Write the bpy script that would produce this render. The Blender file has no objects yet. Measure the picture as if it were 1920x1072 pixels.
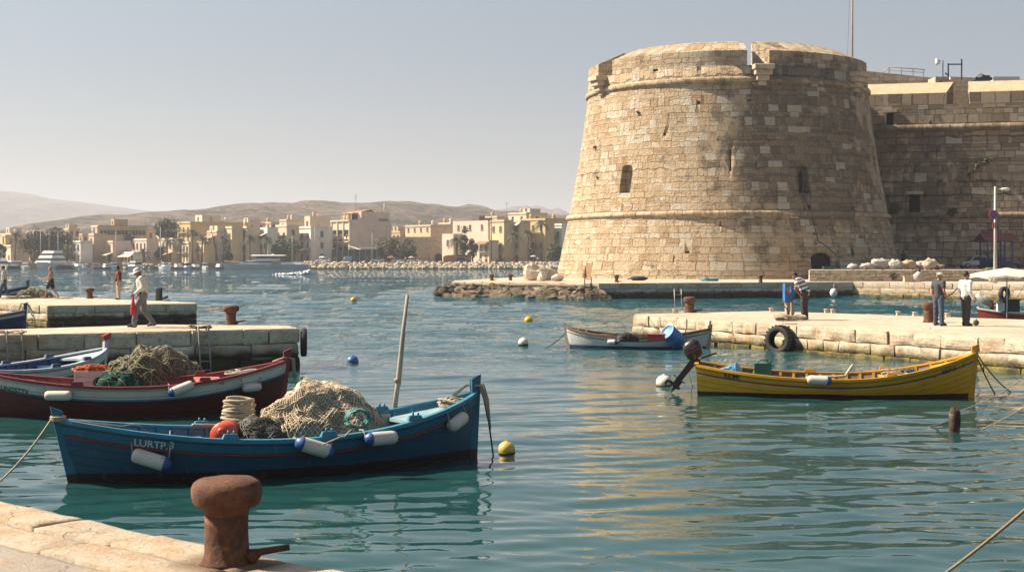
import bpy, bmesh, math, random
import numpy as np
from mathutils import Vector, Matrix, noise
S = bpy.context.scene; COL = S.collection
rnd = random.Random(7)
RAD = math.radians
# ---- camera calibration: photo pixels (1920x1072), horizon row HOR, eye height H above the water (z = 0)
F, CX, CY, HOR, H = 2667.0, 960.0, 536.0, 485.0, 3.1
def at(px, py, Y): return Vector(((px-CX)/F*Y, Y, H+(HOR-py)/F*Y))
def gp(px, py, z):
    Y = (H-z)*F/(py-HOR); return Vector(((px-CX)/F*Y, Y, z))
# ---- camera
cd = bpy.data.cameras.new('camera'); cam = bpy.data.objects.new('camera', cd); COL.objects.link(cam)
cam.location = (0, 0, H); cam.rotation_euler = (RAD(90), 0, 0)
cd.sensor_width = 36; cd.lens = 36*F/1920; cd.shift_y = -(CY-HOR)/1920
cd.clip_start = .1; cd.clip_end = 30000
cd.dof.use_dof = True; cd.dof.focus_distance = 27; cd.dof.aperture_fstop = 7.0
S.camera = cam
# ---- sky
SUN_AZ, SUN_EL = 11.0, 43.0      # degrees behind the picture plane (sun stands to the left), elevation
W = bpy.data.worlds.new('World'); S.world = W; W.use_nodes = True
nt = W.node_tree; bg = nt.nodes['Background']
sky = nt.nodes.new('ShaderNodeTexSky'); sky.sky_type = 'NISHITA'; sky.sun_disc = False
sky.sun_elevation = RAD(SUN_EL); sky.sun_rotation = RAD(-90+SUN_AZ)
sky.dust_density = 1.6; sky.air_density = 1.0; sky.ozone_density = 1.6; sky.altitude = 0
hs = nt.nodes.new('ShaderNodeHueSaturation'); hs.inputs['Saturation'].default_value = .55
tint = nt.nodes.new('ShaderNodeMix'); tint.data_type = 'RGBA'; tint.blend_type = 'MULTIPLY'; tint.inputs[0].default_value = 1
tint.inputs[7].default_value = (1.0, .985, .975, 1)
tcn = nt.nodes.new('ShaderNodeTexCoord'); sxz = nt.nodes.new('ShaderNodeSeparateXYZ'); nt.links.new(tcn.outputs['Generated'], sxz.inputs[0])
rmp = nt.nodes.new('ShaderNodeValToRGB'); e_ = rmp.color_ramp.elements      # haze: paler, warmer low sky; upper sky brightened to lift water and fill
e_[0].position = 0; e_[0].color = (.96, .94, .91, 1); e_[1].position = .38; e_[1].color = (.95, 1.0, 1.06, 1); e_.new(.13).color = (.74, .82, .885, 1)
nt.links.new(sxz.outputs[2], rmp.inputs[0]); nt.links.new(rmp.outputs[0], tint.inputs[7])
nt.links.new(sky.outputs[0], hs.inputs['Color']); nt.links.new(hs.outputs[0], tint.inputs[6]); nt.links.new(tint.outputs[2], bg.inputs['Color'])
bg.inputs['Strength'].default_value = .045
# ---- sun
sl = bpy.data.lights.new('sun', 'SUN'); sun = bpy.data.objects.new('sun', sl); COL.objects.link(sun)
sl.energy = 5.0; sl.angle = RAD(.5); sl.color = (1, .855, .67)
sd = Vector((-math.cos(RAD(SUN_AZ))*math.cos(RAD(SUN_EL)), math.sin(RAD(SUN_AZ))*math.cos(RAD(SUN_EL)), math.sin(RAD(SUN_EL))))
sun.rotation_euler = sd.to_track_quat('Z', 'Y').to_euler(); sun.location = sd*300+Vector((0, 100, 0))
# ---- exposure
S.view_settings.view_transform = 'Standard'; S.view_settings.look = 'None'
S.view_settings.exposure = 1.22; S.view_settings.gamma = 1.0; S.view_settings.use_curve_mapping = False
S.cycles.use_denoising = True; S.cycles.max_bounces = 6; S.cycles.volume_bounces = 0
S.cycles.diffuse_bounces = 2; S.cycles.glossy_bounces = 3; S.cycles.transparent_max_bounces = 8
S.cycles.caustics_reflective = False; S.cycles.caustics_refractive = False

# =============================================================== helpers
class MB:
    """collects shapes; build() links them as ONE mesh object"""
    def __init__(s): s.v = []; s.f = []; s.m = []; s.s = []; s.T = None
    def add(s, v, f, mi=0, sm=False):
        o = len(s.v)
        if s.T is not None: v = [s.T @ Vector(p) for p in v]
        s.v += [tuple(p) for p in v]
        for i, q in enumerate(f):
            s.f.append(tuple(k+o for k in q)); s.m.append(mi[i] if isinstance(mi, (list, tuple)) else mi); s.s.append(sm)
        return s
    def box(s, c, d, rz=0, mi=0, R=None, tap=1.0):
        x, y, z = d[0]/2, d[1]/2, d[2]/2
        M3 = R if R is not None else Matrix.Rotation(rz, 3, 'Z')
        v = []
        for sz in (-1, 1):
            k = tap if sz > 0 else 1
            for sx, sy in ((-1, -1), (1, -1), (1, 1), (-1, 1)): v.append(Vector(c)+M3 @ Vector((sx*x*k, sy*y*k, sz*z)))
        return s.add(v, [(3, 2, 1, 0), (4, 5, 6, 7), (0, 1, 5, 4), (1, 2, 6, 5), (2, 3, 7, 6), (3, 0, 4, 7)], mi)
    def bar(s, a, b, w, h, mi=0):
        a, b = Vector(a), Vector(b); d = b-a; L = d.length
        z = d.normalized(); x = z.cross(Vector((0, 0, 1)))
        if x.length < 1e-4: x = Vector((1, 0, 0))
        x.normalize(); y = z.cross(x)
        M3 = Matrix((x, y, z)).transposed()
        return s.box((a+b)/2, (w, h, L), R=M3, mi=mi)
    def tube(s, pts, r, n=6, mi=0, cap=True):
        pts = [Vector(p) for p in pts]; N = len(pts)
        rr = r if isinstance(r, (list, tuple)) else [r]*N
        v = []; f = []; up = None
        for i, p in enumerate(pts):
            d = (pts[min(i+1, N-1)]-pts[max(i-1, 0)])
            if d.length < 1e-9: d = Vector((0, 0, 1))
            d.normalize()
            if up is None:
                up = Vector((0, 0, 1)) if abs(d.z) < .9 else Vector((1, 0, 0))
            x = d.cross(up)
            if x.length < 1e-4: x = d.cross(Vector((1, 0, .3)))
            x.normalize(); y = x.cross(d); up = y
            for k in range(n):
                a = 2*math.pi*k/n; v.append(p+(x*math.cos(a)+y*math.sin(a))*rr[i])
        for i in range(N-1):
            for k in range(n):
                f.append((i*n+k, i*n+(k+1) % n, (i+1)*n+(k+1) % n, (i+1)*n+k))
        if cap: f.append(tuple(range(n-1, -1, -1))); f.append(tuple((N-1)*n+k for k in range(n)))
        return s.add(v, f, mi, True)
    def lathe(s, prof, n=20, mi=0, c=(0, 0, 0), R=None, sm=True):
        v = []; f = []; c = Vector(c); P = len(prof)
        for r, z in prof:
            for k in range(n):
                a = 2*math.pi*k/n; p = Vector((r*math.cos(a), r*math.sin(a), z))
                v.append(c+(R @ p if R is not None else p))
        for i in range(P-1):
            for k in range(n): f.append((i*n+k, i*n+(k+1) % n, (i+1)*n+(k+1) % n, (i+1)*n+k))
        m = [mi]*len(f)
        f.append(tuple(range(n-1, -1, -1))); f.append(tuple((P-1)*n+k for k in range(n))); m += [mi, mi]
        return s.add(v, f, m, sm)
    def blob(s, c, r, amp=0, fr=1.5, nu=14, nv=9, mi=0, seed=0, R=None, sm=True, flat=None):
        c = Vector(c); v = []; f = []
        for j in range(nv+1):
            t = math.pi*j/nv
            for i in range(nu):
                a = 2*math.pi*i/nu; d = Vector((math.sin(t)*math.cos(a), math.sin(t)*math.sin(a), math.cos(t)))
                k = 1+amp*noise.noise(d*fr+Vector((seed*3.1, seed*1.7, seed))) if amp else 1
                p = Vector((d.x*r[0]*k, d.y*r[1]*k, d.z*r[2]*k))
                if flat is not None and p.z < flat: p.z = flat
                v.append(c+(R @ p if R is not None else p))
        for j in range(nv):
            for i in range(nu): f.append((j*nu+i, (j+1)*nu+i, (j+1)*nu+(i+1) % nu, j*nu+(i+1) % nu))
        return s.add(v, f, mi, sm)
    def grid(s, P, mi=0, sm=True, closed=False):
        """P = list of rows of points"""
        n = len(P[0]); v = [p for row in P for p in row]; f = []
        for j in range(len(P)-1):
            for i in range(n if closed else n-1): f.append((j*n+i, j*n+(i+1) % n, (j+1)*n+(i+1) % n, (j+1)*n+i))
        return s.add(v, f, mi, sm)
    def prism(s, poly, z0, z1, mi=0, mtop=None):
        n = len(poly); v = [(p[0], p[1], z0) for p in poly]+[(p[0], p[1], z1) for p in poly]
        ar = sum(poly[i][0]*poly[(i+1) % n][1]-poly[(i+1) % n][0]*poly[i][1] for i in range(n))
        f = [tuple(range(n-1, -1, -1)), tuple(range(n, 2*n))]+[(i, (i+1) % n, n+(i+1) % n, n+i) for i in range(n)]
        if ar < 0: f = [tuple(reversed(q)) for q in f]
        return s.add(v, f, [mi, mi if mtop is None else mtop]+[mi]*n)
    def extr(s, poly, o, ax, ay, az, L, mi=0):
        """2-D polygon in plane (ax, ay) at o, extruded L along az"""
        o, ax, ay, az = Vector(o), Vector(ax), Vector(ay), Vector(az); n = len(poly)
        v = [o+ax*p[0]+ay*p[1] for p in poly]; v += [p+az*L for p in v]
        return s.add(v, [tuple(range(n-1, -1, -1)), tuple(range(n, 2*n))]+[(i, (i+1) % n, n+(i+1) % n, n+i) for i in range(n)], mi)
    def mesh(s, name, mats):
        me = bpy.data.meshes.new(name); me.from_pydata(s.v, [], s.f)
        for m in (mats if isinstance(mats, (list, tuple)) else [mats]): me.materials.append(m)
        me.polygons.foreach_set('material_index', s.m); me.polygons.foreach_set('use_smooth', s.s)
        me.update(); return me
    def build(s, name, mats, parent=None, loc=None, rz=0):
        o = bpy.data.objects.new(name, s.mesh(name, mats)); COL.objects.link(o)
        if parent is not None: o.parent = parent
        if loc is not None: o.location = loc
        if rz: o.rotation_euler.z = rz
        return o
def recalc(o):
    bm = bmesh.new(); bm.from_mesh(o.data); bmesh.ops.recalc_face_normals(bm, faces=bm.faces); bm.to_mesh(o.data); bm.free(); return o
def tag(o, label, cat, group=None, kind=None):
    if label: o['label'] = label
    if cat: o['category'] = cat
    if group: o['group'] = group
    if kind: o['kind'] = kind
    return o
def thing(name, label, cat, loc=(0, 0, 0), rz=0, group=None):
    o = bpy.data.objects.new(name, None); COL.objects.link(o); o.location = loc; o.rotation_euler.z = rz
    o.empty_display_size = .2
    return tag(o, label, cat, group)
def dup(root, loc, rz=None, label=None, group=None, sc=None):
    r = root.copy(); COL.objects.link(r); r.location = loc
    if rz is not None: r.rotation_euler.z = rz
    if sc is not None: r.scale = sc if isinstance(sc, (tuple, list)) else (sc,)*3
    if label: r['label'] = label
    if group: r['group'] = group
    for ch in list(root.children):
        c = ch.copy(); COL.objects.link(c); c.parent = r
        for g in list(ch.children):
            d = g.copy(); COL.objects.link(d); d.parent = c
    return r
def applied(o):
    """bake an object's modifiers into its mesh"""
    dg = bpy.context.evaluated_depsgraph_get(); dg.update()
    me = bpy.data.meshes.new_from_object(o.evaluated_get(dg)); old = o.data
    o.modifiers.clear(); o.data = me
    return o
def fbm(p, oct=4, lac=2.0, gain=.5):
    a, s, q = 1.0, 0.0, Vector(p)
    for _ in range(oct): s += a*noise.noise(q); q = q*lac; a *= gain
    return s
def roughen(o, amp, fr, seed=0, axis=None):
    """push the vertices about with noise"""
    me = o.data
    for vtx in me.vertices:
        p = vtx.co; q = p*fr+Vector((seed*5.3, seed*2.1, seed*9.7))
        if axis is None: vtx.co = p+vtx.normal*(amp*fbm(q, 3))
        else: vtx.co = p+Vector(axis)*(amp*fbm(q, 3))
    me.update(); return o
def catenary(a, b, sag, n=14, wob=0, seed=0):
    a, b = Vector(a), Vector(b); out = []
    for i in range(n+1):
        t = i/n; p = a.lerp(b, t); p.z -= sag*4*t*(1-t)
        if wob and 0 < i < n: p += Vector((noise.noise((t*5, seed, 0)), noise.noise((t*5, seed, 4)), noise.noise((t*5, seed, 8))))*wob
        out.append(p)
    return out
# =============================================================== materials
class NT:
    def __init__(s, m): s.t = m.node_tree; s.n = s.t.nodes; s.l = s.t.links
    def put(s, sock, val):
        if hasattr(val, 'default_value') or hasattr(val, 'is_linked'): s.l.new(val, sock)
        else: sock.default_value = val
    def math(s, op, a, b=0.0, c=None, clamp=False):
        n = s.n.new('ShaderNodeMath'); n.operation = op; n.use_clamp = clamp
        s.put(n.inputs[0], a); s.put(n.inputs[1], b)
        if c is not None: s.put(n.inputs[2], c)
        return n.outputs[0]
    def noise(s, vec, scale, det=3, rough=.55, dim='3D', dist=0):
        n = s.n.new('ShaderNodeTexNoise'); n.noise_dimensions = dim
        if vec is not None: s.l.new(vec, n.inputs['Vector' if dim != '1D' else 'W'])
        n.inputs['Scale'].default_value = scale; n.inputs['Detail'].default_value = det; n.inputs['Roughness'].default_value = rough
        n.inputs['Distortion'].default_value = dist
        return n.outputs['Fac']
    def ramp(s, fac, stops, interp='LINEAR'):
        n = s.n.new('ShaderNodeValToRGB'); n.color_ramp.interpolation = interp; e = n.color_ramp.elements
        while len(e) < len(stops): e.new(.5)
        for el, (p, c) in zip(e, stops): el.position = p; el.color = (*c, 1) if len(c) == 3 else c
        s.l.new(fac, n.inputs[0]); return n.outputs[0]
    def sstep(s, x, a, b):
        n = s.n.new('ShaderNodeMapRange'); n.interpolation_type = 'SMOOTHSTEP'
        s.put(n.inputs[0], x); n.inputs[1].default_value = a; n.inputs[2].default_value = b; return n.outputs[0]
    def mix(s, fac, a, b, mode='MIX'):
        n = s.n.new('ShaderNodeMix'); n.data_type = 'RGBA'; n.blend_type = mode
        s.put(n.inputs[0], fac)
        for k, c in ((6, a), (7, b)):
            if isinstance(c, tuple): n.inputs[k].default_value = (*c[:3], 1)
            else: s.l.new(c, n.inputs[k])
        return n.outputs[2]
    def comb(s, x, y, z=0.0):
        n = s.n.new('ShaderNodeCombineXYZ')
        for i, q in enumerate((x, y, z)): s.put(n.inputs[i], q)
        return n.outputs[0]
    def sep(s, v):
        n = s.n.new('ShaderNodeSeparateXYZ'); s.l.new(v, n.inputs[0]); return n.outputs
    def bump(s, h, dist=.02, st=1.0, nrm=None):
        n = s.n.new('ShaderNodeBump'); n.inputs['Distance'].default_value = dist; n.inputs['Strength'].default_value = st
        s.l.new(h, n.inputs['Height'])
        if nrm is not None: s.l.new(nrm, n.inputs['Normal'])
        return n.outputs[0]
    def coord(s, kind='Object'):
        return s.n.new('ShaderNodeTexCoord').outputs[kind]
    def wpos(s): return s.n.new('ShaderNodeNewGeometry').outputs['Position']
    def white(s, v, dim='2D'):
        n = s.n.new('ShaderNodeTexWhiteNoise'); n.noise_dimensions = dim
        s.l.new(v, n.inputs['W' if dim == '1D' else 'Vector']); return n.outputs
def newmat(name):
    m = bpy.data.materials.new(name); m.use_nodes = True
    return m, NT(m), m.node_tree.nodes['Principled BSDF']
def mat(name, col, rough=.6, var=.18, sc=6.0, bump=0.0, bsc=40.0, metal=0.0, spec=.5, col2=None, dirt=None, coat=0):
    """a painted / plain surface with noise in its colour and an optional fine relief"""
    m, t, b = newmat(name); co = t.coord()
    c2 = col2 or tuple(min(1, c*(1+var)) for c in col); c1 = tuple(c*(1-var) for c in col) if col2 is None else col
    f = t.noise(co, sc, 4, .6)
    c = t.ramp(f, [(.3, c1), (.7, c2)])
    if dirt: c = t.mix(t.sstep(t.noise(co, dirt[1], 4, .65), dirt[2], dirt[2]+.12), c, dirt[0])
    t.l.new(c, b.inputs['Base Color'])
    b.inputs['Roughness'].default_value = rough; b.inputs['Metallic'].default_value = metal
    b.inputs['Specular IOR Level'].default_value = spec
    if coat: b.inputs['Coat Weight'].default_value = coat; b.inputs['Coat Roughness'].default_value = .15
    if bump: t.l.new(t.bump(t.noise(co, bsc, 4, .6), bump), b.inputs['Normal'])
    return m
def masonry(name, uv, rh, bw, pal, joint=.025, jdark=.45, warp=.05, relief=.05, stain_shade=None, tide=False, dirt_shade_c=(.07, .062, .05), rough=.9, erode=.5, patch=None):
    """stone courses of irregular blocks; uv = 'cyl' (round tower) or 'flat' (length along the wall from the object's own x axis)"""
    m, t, b = newmat(name); co = t.coord(); x, y, z = t.sep(co)
    if uv == 'cyl': u = t.math('MULTIPLY', t.math('ARCTAN2', x, t.math('MULTIPLY', y, -1.0)), 15.5)
    else: u = x
    n1 = t.noise(co, .9, 3); n2 = t.noise(co, 2.3, 2)
    v = t.math('ADD', z, t.math('MULTIPLY', t.math('SUBTRACT', n1, .5), warp*2.2))
    # uneven course heights
    v = t.math('ADD', v, t.math('MULTIPLY', t.noise(t.math('MULTIPLY', z, 1.0), .7, 1, dim='1D'), rh*1.4))
    u = t.math('ADD', u, t.math('MULTIPLY', t.math('SUBTRACT', n2, .5), warp*1.6))
    rv = t.math('DIVIDE', v, rh); row = t.math('FLOOR', rv); fr = t.math('FRACT', rv)
    r1 = t.white(row, '1D')[0]
    uu = t.math('MULTIPLY', t.math('DIVIDE', u, bw), t.math('ADD', .7, t.math('MULTIPLY', r1, .6)))
    uu = t.math('ADD', uu, t.math('MULTIPLY', r1, 17.3))
    uu = t.math('ADD', uu, t.math('MULTIPLY', t.noise(t.math('ADD', t.math('MULTIPLY', uu, .9), t.math('MULTIPLY', row, 7.31)), 1.0, 1, dim='1D'), .9))
    col = t.math('FLOOR', uu); fc = t.math('FRACT', uu)
    idn = t.white(t.comb(col, row), '2D'); idv, idc = idn[0], idn[1]
    # some blocks are split into two thin courses or two narrow stones
    q_ = t.sep(idc); s1 = t.math('GREATER_THAN', q_[0], .66); s2 = t.math('MULTIPLY', t.math('GREATER_THAN', q_[2], .62), t.math('SUBTRACT', 1.0, s1))
    fr0, fc0 = fr, fc; k1 = t.math('ADD', 1.0, s1); k2 = t.math('ADD', 1.0, s2)
    fr = t.math('FRACT', t.math('MULTIPLY', fr0, k1)); fc = t.math('FRACT', t.math('MULTIPLY', fc0, k2))
    sub_ = t.math('ADD', t.math('MULTIPLY', t.math('FLOOR', t.math('MULTIPLY', fr0, k1)), .31), t.math('MULTIPLY', t.math('FLOOR', t.math('MULTIPLY', fc0, k2)), .47))
    idv = t.math('FRACT', t.math('ADD', idv, sub_))
    ex = t.math('MULTIPLY', t.math('MINIMUM', fc, t.math('SUBTRACT', 1.0, fc)), bw)
    ey = t.math('MULTIPLY', t.math('MINIMUM', fr, t.math('SUBTRACT', 1.0, fr)), rh)
    d = t.math('MINIMUM', ex, ey)
    fine = t.noise(co, 7.0, 5, .65)
    dd = t.math('ADD', d, t.math('MULTIPLY', t.math('SUBTRACT', fine, .5), joint*1.8))
    inb = t.sstep(dd, joint*.25, joint*1.5)
    ero = t.sstep(t.noise(co, .45, 4, .65), .47, .60); inb = t.math('MAXIMUM', inb, t.math('MULTIPLY', ero, .72))
    c = t.ramp(idv, pal)
    c = t.mix(t.math('MULTIPLY', t.math('SUBTRACT', 1.0, fine), .5), c, t.mix(.5, c, (.20, .15, .10)))
    # weathering, with shade painted into the tower's stained region too
    big = t.noise(co, .16, 5, .62)
    c = t.mix(t.math('MULTIPLY', t.sstep(big, .5, .72), .30), c, (.38, .22, .10))
    c = t.mix(t.math('MULTIPLY', t.sstep(t.noise(co, .5, 6, .72), .56, .70), .45), c, (.20, .155, .11))
    if stain_shade:
        cx, cz, rx, rz, lo, hi = stain_shade
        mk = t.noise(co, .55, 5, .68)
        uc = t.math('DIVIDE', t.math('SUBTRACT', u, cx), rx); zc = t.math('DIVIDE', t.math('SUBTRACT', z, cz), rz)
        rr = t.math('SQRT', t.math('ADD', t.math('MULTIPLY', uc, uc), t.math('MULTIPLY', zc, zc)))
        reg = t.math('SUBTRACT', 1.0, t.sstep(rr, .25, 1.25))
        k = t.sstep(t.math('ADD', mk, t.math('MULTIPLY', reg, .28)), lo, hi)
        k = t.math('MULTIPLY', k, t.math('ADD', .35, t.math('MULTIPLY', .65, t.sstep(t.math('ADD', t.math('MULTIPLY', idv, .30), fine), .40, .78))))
        c = t.mix(t.math('MULTIPLY', k, .82), c, dirt_shade_c)
    if patch:
        fresh = t.math('GREATER_THAN', t.sep(idc)[1], patch)
        c = t.mix(t.math('MULTIPLY', fresh, .72), c, (.68, .61, .49))
    drip = t.sstep(t.noise(t.comb(t.math('MULTIPLY', u, 1.1), t.math('MULTIPLY', z, .10), 0.0), 1.0, 5, .65), .56, .72)
    c = t.mix(t.math('MULTIPLY', drip, .26), c, (.13, .105, .075))
    holes = t.sstep(t.noise(co, 3.1, 4, .65), .66, .72)
    c = t.mix(t.math('MULTIPLY', holes, .75), c, (.07, .05, .035))
    c = t.mix(t.math('MULTIPLY', t.math('SUBTRACT', 1.0, inb), jdark), c, (.10, .075, .05))
    if tide:
        wz = t.sep(t.wpos())[2]
        wn = t.math('ADD', wz, t.math('MULTIPLY', t.math('SUBTRACT', t.noise(co, 1.3, 4, .6), .5), .5))
        c = t.mix(t.math('SUBTRACT', 1.0, t.sstep(wn, .25, .62)), c, t.mix(t.noise(co, 3, 3), (.012, .013, .008), (.07, .07, .022)))
    t.l.new(c, b.inputs['Base Color']); b.inputs['Roughness'].default_value = rough; b.inputs['Specular IOR Level'].default_value = .25
    h = t.math('ADD', t.math('MULTIPLY', inb, .55), t.math('MULTIPLY', idv, .45))
    h = t.math('ADD', h, t.math('MULTIPLY', fine, .55*erode*2)); h = t.math('SUBTRACT', h, t.math('MULTIPLY', holes, 1.2))
    h = t.math('ADD', h, t.math('MULTIPLY', t.noise(co, 1.6, 4, .65), 1.1*erode)); h = t.math('ADD', h, t.math('MULTIPLY', t.noise(co, 22.0, 3, .7), .25*erode))
    c = t.mix(t.math('MULTIPLY', t.sstep(t.noise(co, 19.0, 4, .75), .62, .72), .32), c, (.12, .09, .06))
    t.l.new(c, b.inputs['Base Color'])
    t.l.new(t.bump(h, relief), b.inputs['Normal'])
    return m
# =============================================================== water
m_water, t, b = newmat('water'); P = t.wpos(); px_, py_, pz_ = t.sep(P)
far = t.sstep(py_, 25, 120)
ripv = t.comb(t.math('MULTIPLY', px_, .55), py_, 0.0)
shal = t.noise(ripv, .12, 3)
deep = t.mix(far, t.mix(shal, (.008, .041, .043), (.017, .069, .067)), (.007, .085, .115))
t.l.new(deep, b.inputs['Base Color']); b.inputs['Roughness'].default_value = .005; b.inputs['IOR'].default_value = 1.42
w1 = t.noise(ripv, 3.2, 2, .5); w2 = t.noise(ripv, 9.0, 2, .5)
chop = t.noise(ripv, .35, 6, .72); chop2 = t.noise(ripv, .06, 3, .6)
h = t.math('ADD', t.math('MULTIPLY', w1, .005), t.math('MULTIPLY', w2, .0008))
h = t.math('ADD', h, t.math('MULTIPLY', t.math('MULTIPLY', chop, far), t.math('MULTIPLY', 1.9, t.math('ADD', .45, chop2))))
chop3 = t.noise(t.comb(px_, t.math('MULTIPLY', py_, .28), 0.0), .75, 4, .65)
h = t.math('ADD', h, t.math('MULTIPLY', t.math('MULTIPLY', chop3, far), t.math('ADD', .6, t.math('MULTIPLY', t.sstep(py_, 130, 330), 2.4))))
t.l.new(t.bump(h, 1.0), b.inputs['Normal'])
def water():
    R_ = np.random.RandomState(3)
    ys = np.concatenate([np.arange(8.6, 640, 1.1), np.arange(640, 2400, 14)])
    D = H*F/ys; D = D[::-1].copy(); dD = np.gradient(D)
    cs = np.arange(-420, 2341, 3.6)
    X = (cs[None, :]-CX)/F*D[:, None]; Y = np.repeat(D[:, None], len(cs), 1); Z = np.zeros_like(X)
    far = np.clip((Y-35)/75, 0, 1); calm = .62+.75*far
    gx = .5+.5*np.sin(X*.21+1.3*np.sin(Y*.13))*np.cos(Y*.17+X*.05)   # wind patches
    for i in range(64):
        lam = .34*(1.062**i)
        th = R_.normal(0, .36); kx, ky = math.sin(th)*2*math.pi/lam, math.cos(th)*2*math.pi/lam
        a = lam*.0037*(1.2 if lam < .6 else 1.4 if lam < .95 else .9 if lam < 4 else 4/lam); ph = R_.uniform(0, 6.28)
        damp = np.clip(lam/(2.6*dD)-.35, 0, 1)[:, None]
        fr = np.clip((Y-14)/30, .0, 1) if lam > 3 else (1+2.2*far if lam < .95 else 1+.6*far)
        Z += a*calm*damp*fr*(.7+.6*gx)*np.sin(kx*X+ky*Y+ph+.6*np.sin(.37*X*ky/6+.2*i))
    nr, nc = X.shape
    me = bpy.data.meshes.new('water'); me.vertices.add(nr*nc)
    me.vertices.foreach_set('co', np.stack([X, Y, Z], -1).astype(np.float32).ravel())
    i = np.arange(nr-1)[:, None]*nc+np.arange(nc-1)[None, :]
    q = np.stack([i, i+1, i+nc+1, i+nc], -1).reshape(-1, 4).astype(np.int32); n = len(q)
    me.loops.add(n*4); me.loops.foreach_set('vertex_index', q.ravel()); me.polygons.add(n)
    me.polygons.foreach_set('loop_start', np.arange(n, dtype=np.int32)*4)
    me.polygons.foreach_set('loop_total', np.full(n, 4, np.int32))
    me.polygons.foreach_set('use_smooth', np.ones(n, bool)); me.materials.append(m_water); me.update(calc_edges=True)
    o = bpy.data.objects.new('water', me); COL.objects.link(o); tag(o, 'teal rippled harbour water', None, kind='structure')
water()
# =============================================================== land, hills
m_land = mat('dry_ground', (.26, .21, .15), .95, sc=.05)
MB().add([(-7000, 433, 1.9), (7000, 433, 1.9), (7000, 9000, 1.9), (-7000, 9000, 1.9)], [(0, 1, 2, 3)]).build('ground', m_land)['kind'] = 'structure'
m_hill, t, b = newmat('dry_hillside'); co = t.wpos()
c = t.ramp(t.noise(co, .012, 6, .65), [(.32, (.085, .07, .055)), (.5, (.17, .13, .10)), (.68, (.24, .18, .13))])
c = t.mix(t.math('MULTIPLY', t.sstep(t.noise(co, .045, 6, .8), .48, .56), .9), c, (.045, .05, .032))
hz = t.sep(co)[2]; ter = t.math('FRACT', t.math('ADD', t.math('MULTIPLY', hz, .14), t.math('MULTIPLY', t.noise(co, .01, 3), 2.0)))
c = t.mix(t.math('MULTIPLY', t.sstep(ter, .7, .95), .5), c, (.10, .08, .055))
t.l.new(c, b.inputs['Base Color']); b.inputs['Roughness'].default_value = .95; b.inputs['Specular IOR Level'].default_value = .1
t.l.new(t.bump(t.noise(co, .02, 7, .7), 22.0), b.inputs['Normal'])
def hill(prof, Y, depth, name, seed, rough=1.0):
    xs = [p[0] for p in prof]; ys = [p[1] for p in prof]
    n = 150; rows = []
    X0, X1 = xs[0], xs[-1]
    for j in range(27):
        s = j/18                                       # 0 foot, 1 ridge, then the far side
        k = (math.sin(min(s, 1)*math.pi/2))**1.25 if s <= 1 else max(0, 1-(s-1)*1.1)
        row = []
        for i in range(n+1):
            px = X0+(X1-X0)*i/n; py = float(np.interp(px, xs, ys))
            top = at(px, py, Y); yy = Y-depth*(1-s)
            nz = fbm((px*.012+seed, s*2.2, seed), 4)
            z = 1+(top.z-1)*k+(top.z*.16*nz*rough*math.sin(min(s, 1)*math.pi))
            if j == 18: z += top.z*.012*noise.noise((px*.15, seed, 0))
            row.append((top.x, yy, max(z, .5)))
        rows.append(row)
    o = MB().grid(rows).build(name, m_hill); o['kind'] = 'structure'; return o
hill([(-700, 420), (-420, 385), (-200, 374), (-60, 363), (0, 361), (22, 359), (60, 364), (105, 375), (150, 378), (200, 386), (270, 394), (310, 399), (350, 404), (420, 412), (520, 430), (640, 470)], 4300, 1900, 'mountain', 1)
hill([(240, 462), (285, 424), (330, 408), (420, 403), (460, 397), (530, 389), (600, 387), (680, 384), (735, 382), (800, 386), (880, 393), (945, 399), (1060, 405), (1250, 425), (1500, 460)], 1500, 820, 'hill', 5, .8)
hill([(800, 440), (850, 398), (880, 388), (905, 388), (935, 396), (1000, 415), (1060, 440)], 2100, 700, 'hill', 9)
hill([(840, 440), (925, 400), (955, 394), (985, 388), (1015, 389), (1030, 394), (1042, 391), (1060, 400), (1130, 420), (1250, 450)], 4300, 1500, 'mountain', 13)
# haze: one closed box of pale air round everything
hm = bpy.data.materials.new('haze'); hm.use_nodes = True; hn = hm.node_tree
hn.nodes.remove(hn.nodes['Principled BSDF']); hv = hn.nodes.new('ShaderNodeVolumePrincipled')
hv.inputs['Color'].default_value = (.86, .90, 1.0, 1); hv.inputs['Density'].default_value = .00024; hv.inputs['Anisotropy'].default_value = .2
hn.links.new(hv.outputs[0], hn.nodes['Material Output'].inputs['Volume'])
hb = MB().box((0, 4400, 119), (15000, 9300, 242)).build('haze', hm); tag(hb, 'pale summer haze over the harbour', None, kind='stuff')
# =============================================================== fortress tower
PAL = [(0, (.49, .345, .205)), (.2, (.64, .495, .325)), (.5, (.70, .555, .38)), (.72, (.60, .44, .27)), (.9, (.74, .625, .46)), (1, (.76, .68, .54))]
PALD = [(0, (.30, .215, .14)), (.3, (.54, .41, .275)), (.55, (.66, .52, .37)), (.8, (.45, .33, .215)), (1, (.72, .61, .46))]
m_tower = masonry('tower_limestone', 'cyl', .66, 1.02, PAL, joint=.028, jdark=.55, warp=.16, relief=.34, erode=.8, dirt_shade_c=(.095, .083, .068),
                  stain_shade=(6.5, 13.5, 12, 11, .55, .70), patch=.885)  # lichen stains, widened to paint the tower's shaded right side darker
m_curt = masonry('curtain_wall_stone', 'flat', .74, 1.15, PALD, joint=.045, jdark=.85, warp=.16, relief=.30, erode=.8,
                 stain_shade=(8, 12, 12, 10, .66, .82), dirt_shade_c=(.13, .105, .08), patch=.90)
m_trim = mat('trim_stone', (.40, .31, .21), .9, sc=1.2, bump=.08, bsc=6, col2=(.60, .49, .36), dirt=((.15, .115, .08), .7, .6))
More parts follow.
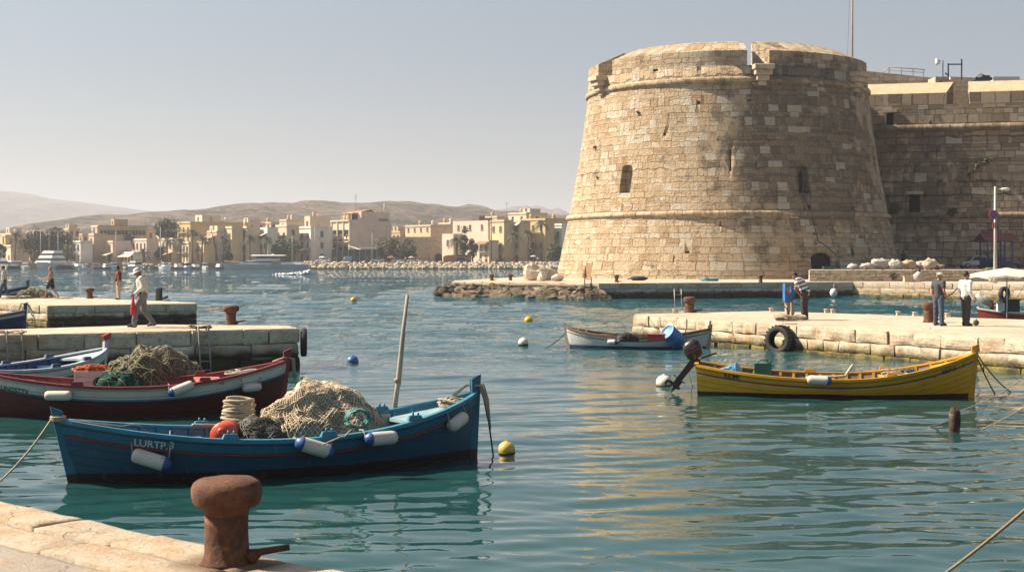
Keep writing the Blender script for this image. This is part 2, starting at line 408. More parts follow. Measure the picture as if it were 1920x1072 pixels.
m_string = masonry('string_course_blocks', 'cyl', 4.0, .95, [(0, (.40, .29, .18)), (.5, (.54, .42, .285)), (1, (.62, .51, .37))], joint=.035, jdark=.8, warp=.02, relief=.1, erode=.8, stain_shade=(5.5, 13, 13, 12, .58, .74), dirt_shade_c=(.095, .083, .068))
m_stringd = masonry('dark_string_blocks', 'flat', 4.0, 1.0, [(p_, tuple(q_*.6 for q_ in c_)) for p_, c_ in PALD], joint=.04, jdark=.8, warp=.02, relief=.1, erode=.8, stain_shade=(8, 12, 12, 10, .6, .8))
m_dark = mat('opening_shade', (.012, .010, .008), .9)  # near black colour standing in for the shade inside openings
m_rustdoor = mat('weathered_door', (.27, .17, .09), .85, sc=2, bump=.03, bsc=9)
m_iron = mat('dark_iron', (.03, .03, .033), .6)
m_weed = mat('weed_leaves', (.045, .06, .018), .8, sc=3, col2=(.10, .11, .035))
TX, TY = 21.86, 145.3
def tang(px, r):
    """angle (0 = towards -y) of the visible point of the tower's round wall under picture column px"""
    best = None
    for i in range(-900, 901):
        a = RAD(i*.1); x, y = TX+r*math.sin(a), TY-r*math.cos(a)
        if math.sin(a)*(0-x)-math.cos(a)*(0-y) <= 0: continue
        e = abs(CX+F*x/y-px)
        if best is None or e < best[0]: best = (e, a)
    return best[1]
def trad(z):
    zs = [-1, 1.25, 3.5, 7.1, 12, 16, 19.5, 22.4]; rs = [17.9, 17.35, 16.85, 16.1, 15.15, 14.55, 14.08, 14.0]
    return float(np.interp(z, zs, rs))
def tsurf(px, py, off=0.0):
    """point on the tower wall under a pixel -> (angle, z, radius)"""
    z = 10.0
    for _ in range(12):
        r = trad(z); a = tang(px, r); y = TY-r*math.cos(a); z = H+(HOR-py)/F*y
    return a, z, trad(z)+off
tower = thing('fortress_tower', 'massive round tapering limestone fortress tower rising above the quay', 'tower', (TX, TY, 0))
NS = 200
b_ = MB(); rows = []
for z in [-1, .6, 1.25, 2.3, 3.5, 5, 7.1, 8.5, 10, 12, 14, 16, 18, 19.5, 20.95]:
    rows.append([(trad(z)*math.sin(2*math.pi*k/NS), -trad(z)*math.cos(2*math.pi*k/NS), z) for k in range(NS)])
b_.grid(rows, closed=True); b_.f.append(tuple(range((len(rows)-1)*NS, len(rows)*NS))); b_.m.append(0); b_.s.append(False)
b_.f.append(tuple(range(NS-1, -1, -1))); b_.m.append(0); b_.s.append(False)
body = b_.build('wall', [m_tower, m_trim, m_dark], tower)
recalc(body)
# recesses cut into the wall
def cutter(polys):
    c = MB()
    for poly, a, z, r, dep in polys:
        rad = Vector((math.sin(a), -math.cos(a), 0)); tx = Vector((math.cos(a), math.sin(a), 0))
        c.extr(poly, rad*(r+1.2)+Vector((0, 0, z)), tx, (0, 0, 1), -rad, 1.2+dep)
    return c.build('cutter', [m_tower, m_trim, m_dark])
def arch(w, h, n=9):
    r = w/2; return [(-r, 0), (r, 0)]+[(r*math.cos(math.pi*i/n), h-r+r*math.sin(math.pi*i/n)) for i in range(n+1)]
def rect(w, h): return [(-w/2, 0), (w/2, 0), (w/2, h), (-w/2, h)]
OPEN = []
for px, py, poly, dep in [(1171, 362, arch(1.35, 2.7), .95), (1509, 362, arch(1.25, 2.6), 1.1), (1229, 134, rect(.55, .6), 1.2), (1311, 132, rect(.35, .7), 1.2),
                          (1370, 321, rect(.13, 2.0), .6), (1100, 523, rect(1.15, 1.6), .35), (1543, 504, [(-1.15, -.2), (1.15, -.2), (1.15, 1.05), (.68, 1.38), (0, 1.5), (-.68, 1.38), (-1.15, 1.05)], 1.8),
                          (1288, 475, rect(.45, .2), .5), (1263, 492, rect(.12, .6), .5), (1350, 425, rect(.12, .5), .5), (1600, 395, rect(.3, .5), .6), (1518, 392, rect(.3, .35), .6),
                          (1600, 480, rect(.45, .7), .6), (1440, 142, rect(.3, .9), .6), (1405, 190, rect(.35, .2), .4), (1246, 255, rect(.3, .22), .4), (1310, 196, rect(.3, .3), .4)]:
    a, z, r = tsurf(px, py); OPEN.append((poly, a, z, r, dep))
cut = cutter(OPEN); recalc(cut); cut.location = tower.location
md = body.modifiers.new('b', 'BOOLEAN'); md.operation = 'DIFFERENCE'; md.object = cut; md.solver = 'EXACT'
applied(body); bpy.data.objects.remove(cut)
def on_tower(px, py, off=0):
    a, z, r = tsurf(px, py, off); rad = Vector((math.sin(a), -math.cos(a), 0)); tx = Vector((math.cos(a), math.sin(a), 0))
    return rad*r+Vector((0, 0, z)), tx, rad
p, tx, rad = on_tower(1509, 362); c = MB(); c.extr(rect(.3, 1.7), p-rad*.95+tx*.16+Vector((0, 0, .25)), tx, (0, 0, 1), -rad, .06); c.build('window_slit', m_dark, tower)
p, tx, rad = on_tower(1100, 523); c = MB(); c.extr(rect(1.1, 1.55), p-rad*.3, tx, (0, 0, 1), -rad, .08); c.build('door', m_rustdoor, tower)
p, tx, rad = on_tower(1100, 523); c = MB(); c.extr(rect(1.7, .18), p+rad*.35-Vector((0, 0, .12)), tx, (0, 0, 1), -rad, .6); c.build('door_step', m_trim, tower)
p, tx, rad = on_tower(1543, 504); c = MB(); c.extr([(-1.13, 0), (1.13, 0), (1.13, 1.0), (.66, 1.33), (0, 1.45), (-.66, 1.33), (-1.13, 1.0)], p-rad*.55+Vector((0, 0, -.05)), tx, (0, 0, 1), -rad, .06); c.build('archway', m_dark, tower)  # dark sheet added in the recess to stand in for its shade
p, tx, rad = on_tower(1311, 132); c = MB(); c.extr(rect(.22, .66), p-rad*.15+Vector((0, 0, .02)), tx, (0, 0, 1), -rad, .05); c.build('window_shutter', mat('white_board', (.7, .7, .7)), tower)
# string courses
def ring(z, R0, a0, a1, r, squash=1.0):
    n = int((a1-a0)/(2*math.pi)*260)+2; rows = []
    for i in range(n+1):
        a = a0+(a1-a0)*i/n; row = []
        jo = 1-.10*(1 if (i % 4 == 0) else 0)+.05*noise.noise((i*.3, z, 2))
        for k in range(9):
            q = math.pi*2*k/9; rr = R0+r*jo*math.cos(q); row.append((rr*math.sin(a), -rr*math.cos(a), z+r*jo*squash*math.sin(q)))
        rows.append(row)
    return MB().grid(rows, closed=True)
ring(7.22, 16.12, -2.2, 2.2, .24, 1.1).build('string_course', m_string, tower)
A_L0, A_L1 = tang(1122, 14), tang(1148, 14); A_R0, A_R1 = tang(1401, 14), tang(1442, 14)
ring(19.62, 14.1, -2.2, 2.2, .27, 1.1).build('string_course', m_string, tower)
# parapet in sectors between the embrasures
def sector(a0, a1, flare0=0.0, flare1=0.0, name='parapet'):
    n = max(3, int(abs(a1-a0)/.05)); sec = [(14.0, 20.95, 0), (14.0, 22.35, 0), (11.3, 23.55, 1), (10.9, 23.5, 1), (10.9, 20.95, 1)]
    c = MB(); rows = []
    for i in range(n+1):
        row = []
        for R0, z, k in sec:
            b0, b1 = a0+flare0*k, a1-flare1*k; a = b0+(b1-b0)*i/n
            row.append((R0*math.sin(a), -R0*math.cos(a), z+.03*noise.noise((a*20, z, 1))))
        rows.append(row)
    c.grid(rows, sm=False, closed=True); m_ = len(sec)
    c.f.append(tuple(range(m_))); c.f.append(tuple(n*m_+k for k in range(m_-1, -1, -1))); c.m += [0, 0]; c.s += [False, False]
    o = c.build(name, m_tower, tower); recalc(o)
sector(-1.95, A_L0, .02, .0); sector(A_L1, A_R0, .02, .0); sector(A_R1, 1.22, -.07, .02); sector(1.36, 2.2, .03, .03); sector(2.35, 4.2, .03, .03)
# corbels below the embrasures
for px, w in ((1131, 1.9), (1428, 1.9), (1602, 2.2)):
    a = tang(px, 14); rad = Vector((math.sin(a), -math.cos(a), 0)); tx = Vector((math.cos(a), math.sin(a), 0))
    c = MB(); R3 = Matrix((tx, rad, Vector((0, 0, 1)))).transposed()
    for zz, hh, ww, out in ((20.72, .46, w, 1.25), (20.24, .5, w*.84, 1.0), (19.74, .5, w*.62, .72), (19.28, .42, w*.4, .42)):
        c.box(rad*(14+out/2-.3)+Vector((0, 0, zz)), (ww, out+.6, hh), R=R3)
    o = c.build('corbel', m_trim, tower); bv = o.modifiers.new('b', 'BEVEL'); bv.width = .08; bv.segments = 2; applied(o)
# a dark cable down the wall
pts = []
for px, py in ((1502, 356), (1507, 372), (1517, 392), (1527, 425), (1533, 452), (1541, 456), (1556, 468), (1566, 478)):
    p, tx, rad = on_tower(px, py, .06); pts.append(p)
MB().tube(pts, .035, 5).build('cable', m_iron, tower)
# weeds rooted in the wall
WEEDS = [(1117, 277, 9, 'small green weed growing from a joint near the left edge of the round tower', 0), (1121, 333, 7, 'tiny weed below the left edge weed on the round tower', 0), (1197, 211, 8, 'round green weed tuft high on the sunlit side of the tower', 0)]
def weed(n, size, rr):
    c = MB()
    for i in range(n):
        d = Vector((rr.gauss(0, .42), rr.gauss(0, .25)-.2, rr.gauss(0, .42)-.1)); p = d*size*.5
        q = Vector((rr.gauss(0, 1), rr.gauss(0, 1), rr.gauss(0, 1))).normalized(); s_ = size*.2
        t_ = q.orthogonal().normalized(); c.add([p-q*s_, p+t_*s_*.6, p+q*s_, p-t_*s_*.6], [(0, 1, 2, 3)])
    return c
for px, py, sz, lab, _ in WEEDS:
    p, tx, rad = on_tower(px, py, .05); o = weed(60, sz*131/F, rnd).build('wall_weed', m_weed, loc=p+Vector((TX, TY, 0))); tag(o, lab, 'plant')
# flagpole
fp = thing('flagpole', 'thin tall flagpole on top of the round tower', 'flagpole', at(1598, 110, 141.0)); fp.location.z = 20.4
MB().tube([(0, 0, 0), (0, 0, 6), (0, 0, 13.5)], [.11, .10, .07], 8).build('pole', mat('pole_tan', (.42, .33, .24)), fp)
MB().tube([(-.6, 0, 0), (-.08, 0, 12.5)], .012, 4).build('halyard', m_iron, fp)
# =============================================================== curtain wall
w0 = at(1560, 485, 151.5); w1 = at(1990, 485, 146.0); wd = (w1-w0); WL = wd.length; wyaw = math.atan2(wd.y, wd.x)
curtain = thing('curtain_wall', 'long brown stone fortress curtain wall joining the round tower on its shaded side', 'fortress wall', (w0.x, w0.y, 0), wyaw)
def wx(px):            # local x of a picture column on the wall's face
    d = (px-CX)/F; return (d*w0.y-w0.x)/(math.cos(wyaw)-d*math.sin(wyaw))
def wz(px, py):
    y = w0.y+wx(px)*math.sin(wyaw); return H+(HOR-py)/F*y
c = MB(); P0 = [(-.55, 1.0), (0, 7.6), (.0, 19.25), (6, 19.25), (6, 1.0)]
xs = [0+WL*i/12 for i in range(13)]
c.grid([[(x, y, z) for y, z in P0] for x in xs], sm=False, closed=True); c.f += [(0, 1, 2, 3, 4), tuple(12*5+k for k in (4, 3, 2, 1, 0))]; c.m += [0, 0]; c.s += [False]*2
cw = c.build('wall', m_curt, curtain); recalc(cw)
cc = MB()
WO = [(1669, 235, .75, 1.35, .9), (1715, 398, 1.15, 1.9, .9), (1735, 372, .5, .55, .4), (1672, 284, .9, .7, .35), (1816, 333, .45, .5, .5), (1652, 330, .2, .6, .4), (1745, 243, .25, .9, .3), (1664, 375, .4, .6, .4)]
for px, py, w, h, dep in WO:
    x, z = wx(px), wz(px, py); cc.extr(rect(w, h), (x, -1.5, z), (1, 0, 0), (0, 0, 1), (0, 1, 0), 1.5+dep)
cutw = cc.build('cutter', m_curt, curtain); recalc(cutw)
md = cw.modifiers.new('b', 'BOOLEAN'); md.operation = 'DIFFERENCE'; md.object = cutw; md.solver = 'EXACT'
applied(cw); bpy.data.objects.remove(cutw)
for i, (px, py, w, h) in enumerate(((1669, 235, .72, 1.3), (1715, 398, 1.1, 1.85))):
    x, z = wx(px), wz(px, py); c = MB(); c.box((x, .82, z+h/2), (w, .06, h))
    if i: 
        for k in (-.3, 0, .3): c.box((x+k, .4, z+h/2), (.06, .06, h))
    c.build('window', m_dark, curtain)
    MB().box((x, -.02, z+h+.2), (w+.6, .3, .32)).build('lintel', m_trim, curtain)
def wring(z, r, y0):
    rows = []; n = 90
    for i in range(n+1):
        jo = 1-.12*(i % 3 == 0)+.1*noise.noise((i*.4, z, 0))
        rows.append([(WL*i/n, y0+r*jo*math.cos(q), z+r*jo*1.1*math.sin(q)) for q in [math.pi*2*k/9 for k in range(9)]])
    return MB().grid(rows, closed=True)
m_trimd = mat('dark_trim_stone', (.19, .14, .09), .9, sc=1.2, bump=.08, bsc=6, col2=(.32, .24, .16), dirt=((.10, .08, .06), .7, .55))
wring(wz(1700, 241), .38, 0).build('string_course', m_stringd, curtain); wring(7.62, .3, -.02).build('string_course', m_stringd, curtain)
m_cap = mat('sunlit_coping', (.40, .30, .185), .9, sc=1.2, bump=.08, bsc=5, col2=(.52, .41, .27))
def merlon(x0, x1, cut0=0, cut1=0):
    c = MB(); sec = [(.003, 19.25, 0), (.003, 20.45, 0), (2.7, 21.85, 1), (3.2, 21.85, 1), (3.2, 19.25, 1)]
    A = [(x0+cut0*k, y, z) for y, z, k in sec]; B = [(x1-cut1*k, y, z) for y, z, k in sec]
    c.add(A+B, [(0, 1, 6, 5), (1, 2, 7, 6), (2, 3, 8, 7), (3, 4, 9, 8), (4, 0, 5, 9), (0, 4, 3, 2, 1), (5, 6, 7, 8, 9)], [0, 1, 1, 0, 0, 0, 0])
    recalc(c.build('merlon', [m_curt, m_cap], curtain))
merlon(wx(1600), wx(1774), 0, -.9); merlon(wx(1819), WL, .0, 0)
c = MB(); c.extr(arch(1.3, 1.6), (wx(1800), 3.4, 19.25), (1, 0, 0), (0, 0, 1), (0, 1, 0), .5); c.build('stone_niche', m_cap, curtain)
for px, py, sz, lab in ((1676, 391, 22, 'dark weed clump on the lower moulding of the curtain wall near the tower'), (1786, 397, 18, 'dark rounded bush rooted on the curtain wall moulding left of the street lamp'), (1851, 300, 13, 'hanging green creeper patch high on the curtain wall'), (1832, 310, 10, 'small dark weed beside the creeper high on the curtain wall')):
    p = Vector((wx(px), -.15, wz(px, py))); o = weed(140, sz*150/F, rnd).build('wall_weed', m_weed, loc=curtain.matrix_world @ p); o.location = Vector((w0.x, w0.y, 0))+Matrix.Rotation(wyaw, 3, 'Z') @ p; tag(o, lab, 'plant')
# roofs and rigging behind the curtain wall
m_rear = masonry('rear_wall_stone', 'flat', .6, 1.0, PAL, joint=.03, relief=.1, erode=.7)
def roofbox(name, lab, cat, px0, px1, py0, py1, Y, d, m, slope=0):
    a, b_, = at(px0, py1, Y), at(px1, py1, Y); z1 = at(px0, py0, Y).z; c = MB()
    c.extr([(0, 0), (b_.x-a.x, 0), (b_.x-a.x, z1-a.z-slope), (0, z1-a.z)], (0, 0, 0), (1, 0, 0), (0, 0, 1), (0, 1, 0), d)
    o = c.build(name, m, loc=a); recalc(o); return tag(o, lab, cat)
roofbox('rampart', 'sunlit brown rampart wall rising behind the curtain wall next to the tower', 'wall', 1600, 1782, 131, 220, 172, 8, m_rear, 1.2)
roofbox('rampart', 'low rampart wall section behind the right end of the curtain wall', 'wall', 1782, 1990, 144, 220, 180, 8, m_rear, .6)
hut = roofbox('rooftop_hut', 'small pale hut with a dark window behind the curtain wall parapet', 'hut', 1754, 1778, 144, 170, 168, 3, m_cap)
MB().box((.6, -.03, .85), (.35, .06, .5)).build('window', m_dark, hut)
roofbox('rooftop_hut', 'low white flat roofed hut at the far right behind the parapet', 'hut', 1862, 1912, 144, 170, 168, 3, mat('white_wash', (.6, .57, .52)))
m_rail = mat('galvanised_rail', (.42, .36, .28), .6)
rl = thing('railing', 'tan metal railing on top of the rampart behind the curtain wall', 'railing', at(1655, 136, 171.8)); c = MB()
q = [at(x, y, 171.8)-rl.location for x, y in ((1655, 136), (1667, 126), (1734, 131))]; c.tube(q, .06, 5)
for x, y, y2 in ((1667, 126, 140), (1690, 128, 143), (1712, 129.5, 143), (1732, 131, 144)): c.tube([at(x, y, 171.8)-rl.location, at(x, y2, 171.8)-rl.location], .05, 5)
c.tube([at(1667, 132, 171.8)-rl.location, at(1732, 136.5, 171.8)-rl.location], .04, 5); c.build('rails', m_rail, rl)
an = thing('antenna_mast', 'thin mast carrying a white dish on the fort roof', 'antenna', at(1768, 146, 170)); L_ = lambda x, y: at(x, y, 170)-an.location
MB().tube([L_(1768, 150), L_(1768, 113)], .06, 6).build('mast', m_iron, an)
MB().lathe([(.02, 0), (.25, .15), (.42, .5), (.45, .55)], 12, R=Matrix.Rotation(RAD(-95), 3, 'Y'), c=L_(1764, 116)).build('dish', mat('dish_white', (.75, .75, .72)), an)
gt = thing('hoist_frame', 'dark goal shaped hoist frame on the fort roof', 'frame', at(1792, 146, 170)); L_ = lambda x, y: at(x, y, 170)-gt.location; c = MB()
for a, b_ in (((1778, 150), (1778, 119)), ((1803, 150), (1803, 111)), ((1778, 121), (1803, 121)), ((1772, 137), (1779, 143))): c.bar(L_(*a), L_(*b_), .14, .14)
c.build('bars', m_iron, gt)
o = MB().box((0, 0, .2), (2.0, 1.2, .3)).box((.3, 0, .45), (.9, .8, .3)).tube([(-.9, 0, .3), (-.2, 0, .8), (.9, 0, .4)], .06, 5).build('winch', m_iron, loc=at(1842, 152, 165)); tag(o, 'dark machinery on the fort roof between the huts', 'winch')
# =============================================================== block-built piers and quays
def blockmat(name, pal, tz=(.25, .62), algae=(.07, .07, .022), dark=(.012, .013, .008), spots=.7):
    m, t, b = newmat(name); co = t.wpos()
    isl = t.n.new('ShaderNodeNewGeometry').outputs['Random Per Island']
    c = t.ramp(isl, pal); fine = t.noise(co, 9, 6, .7); mid = t.noise(co, 1.7, 4, .6)
    c = t.mix(t.math('MULTIPLY', t.sstep(fine, .52, .30), .5), c, (.17, .13, .09))
    c = t.mix(t.math('MULTIPLY', t.sstep(mid, .52, .66), .55), c, (.40, .23, .09))
    pit = t.sstep(t.noise(co, 14, 3, .6), .66, .72); c = t.mix(t.math('MULTIPLY', pit, spots), c, (.05, .04, .03))
    z = t.math('ADD', t.sep(co)[2], t.math('MULTIPLY', t.math('SUBTRACT', t.noise(co, 1.6, 5, .65), .5), .42))
    c = t.mix(t.math('MULTIPLY', t.math('SUBTRACT', 1.0, t.sstep(z, tz[0], tz[1])), .96), c, t.mix(t.sstep(t.noise(co, 2.2, 4), .42, .6), dark, algae))
    t.l.new(c, b.inputs['Base Color']); b.inputs['Roughness'].default_value = .88; b.inputs['Specular IOR Level'].default_value = .25
    hh = t.math('SUBTRACT', fine, t.math('MULTIPLY', pit, .8)); t.l.new(t.bump(hh, .035), b.inputs['Normal'])
    return m
PBL = [(0, (.40, .32, .23)), (.3, (.53, .44, .33)), (.6, (.45, .37, .27)), (.85, (.60, .52, .41)), (1, (.48, .37, .235))]
PGR = [(0, (.38, .33, .26)), (.4, (.60, .53, .43)), (.7, (.47, .41, .32)), (1, (.68, .61, .50))]
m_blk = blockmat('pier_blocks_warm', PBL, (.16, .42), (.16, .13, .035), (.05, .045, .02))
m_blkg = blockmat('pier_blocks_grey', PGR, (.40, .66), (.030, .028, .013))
m_blkf = blockmat('quay_blocks_shaded', PGR, (.42, .70), (.032, .034, .016), spots=.5)
m_blkl = blockmat('quay_blocks_lit', PBL, (.22, .46), (.16, .135, .04), (.08, .07, .03), spots=.4)  # sunlit and shaded copies of the quay blocks, light put into their colour
def paving(name, sx, sy, pal, yaw=0):
    m, t, b = newmat(name); co = t.wpos(); x, y, z = t.sep(co); ca, sa = math.cos(yaw), math.sin(yaw)
    u = t.math('ADD', t.math('MULTIPLY', x, ca), t.math('MULTIPLY', y, sa)); v = t.math('SUBTRACT', t.math('MULTIPLY', y, ca), t.math('MULTIPLY', x, sa))
    w = t.noise(co, 1.2, 3); u = t.math('ADD', u, t.math('MULTIPLY', w, .12)); v = t.math('ADD', v, t.math('MULTIPLY', w, .12))
    rv = t.math('DIVIDE', v, sy); row = t.math('FLOOR', rv); fr = t.math('FRACT', rv)
    uu = t.math('ADD', t.math('DIVIDE', u, sx), t.math('MULTIPLY', t.white(row, '1D')[0], 7.0)); col = t.math('FLOOR', uu); fc = t.math('FRACT', uu)
    idv = t.white(t.comb(col, row), '2D')[0]
    d = t.math('MINIMUM', t.math('MULTIPLY', t.math('MINIMUM', fc, t.math('SUBTRACT', 1.0, fc)), sx), t.math('MULTIPLY', t.math('MINIMUM', fr, t.math('SUBTRACT', 1.0, fr)), sy))
    fine = t.noise(co, 8, 6, .7); inb = t.sstep(t.math('ADD', d, t.math('MULTIPLY', t.math('SUBTRACT', fine, .5), .06)), .0, .035)
    c = t.ramp(idv, pal); big = t.noise(co, .5, 5, .65)
    c = t.mix(t.math('MULTIPLY', t.sstep(big, .46, .64), .65), c, (.36, .28, .19)); c = t.mix(t.math('MULTIPLY', t.sstep(t.noise(co, .9, 6, .72), .56, .68), .5), c, (.21, .175, .135)); c = t.mix(t.math('MULTIPLY', t.sstep(fine, .5, .3), .4), c, (.26, .20, .14))
    c = t.mix(t.math('MULTIPLY', t.math('SUBTRACT', 1.0, inb), .55), c, (.16, .12, .08))
    t.l.new(c, b.inputs['Base Color']); b.inputs['Roughness'].default_value = .9; b.inputs['Specular IOR Level'].default_value = .2
    hh = t.math('ADD', t.math('MULTIPLY', inb, .5), t.math('ADD', t.math('MULTIPLY', fine, .8), t.math('MULTIPLY', idv, .2))); t.l.new(t.bump(hh, .02), b.inputs['Normal'])
    return m
PPV = [(0, (.44, .37, .285)), (.5, (.52, .44, .345)), (1, (.48, .40, .31))]
m_pave = paving('pier_paving', 1.6, 1.0, PPV)
def ashlar(mb, p0, p1, zt, courses, blen, depth=.5, seed=0, rough=.03, nu=6, nv=4, gap=.016, step=0.0):
    """courses of separate weathered blocks from p0 to p1 (the outside is on the right hand of p0 -> p1), from zt downwards"""
    rr = random.Random(seed); p0, p1 = Vector((p0[0], p0[1], 0)), Vector((p1[0], p1[1], 0)); d = p1-p0; L = d.length; d.normalize(); out = Vector((d.y, -d.x, 0))
    z = zt
    for ci, ch in enumerate(courses):
        x = -rr.uniform(0, blen*.5)
        while x < L:
            w = blen*rr.uniform(.6, 1.5); x0, x1 = max(x, 0), min(x+w, L); x += w
            if x1-x0 < .12: continue
            sd_ = rr.uniform(0, 99); jut = rr.uniform(-.035, .025)-(0 if ci else .0)+step*ci; rc = min(.07, ch*.22)
            nx = max(3, min(9, int((x1-x0)/ch*nv)))if nu is None else nu
            def P(i, j, layer):
                a, b2 = i/nx, j/nv; u = x0+gap+(x1-x0-2*gap)*a; vz = z-gap-(ch-2*gap)*b2
                e = min(a*(x1-x0), (1-a)*(x1-x0), b2*ch, (1-b2)*ch); o_ = jut-(.028 if e < 1e-6 else 0)
                q = d*u+Vector((0, 0, vz)); o_ += rough*noise.noise(Vector((u*2.1, vz*2.1, sd_)))*1.6
                du = rough*.9*noise.noise(Vector((u*1.7, vz*1.7, sd_+9))); dz = rough*.9*noise.noise(Vector((u*1.7, vz*1.7, sd_+19)))
                return p0+q+d*du+out*o_+Vector((0, 0, dz if (ci or j) else dz*.5))
            v = [P(i, j, 0) for j in range(nv+1) for i in range(nx+1)]; W_ = nx+1; f = [(j*W_+i, (j+1)*W_+i, (j+1)*W_+i+1, j*W_+i+1) for j in range(nv) for i in range(nx)]
            bd = [i for i in range(W_)]+[j*W_+nx for j in range(1, nv+1)]+[nv*W_+i for i in range(nx-1, -1, -1)]+[j*W_ for j in range(nv-1, 0, -1)]
            o0 = len(v); v += [v[k]-out*depth for k in bd]; n = len(bd)
            f += [(bd[k], bd[(k+1) % n], o0+(k+1) % n, o0+k) for k in range(n)]
            mb.add(v, f, 0, False)
        z -= ch
def inset(poly, d):
    """inset a polygon given counter-clockwise"""
    n = len(poly); out = []
    for i in range(n):
        a, b_, c = [Vector((poly[k % n][0], poly[k % n][1])) for k in (i-1, i, i+1)]
        n1 = (b_-a).normalized(); n2 = (c-b_).normalized(); n1, n2 = Vector((-n1.y, n1.x)), Vector((-n2.y, n2.x)); m_ = (n1+n2); k = max(.35, m_.length_squared/2)
        out.append(tuple(b_+m_/ (2*k) * d*1.0))
    return out
def pier(name, lab, cat, poly, z, edges, mats, zb=-.7, pave=None, top='paving'):
    """poly counter-clockwise seen from above; edges = (i, courses, blen, seed, material, kwargs): polygon edge i gets a block face"""
    root = thing(name, lab, cat, (0, 0, 0))
    MB().prism(inset(poly, .28), zb, z-.004).build('core', pave or m_pave, root)
    for i, cs, bl, sd_, m_, kw in edges:
        c = MB(); a, b_ = poly[i], poly[(i+1) % len(poly)]; ashlar(c, a, b_, z, cs, bl, seed=sd_, **kw); c.build('block_face', m_, root)
    return root
xy = lambda p: (p.x, p.y)
# near left pier
Z1 = 1.15; A, B = gp(0, 628, Z1), gp(562, 615, Z1); ext = A+(A-B)*.6
C = gp(545, 609.5, Z1); D0 = gp(300, 607.5, Z1); E0 = gp(0, 617, Z1); E0 = E0+(E0-D0)*.6
P1 = [xy(ext), xy(B), xy(C), xy(D0), xy(E0)]
pier('stone_pier', 'grey stone block pier behind the moored red boat, with a tyre on its end', 'pier', P1, Z1,
     [(0, [.42, .40, .36, .4], 1.15, 3, m_blkg, {'rough': .055, 'nv': 5}), (1, [.42, .4, .36, .4], .8, 4, m_blkg, {}), (2, [.42, .4, .36, .4], 1.2, 5, m_blkg, {}), (3, [.42, .4, .36, .4], 1.2, 5, m_blkg, {})], None)
# far left pier
Z2 = 1.0; a2, b2, c2 = gp(0, 567.5, Z2), gp(88, 572.8, Z2), gp(369, 568.5, Z2); d2 = gp(367, 566.5, Z2); e2 = gp(117, 556, Z2); f2 = gp(0, 553.5, Z2)
P2 = [xy(a2+(a2-b2)*1.5), xy(b2), xy(c2), xy(d2), xy(e2), xy(f2+(f2-e2)*1.2)]
pier('stone_pier', 'farther left stone pier with three men standing on it', 'pier', P2, Z2,
     [(0, [.36, .34, .3, .5], 1.0, 11, m_blkl, {}), (1, [.38, .36, .3, .5], 1.35, 12, m_blkg, {'rough': .04}), (2, [.4, .36, .3, .5], 1, 13, m_blkg, {}), (3, [.4, .36, .3, .5], 1.2, 14, m_blkg, {})], None)
# right pier
Z3 = .9; a3, b3 = gp(1185, 590.5, Z3), gp(1920, 637, Z3); b3 = b3+(b3-a3)*.25; c3 = gp(1192, 588, Z3); d3 = gp(1440, 582.5, Z3); e3 = gp(1920, 598.5, Z3); e3 = e3+(e3-d3)*.3
P3 = [xy(a3), xy(b3), xy(e3), xy(d3), xy(c3)]
pier('stone_pier', 'pale sunlit stone pier on the right with a big tyre hanging from its edge', 'pier', P3, Z3,
     [(0, [.40, .36, .24, .4], 1.0, 21, m_blk, {'rough': .05, 'step': .03}), (4, [.4, .36, .24, .4], .8, 22, m_blk, {}), (3, [.4, .36, .24, .4], 1, 23, m_blk, {}), (2, [.4, .36, .24, .4], 1, 24, m_blk, {})], None)
# quay below the fortress
ZQ = 1.25; q0, q1, q2, q3 = gp(846, 527.3, ZQ), gp(1122, 531, ZQ), gp(1600, 528, ZQ), gp(2000, 534, ZQ)
PQ = [xy(q0), xy(q1), xy(q2), xy(q3), (70, 112), (70, 175), (5, 175), (gp(1030, 519.5, ZQ).x-3.4, gp(1030, 519.5, ZQ).y), xy(gp(850, 525.8, ZQ))]
m_qpave = paving('quay_paving', 2.4, 1.5, PPV)
quay = pier('fortress_quay', 'long low stone quay running along the foot of the fortress', 'quay', PQ, ZQ,
     [(0, [.26], 2.4, 30, m_blkl, {'nu': 4, 'nv': 2, 'depth': .6}), (1, [.44, .40, .38, .5], 1.25, 31, m_blkf, {'nu': 3, 'nv': 2, 'depth': .6}), (2, [.44, .40, .38, .5], 1.2, 32, m_blkl, {'nu': 3, 'nv': 2, 'depth': .6})], None, pave=m_qpave)
# rough rock slope at its left end
m_rock = mat('quay_rock', (.06, .047, .033), .9, sc=.8, bump=.14, bsc=3, col2=(.20, .15, .10), dirt=((.03, .03, .012), .6, .5))
c = MB(); rr = random.Random(5); qa, qb = Vector(xy(q0)), Vector(xy(q1)); dq = (qb-qa); Lq = dq.length; dq.normalize(); oq = Vector((dq.y, -dq.x))
for row, (off, zz, s_) in enumerate(((-.05, .66, .62), (.5, .32, .75), (1.05, -.02, .85))):
    x = -.5
    while x < Lq*.98:
        w = rr.uniform(.7, 1.7); p = qa+dq*(x+w/2)+oq*(off+rr.uniform(-.15, .15))
        M3 = Matrix.Rotation(rr.uniform(-.4, .4), 3, 'X') @ Matrix.Rotation(math.atan2(dq.y, dq.x)+rr.uniform(-.4, .4), 3, 'Z') @ Matrix.Rotation(rr.uniform(-.35, .35), 3, 'Y')
        c.blob((p.x, p.y, zz+rr.uniform(-.1, .1)), (w*.62, .55*s_, .44*s_), .62, 1.2, 7, 5, seed=rr.uniform(0, 50), R=M3, sm=False); x += w*.85
for i in range(7):
    p = qa-dq*rr.uniform(.2, 1.4)+oq*rr.uniform(-.8, 1.2); c.blob((p.x, p.y, rr.uniform(0, .5)), (.6, .5, .35), .5, 1.3, 9, 6, seed=rr.uniform(0, 50), sm=False)
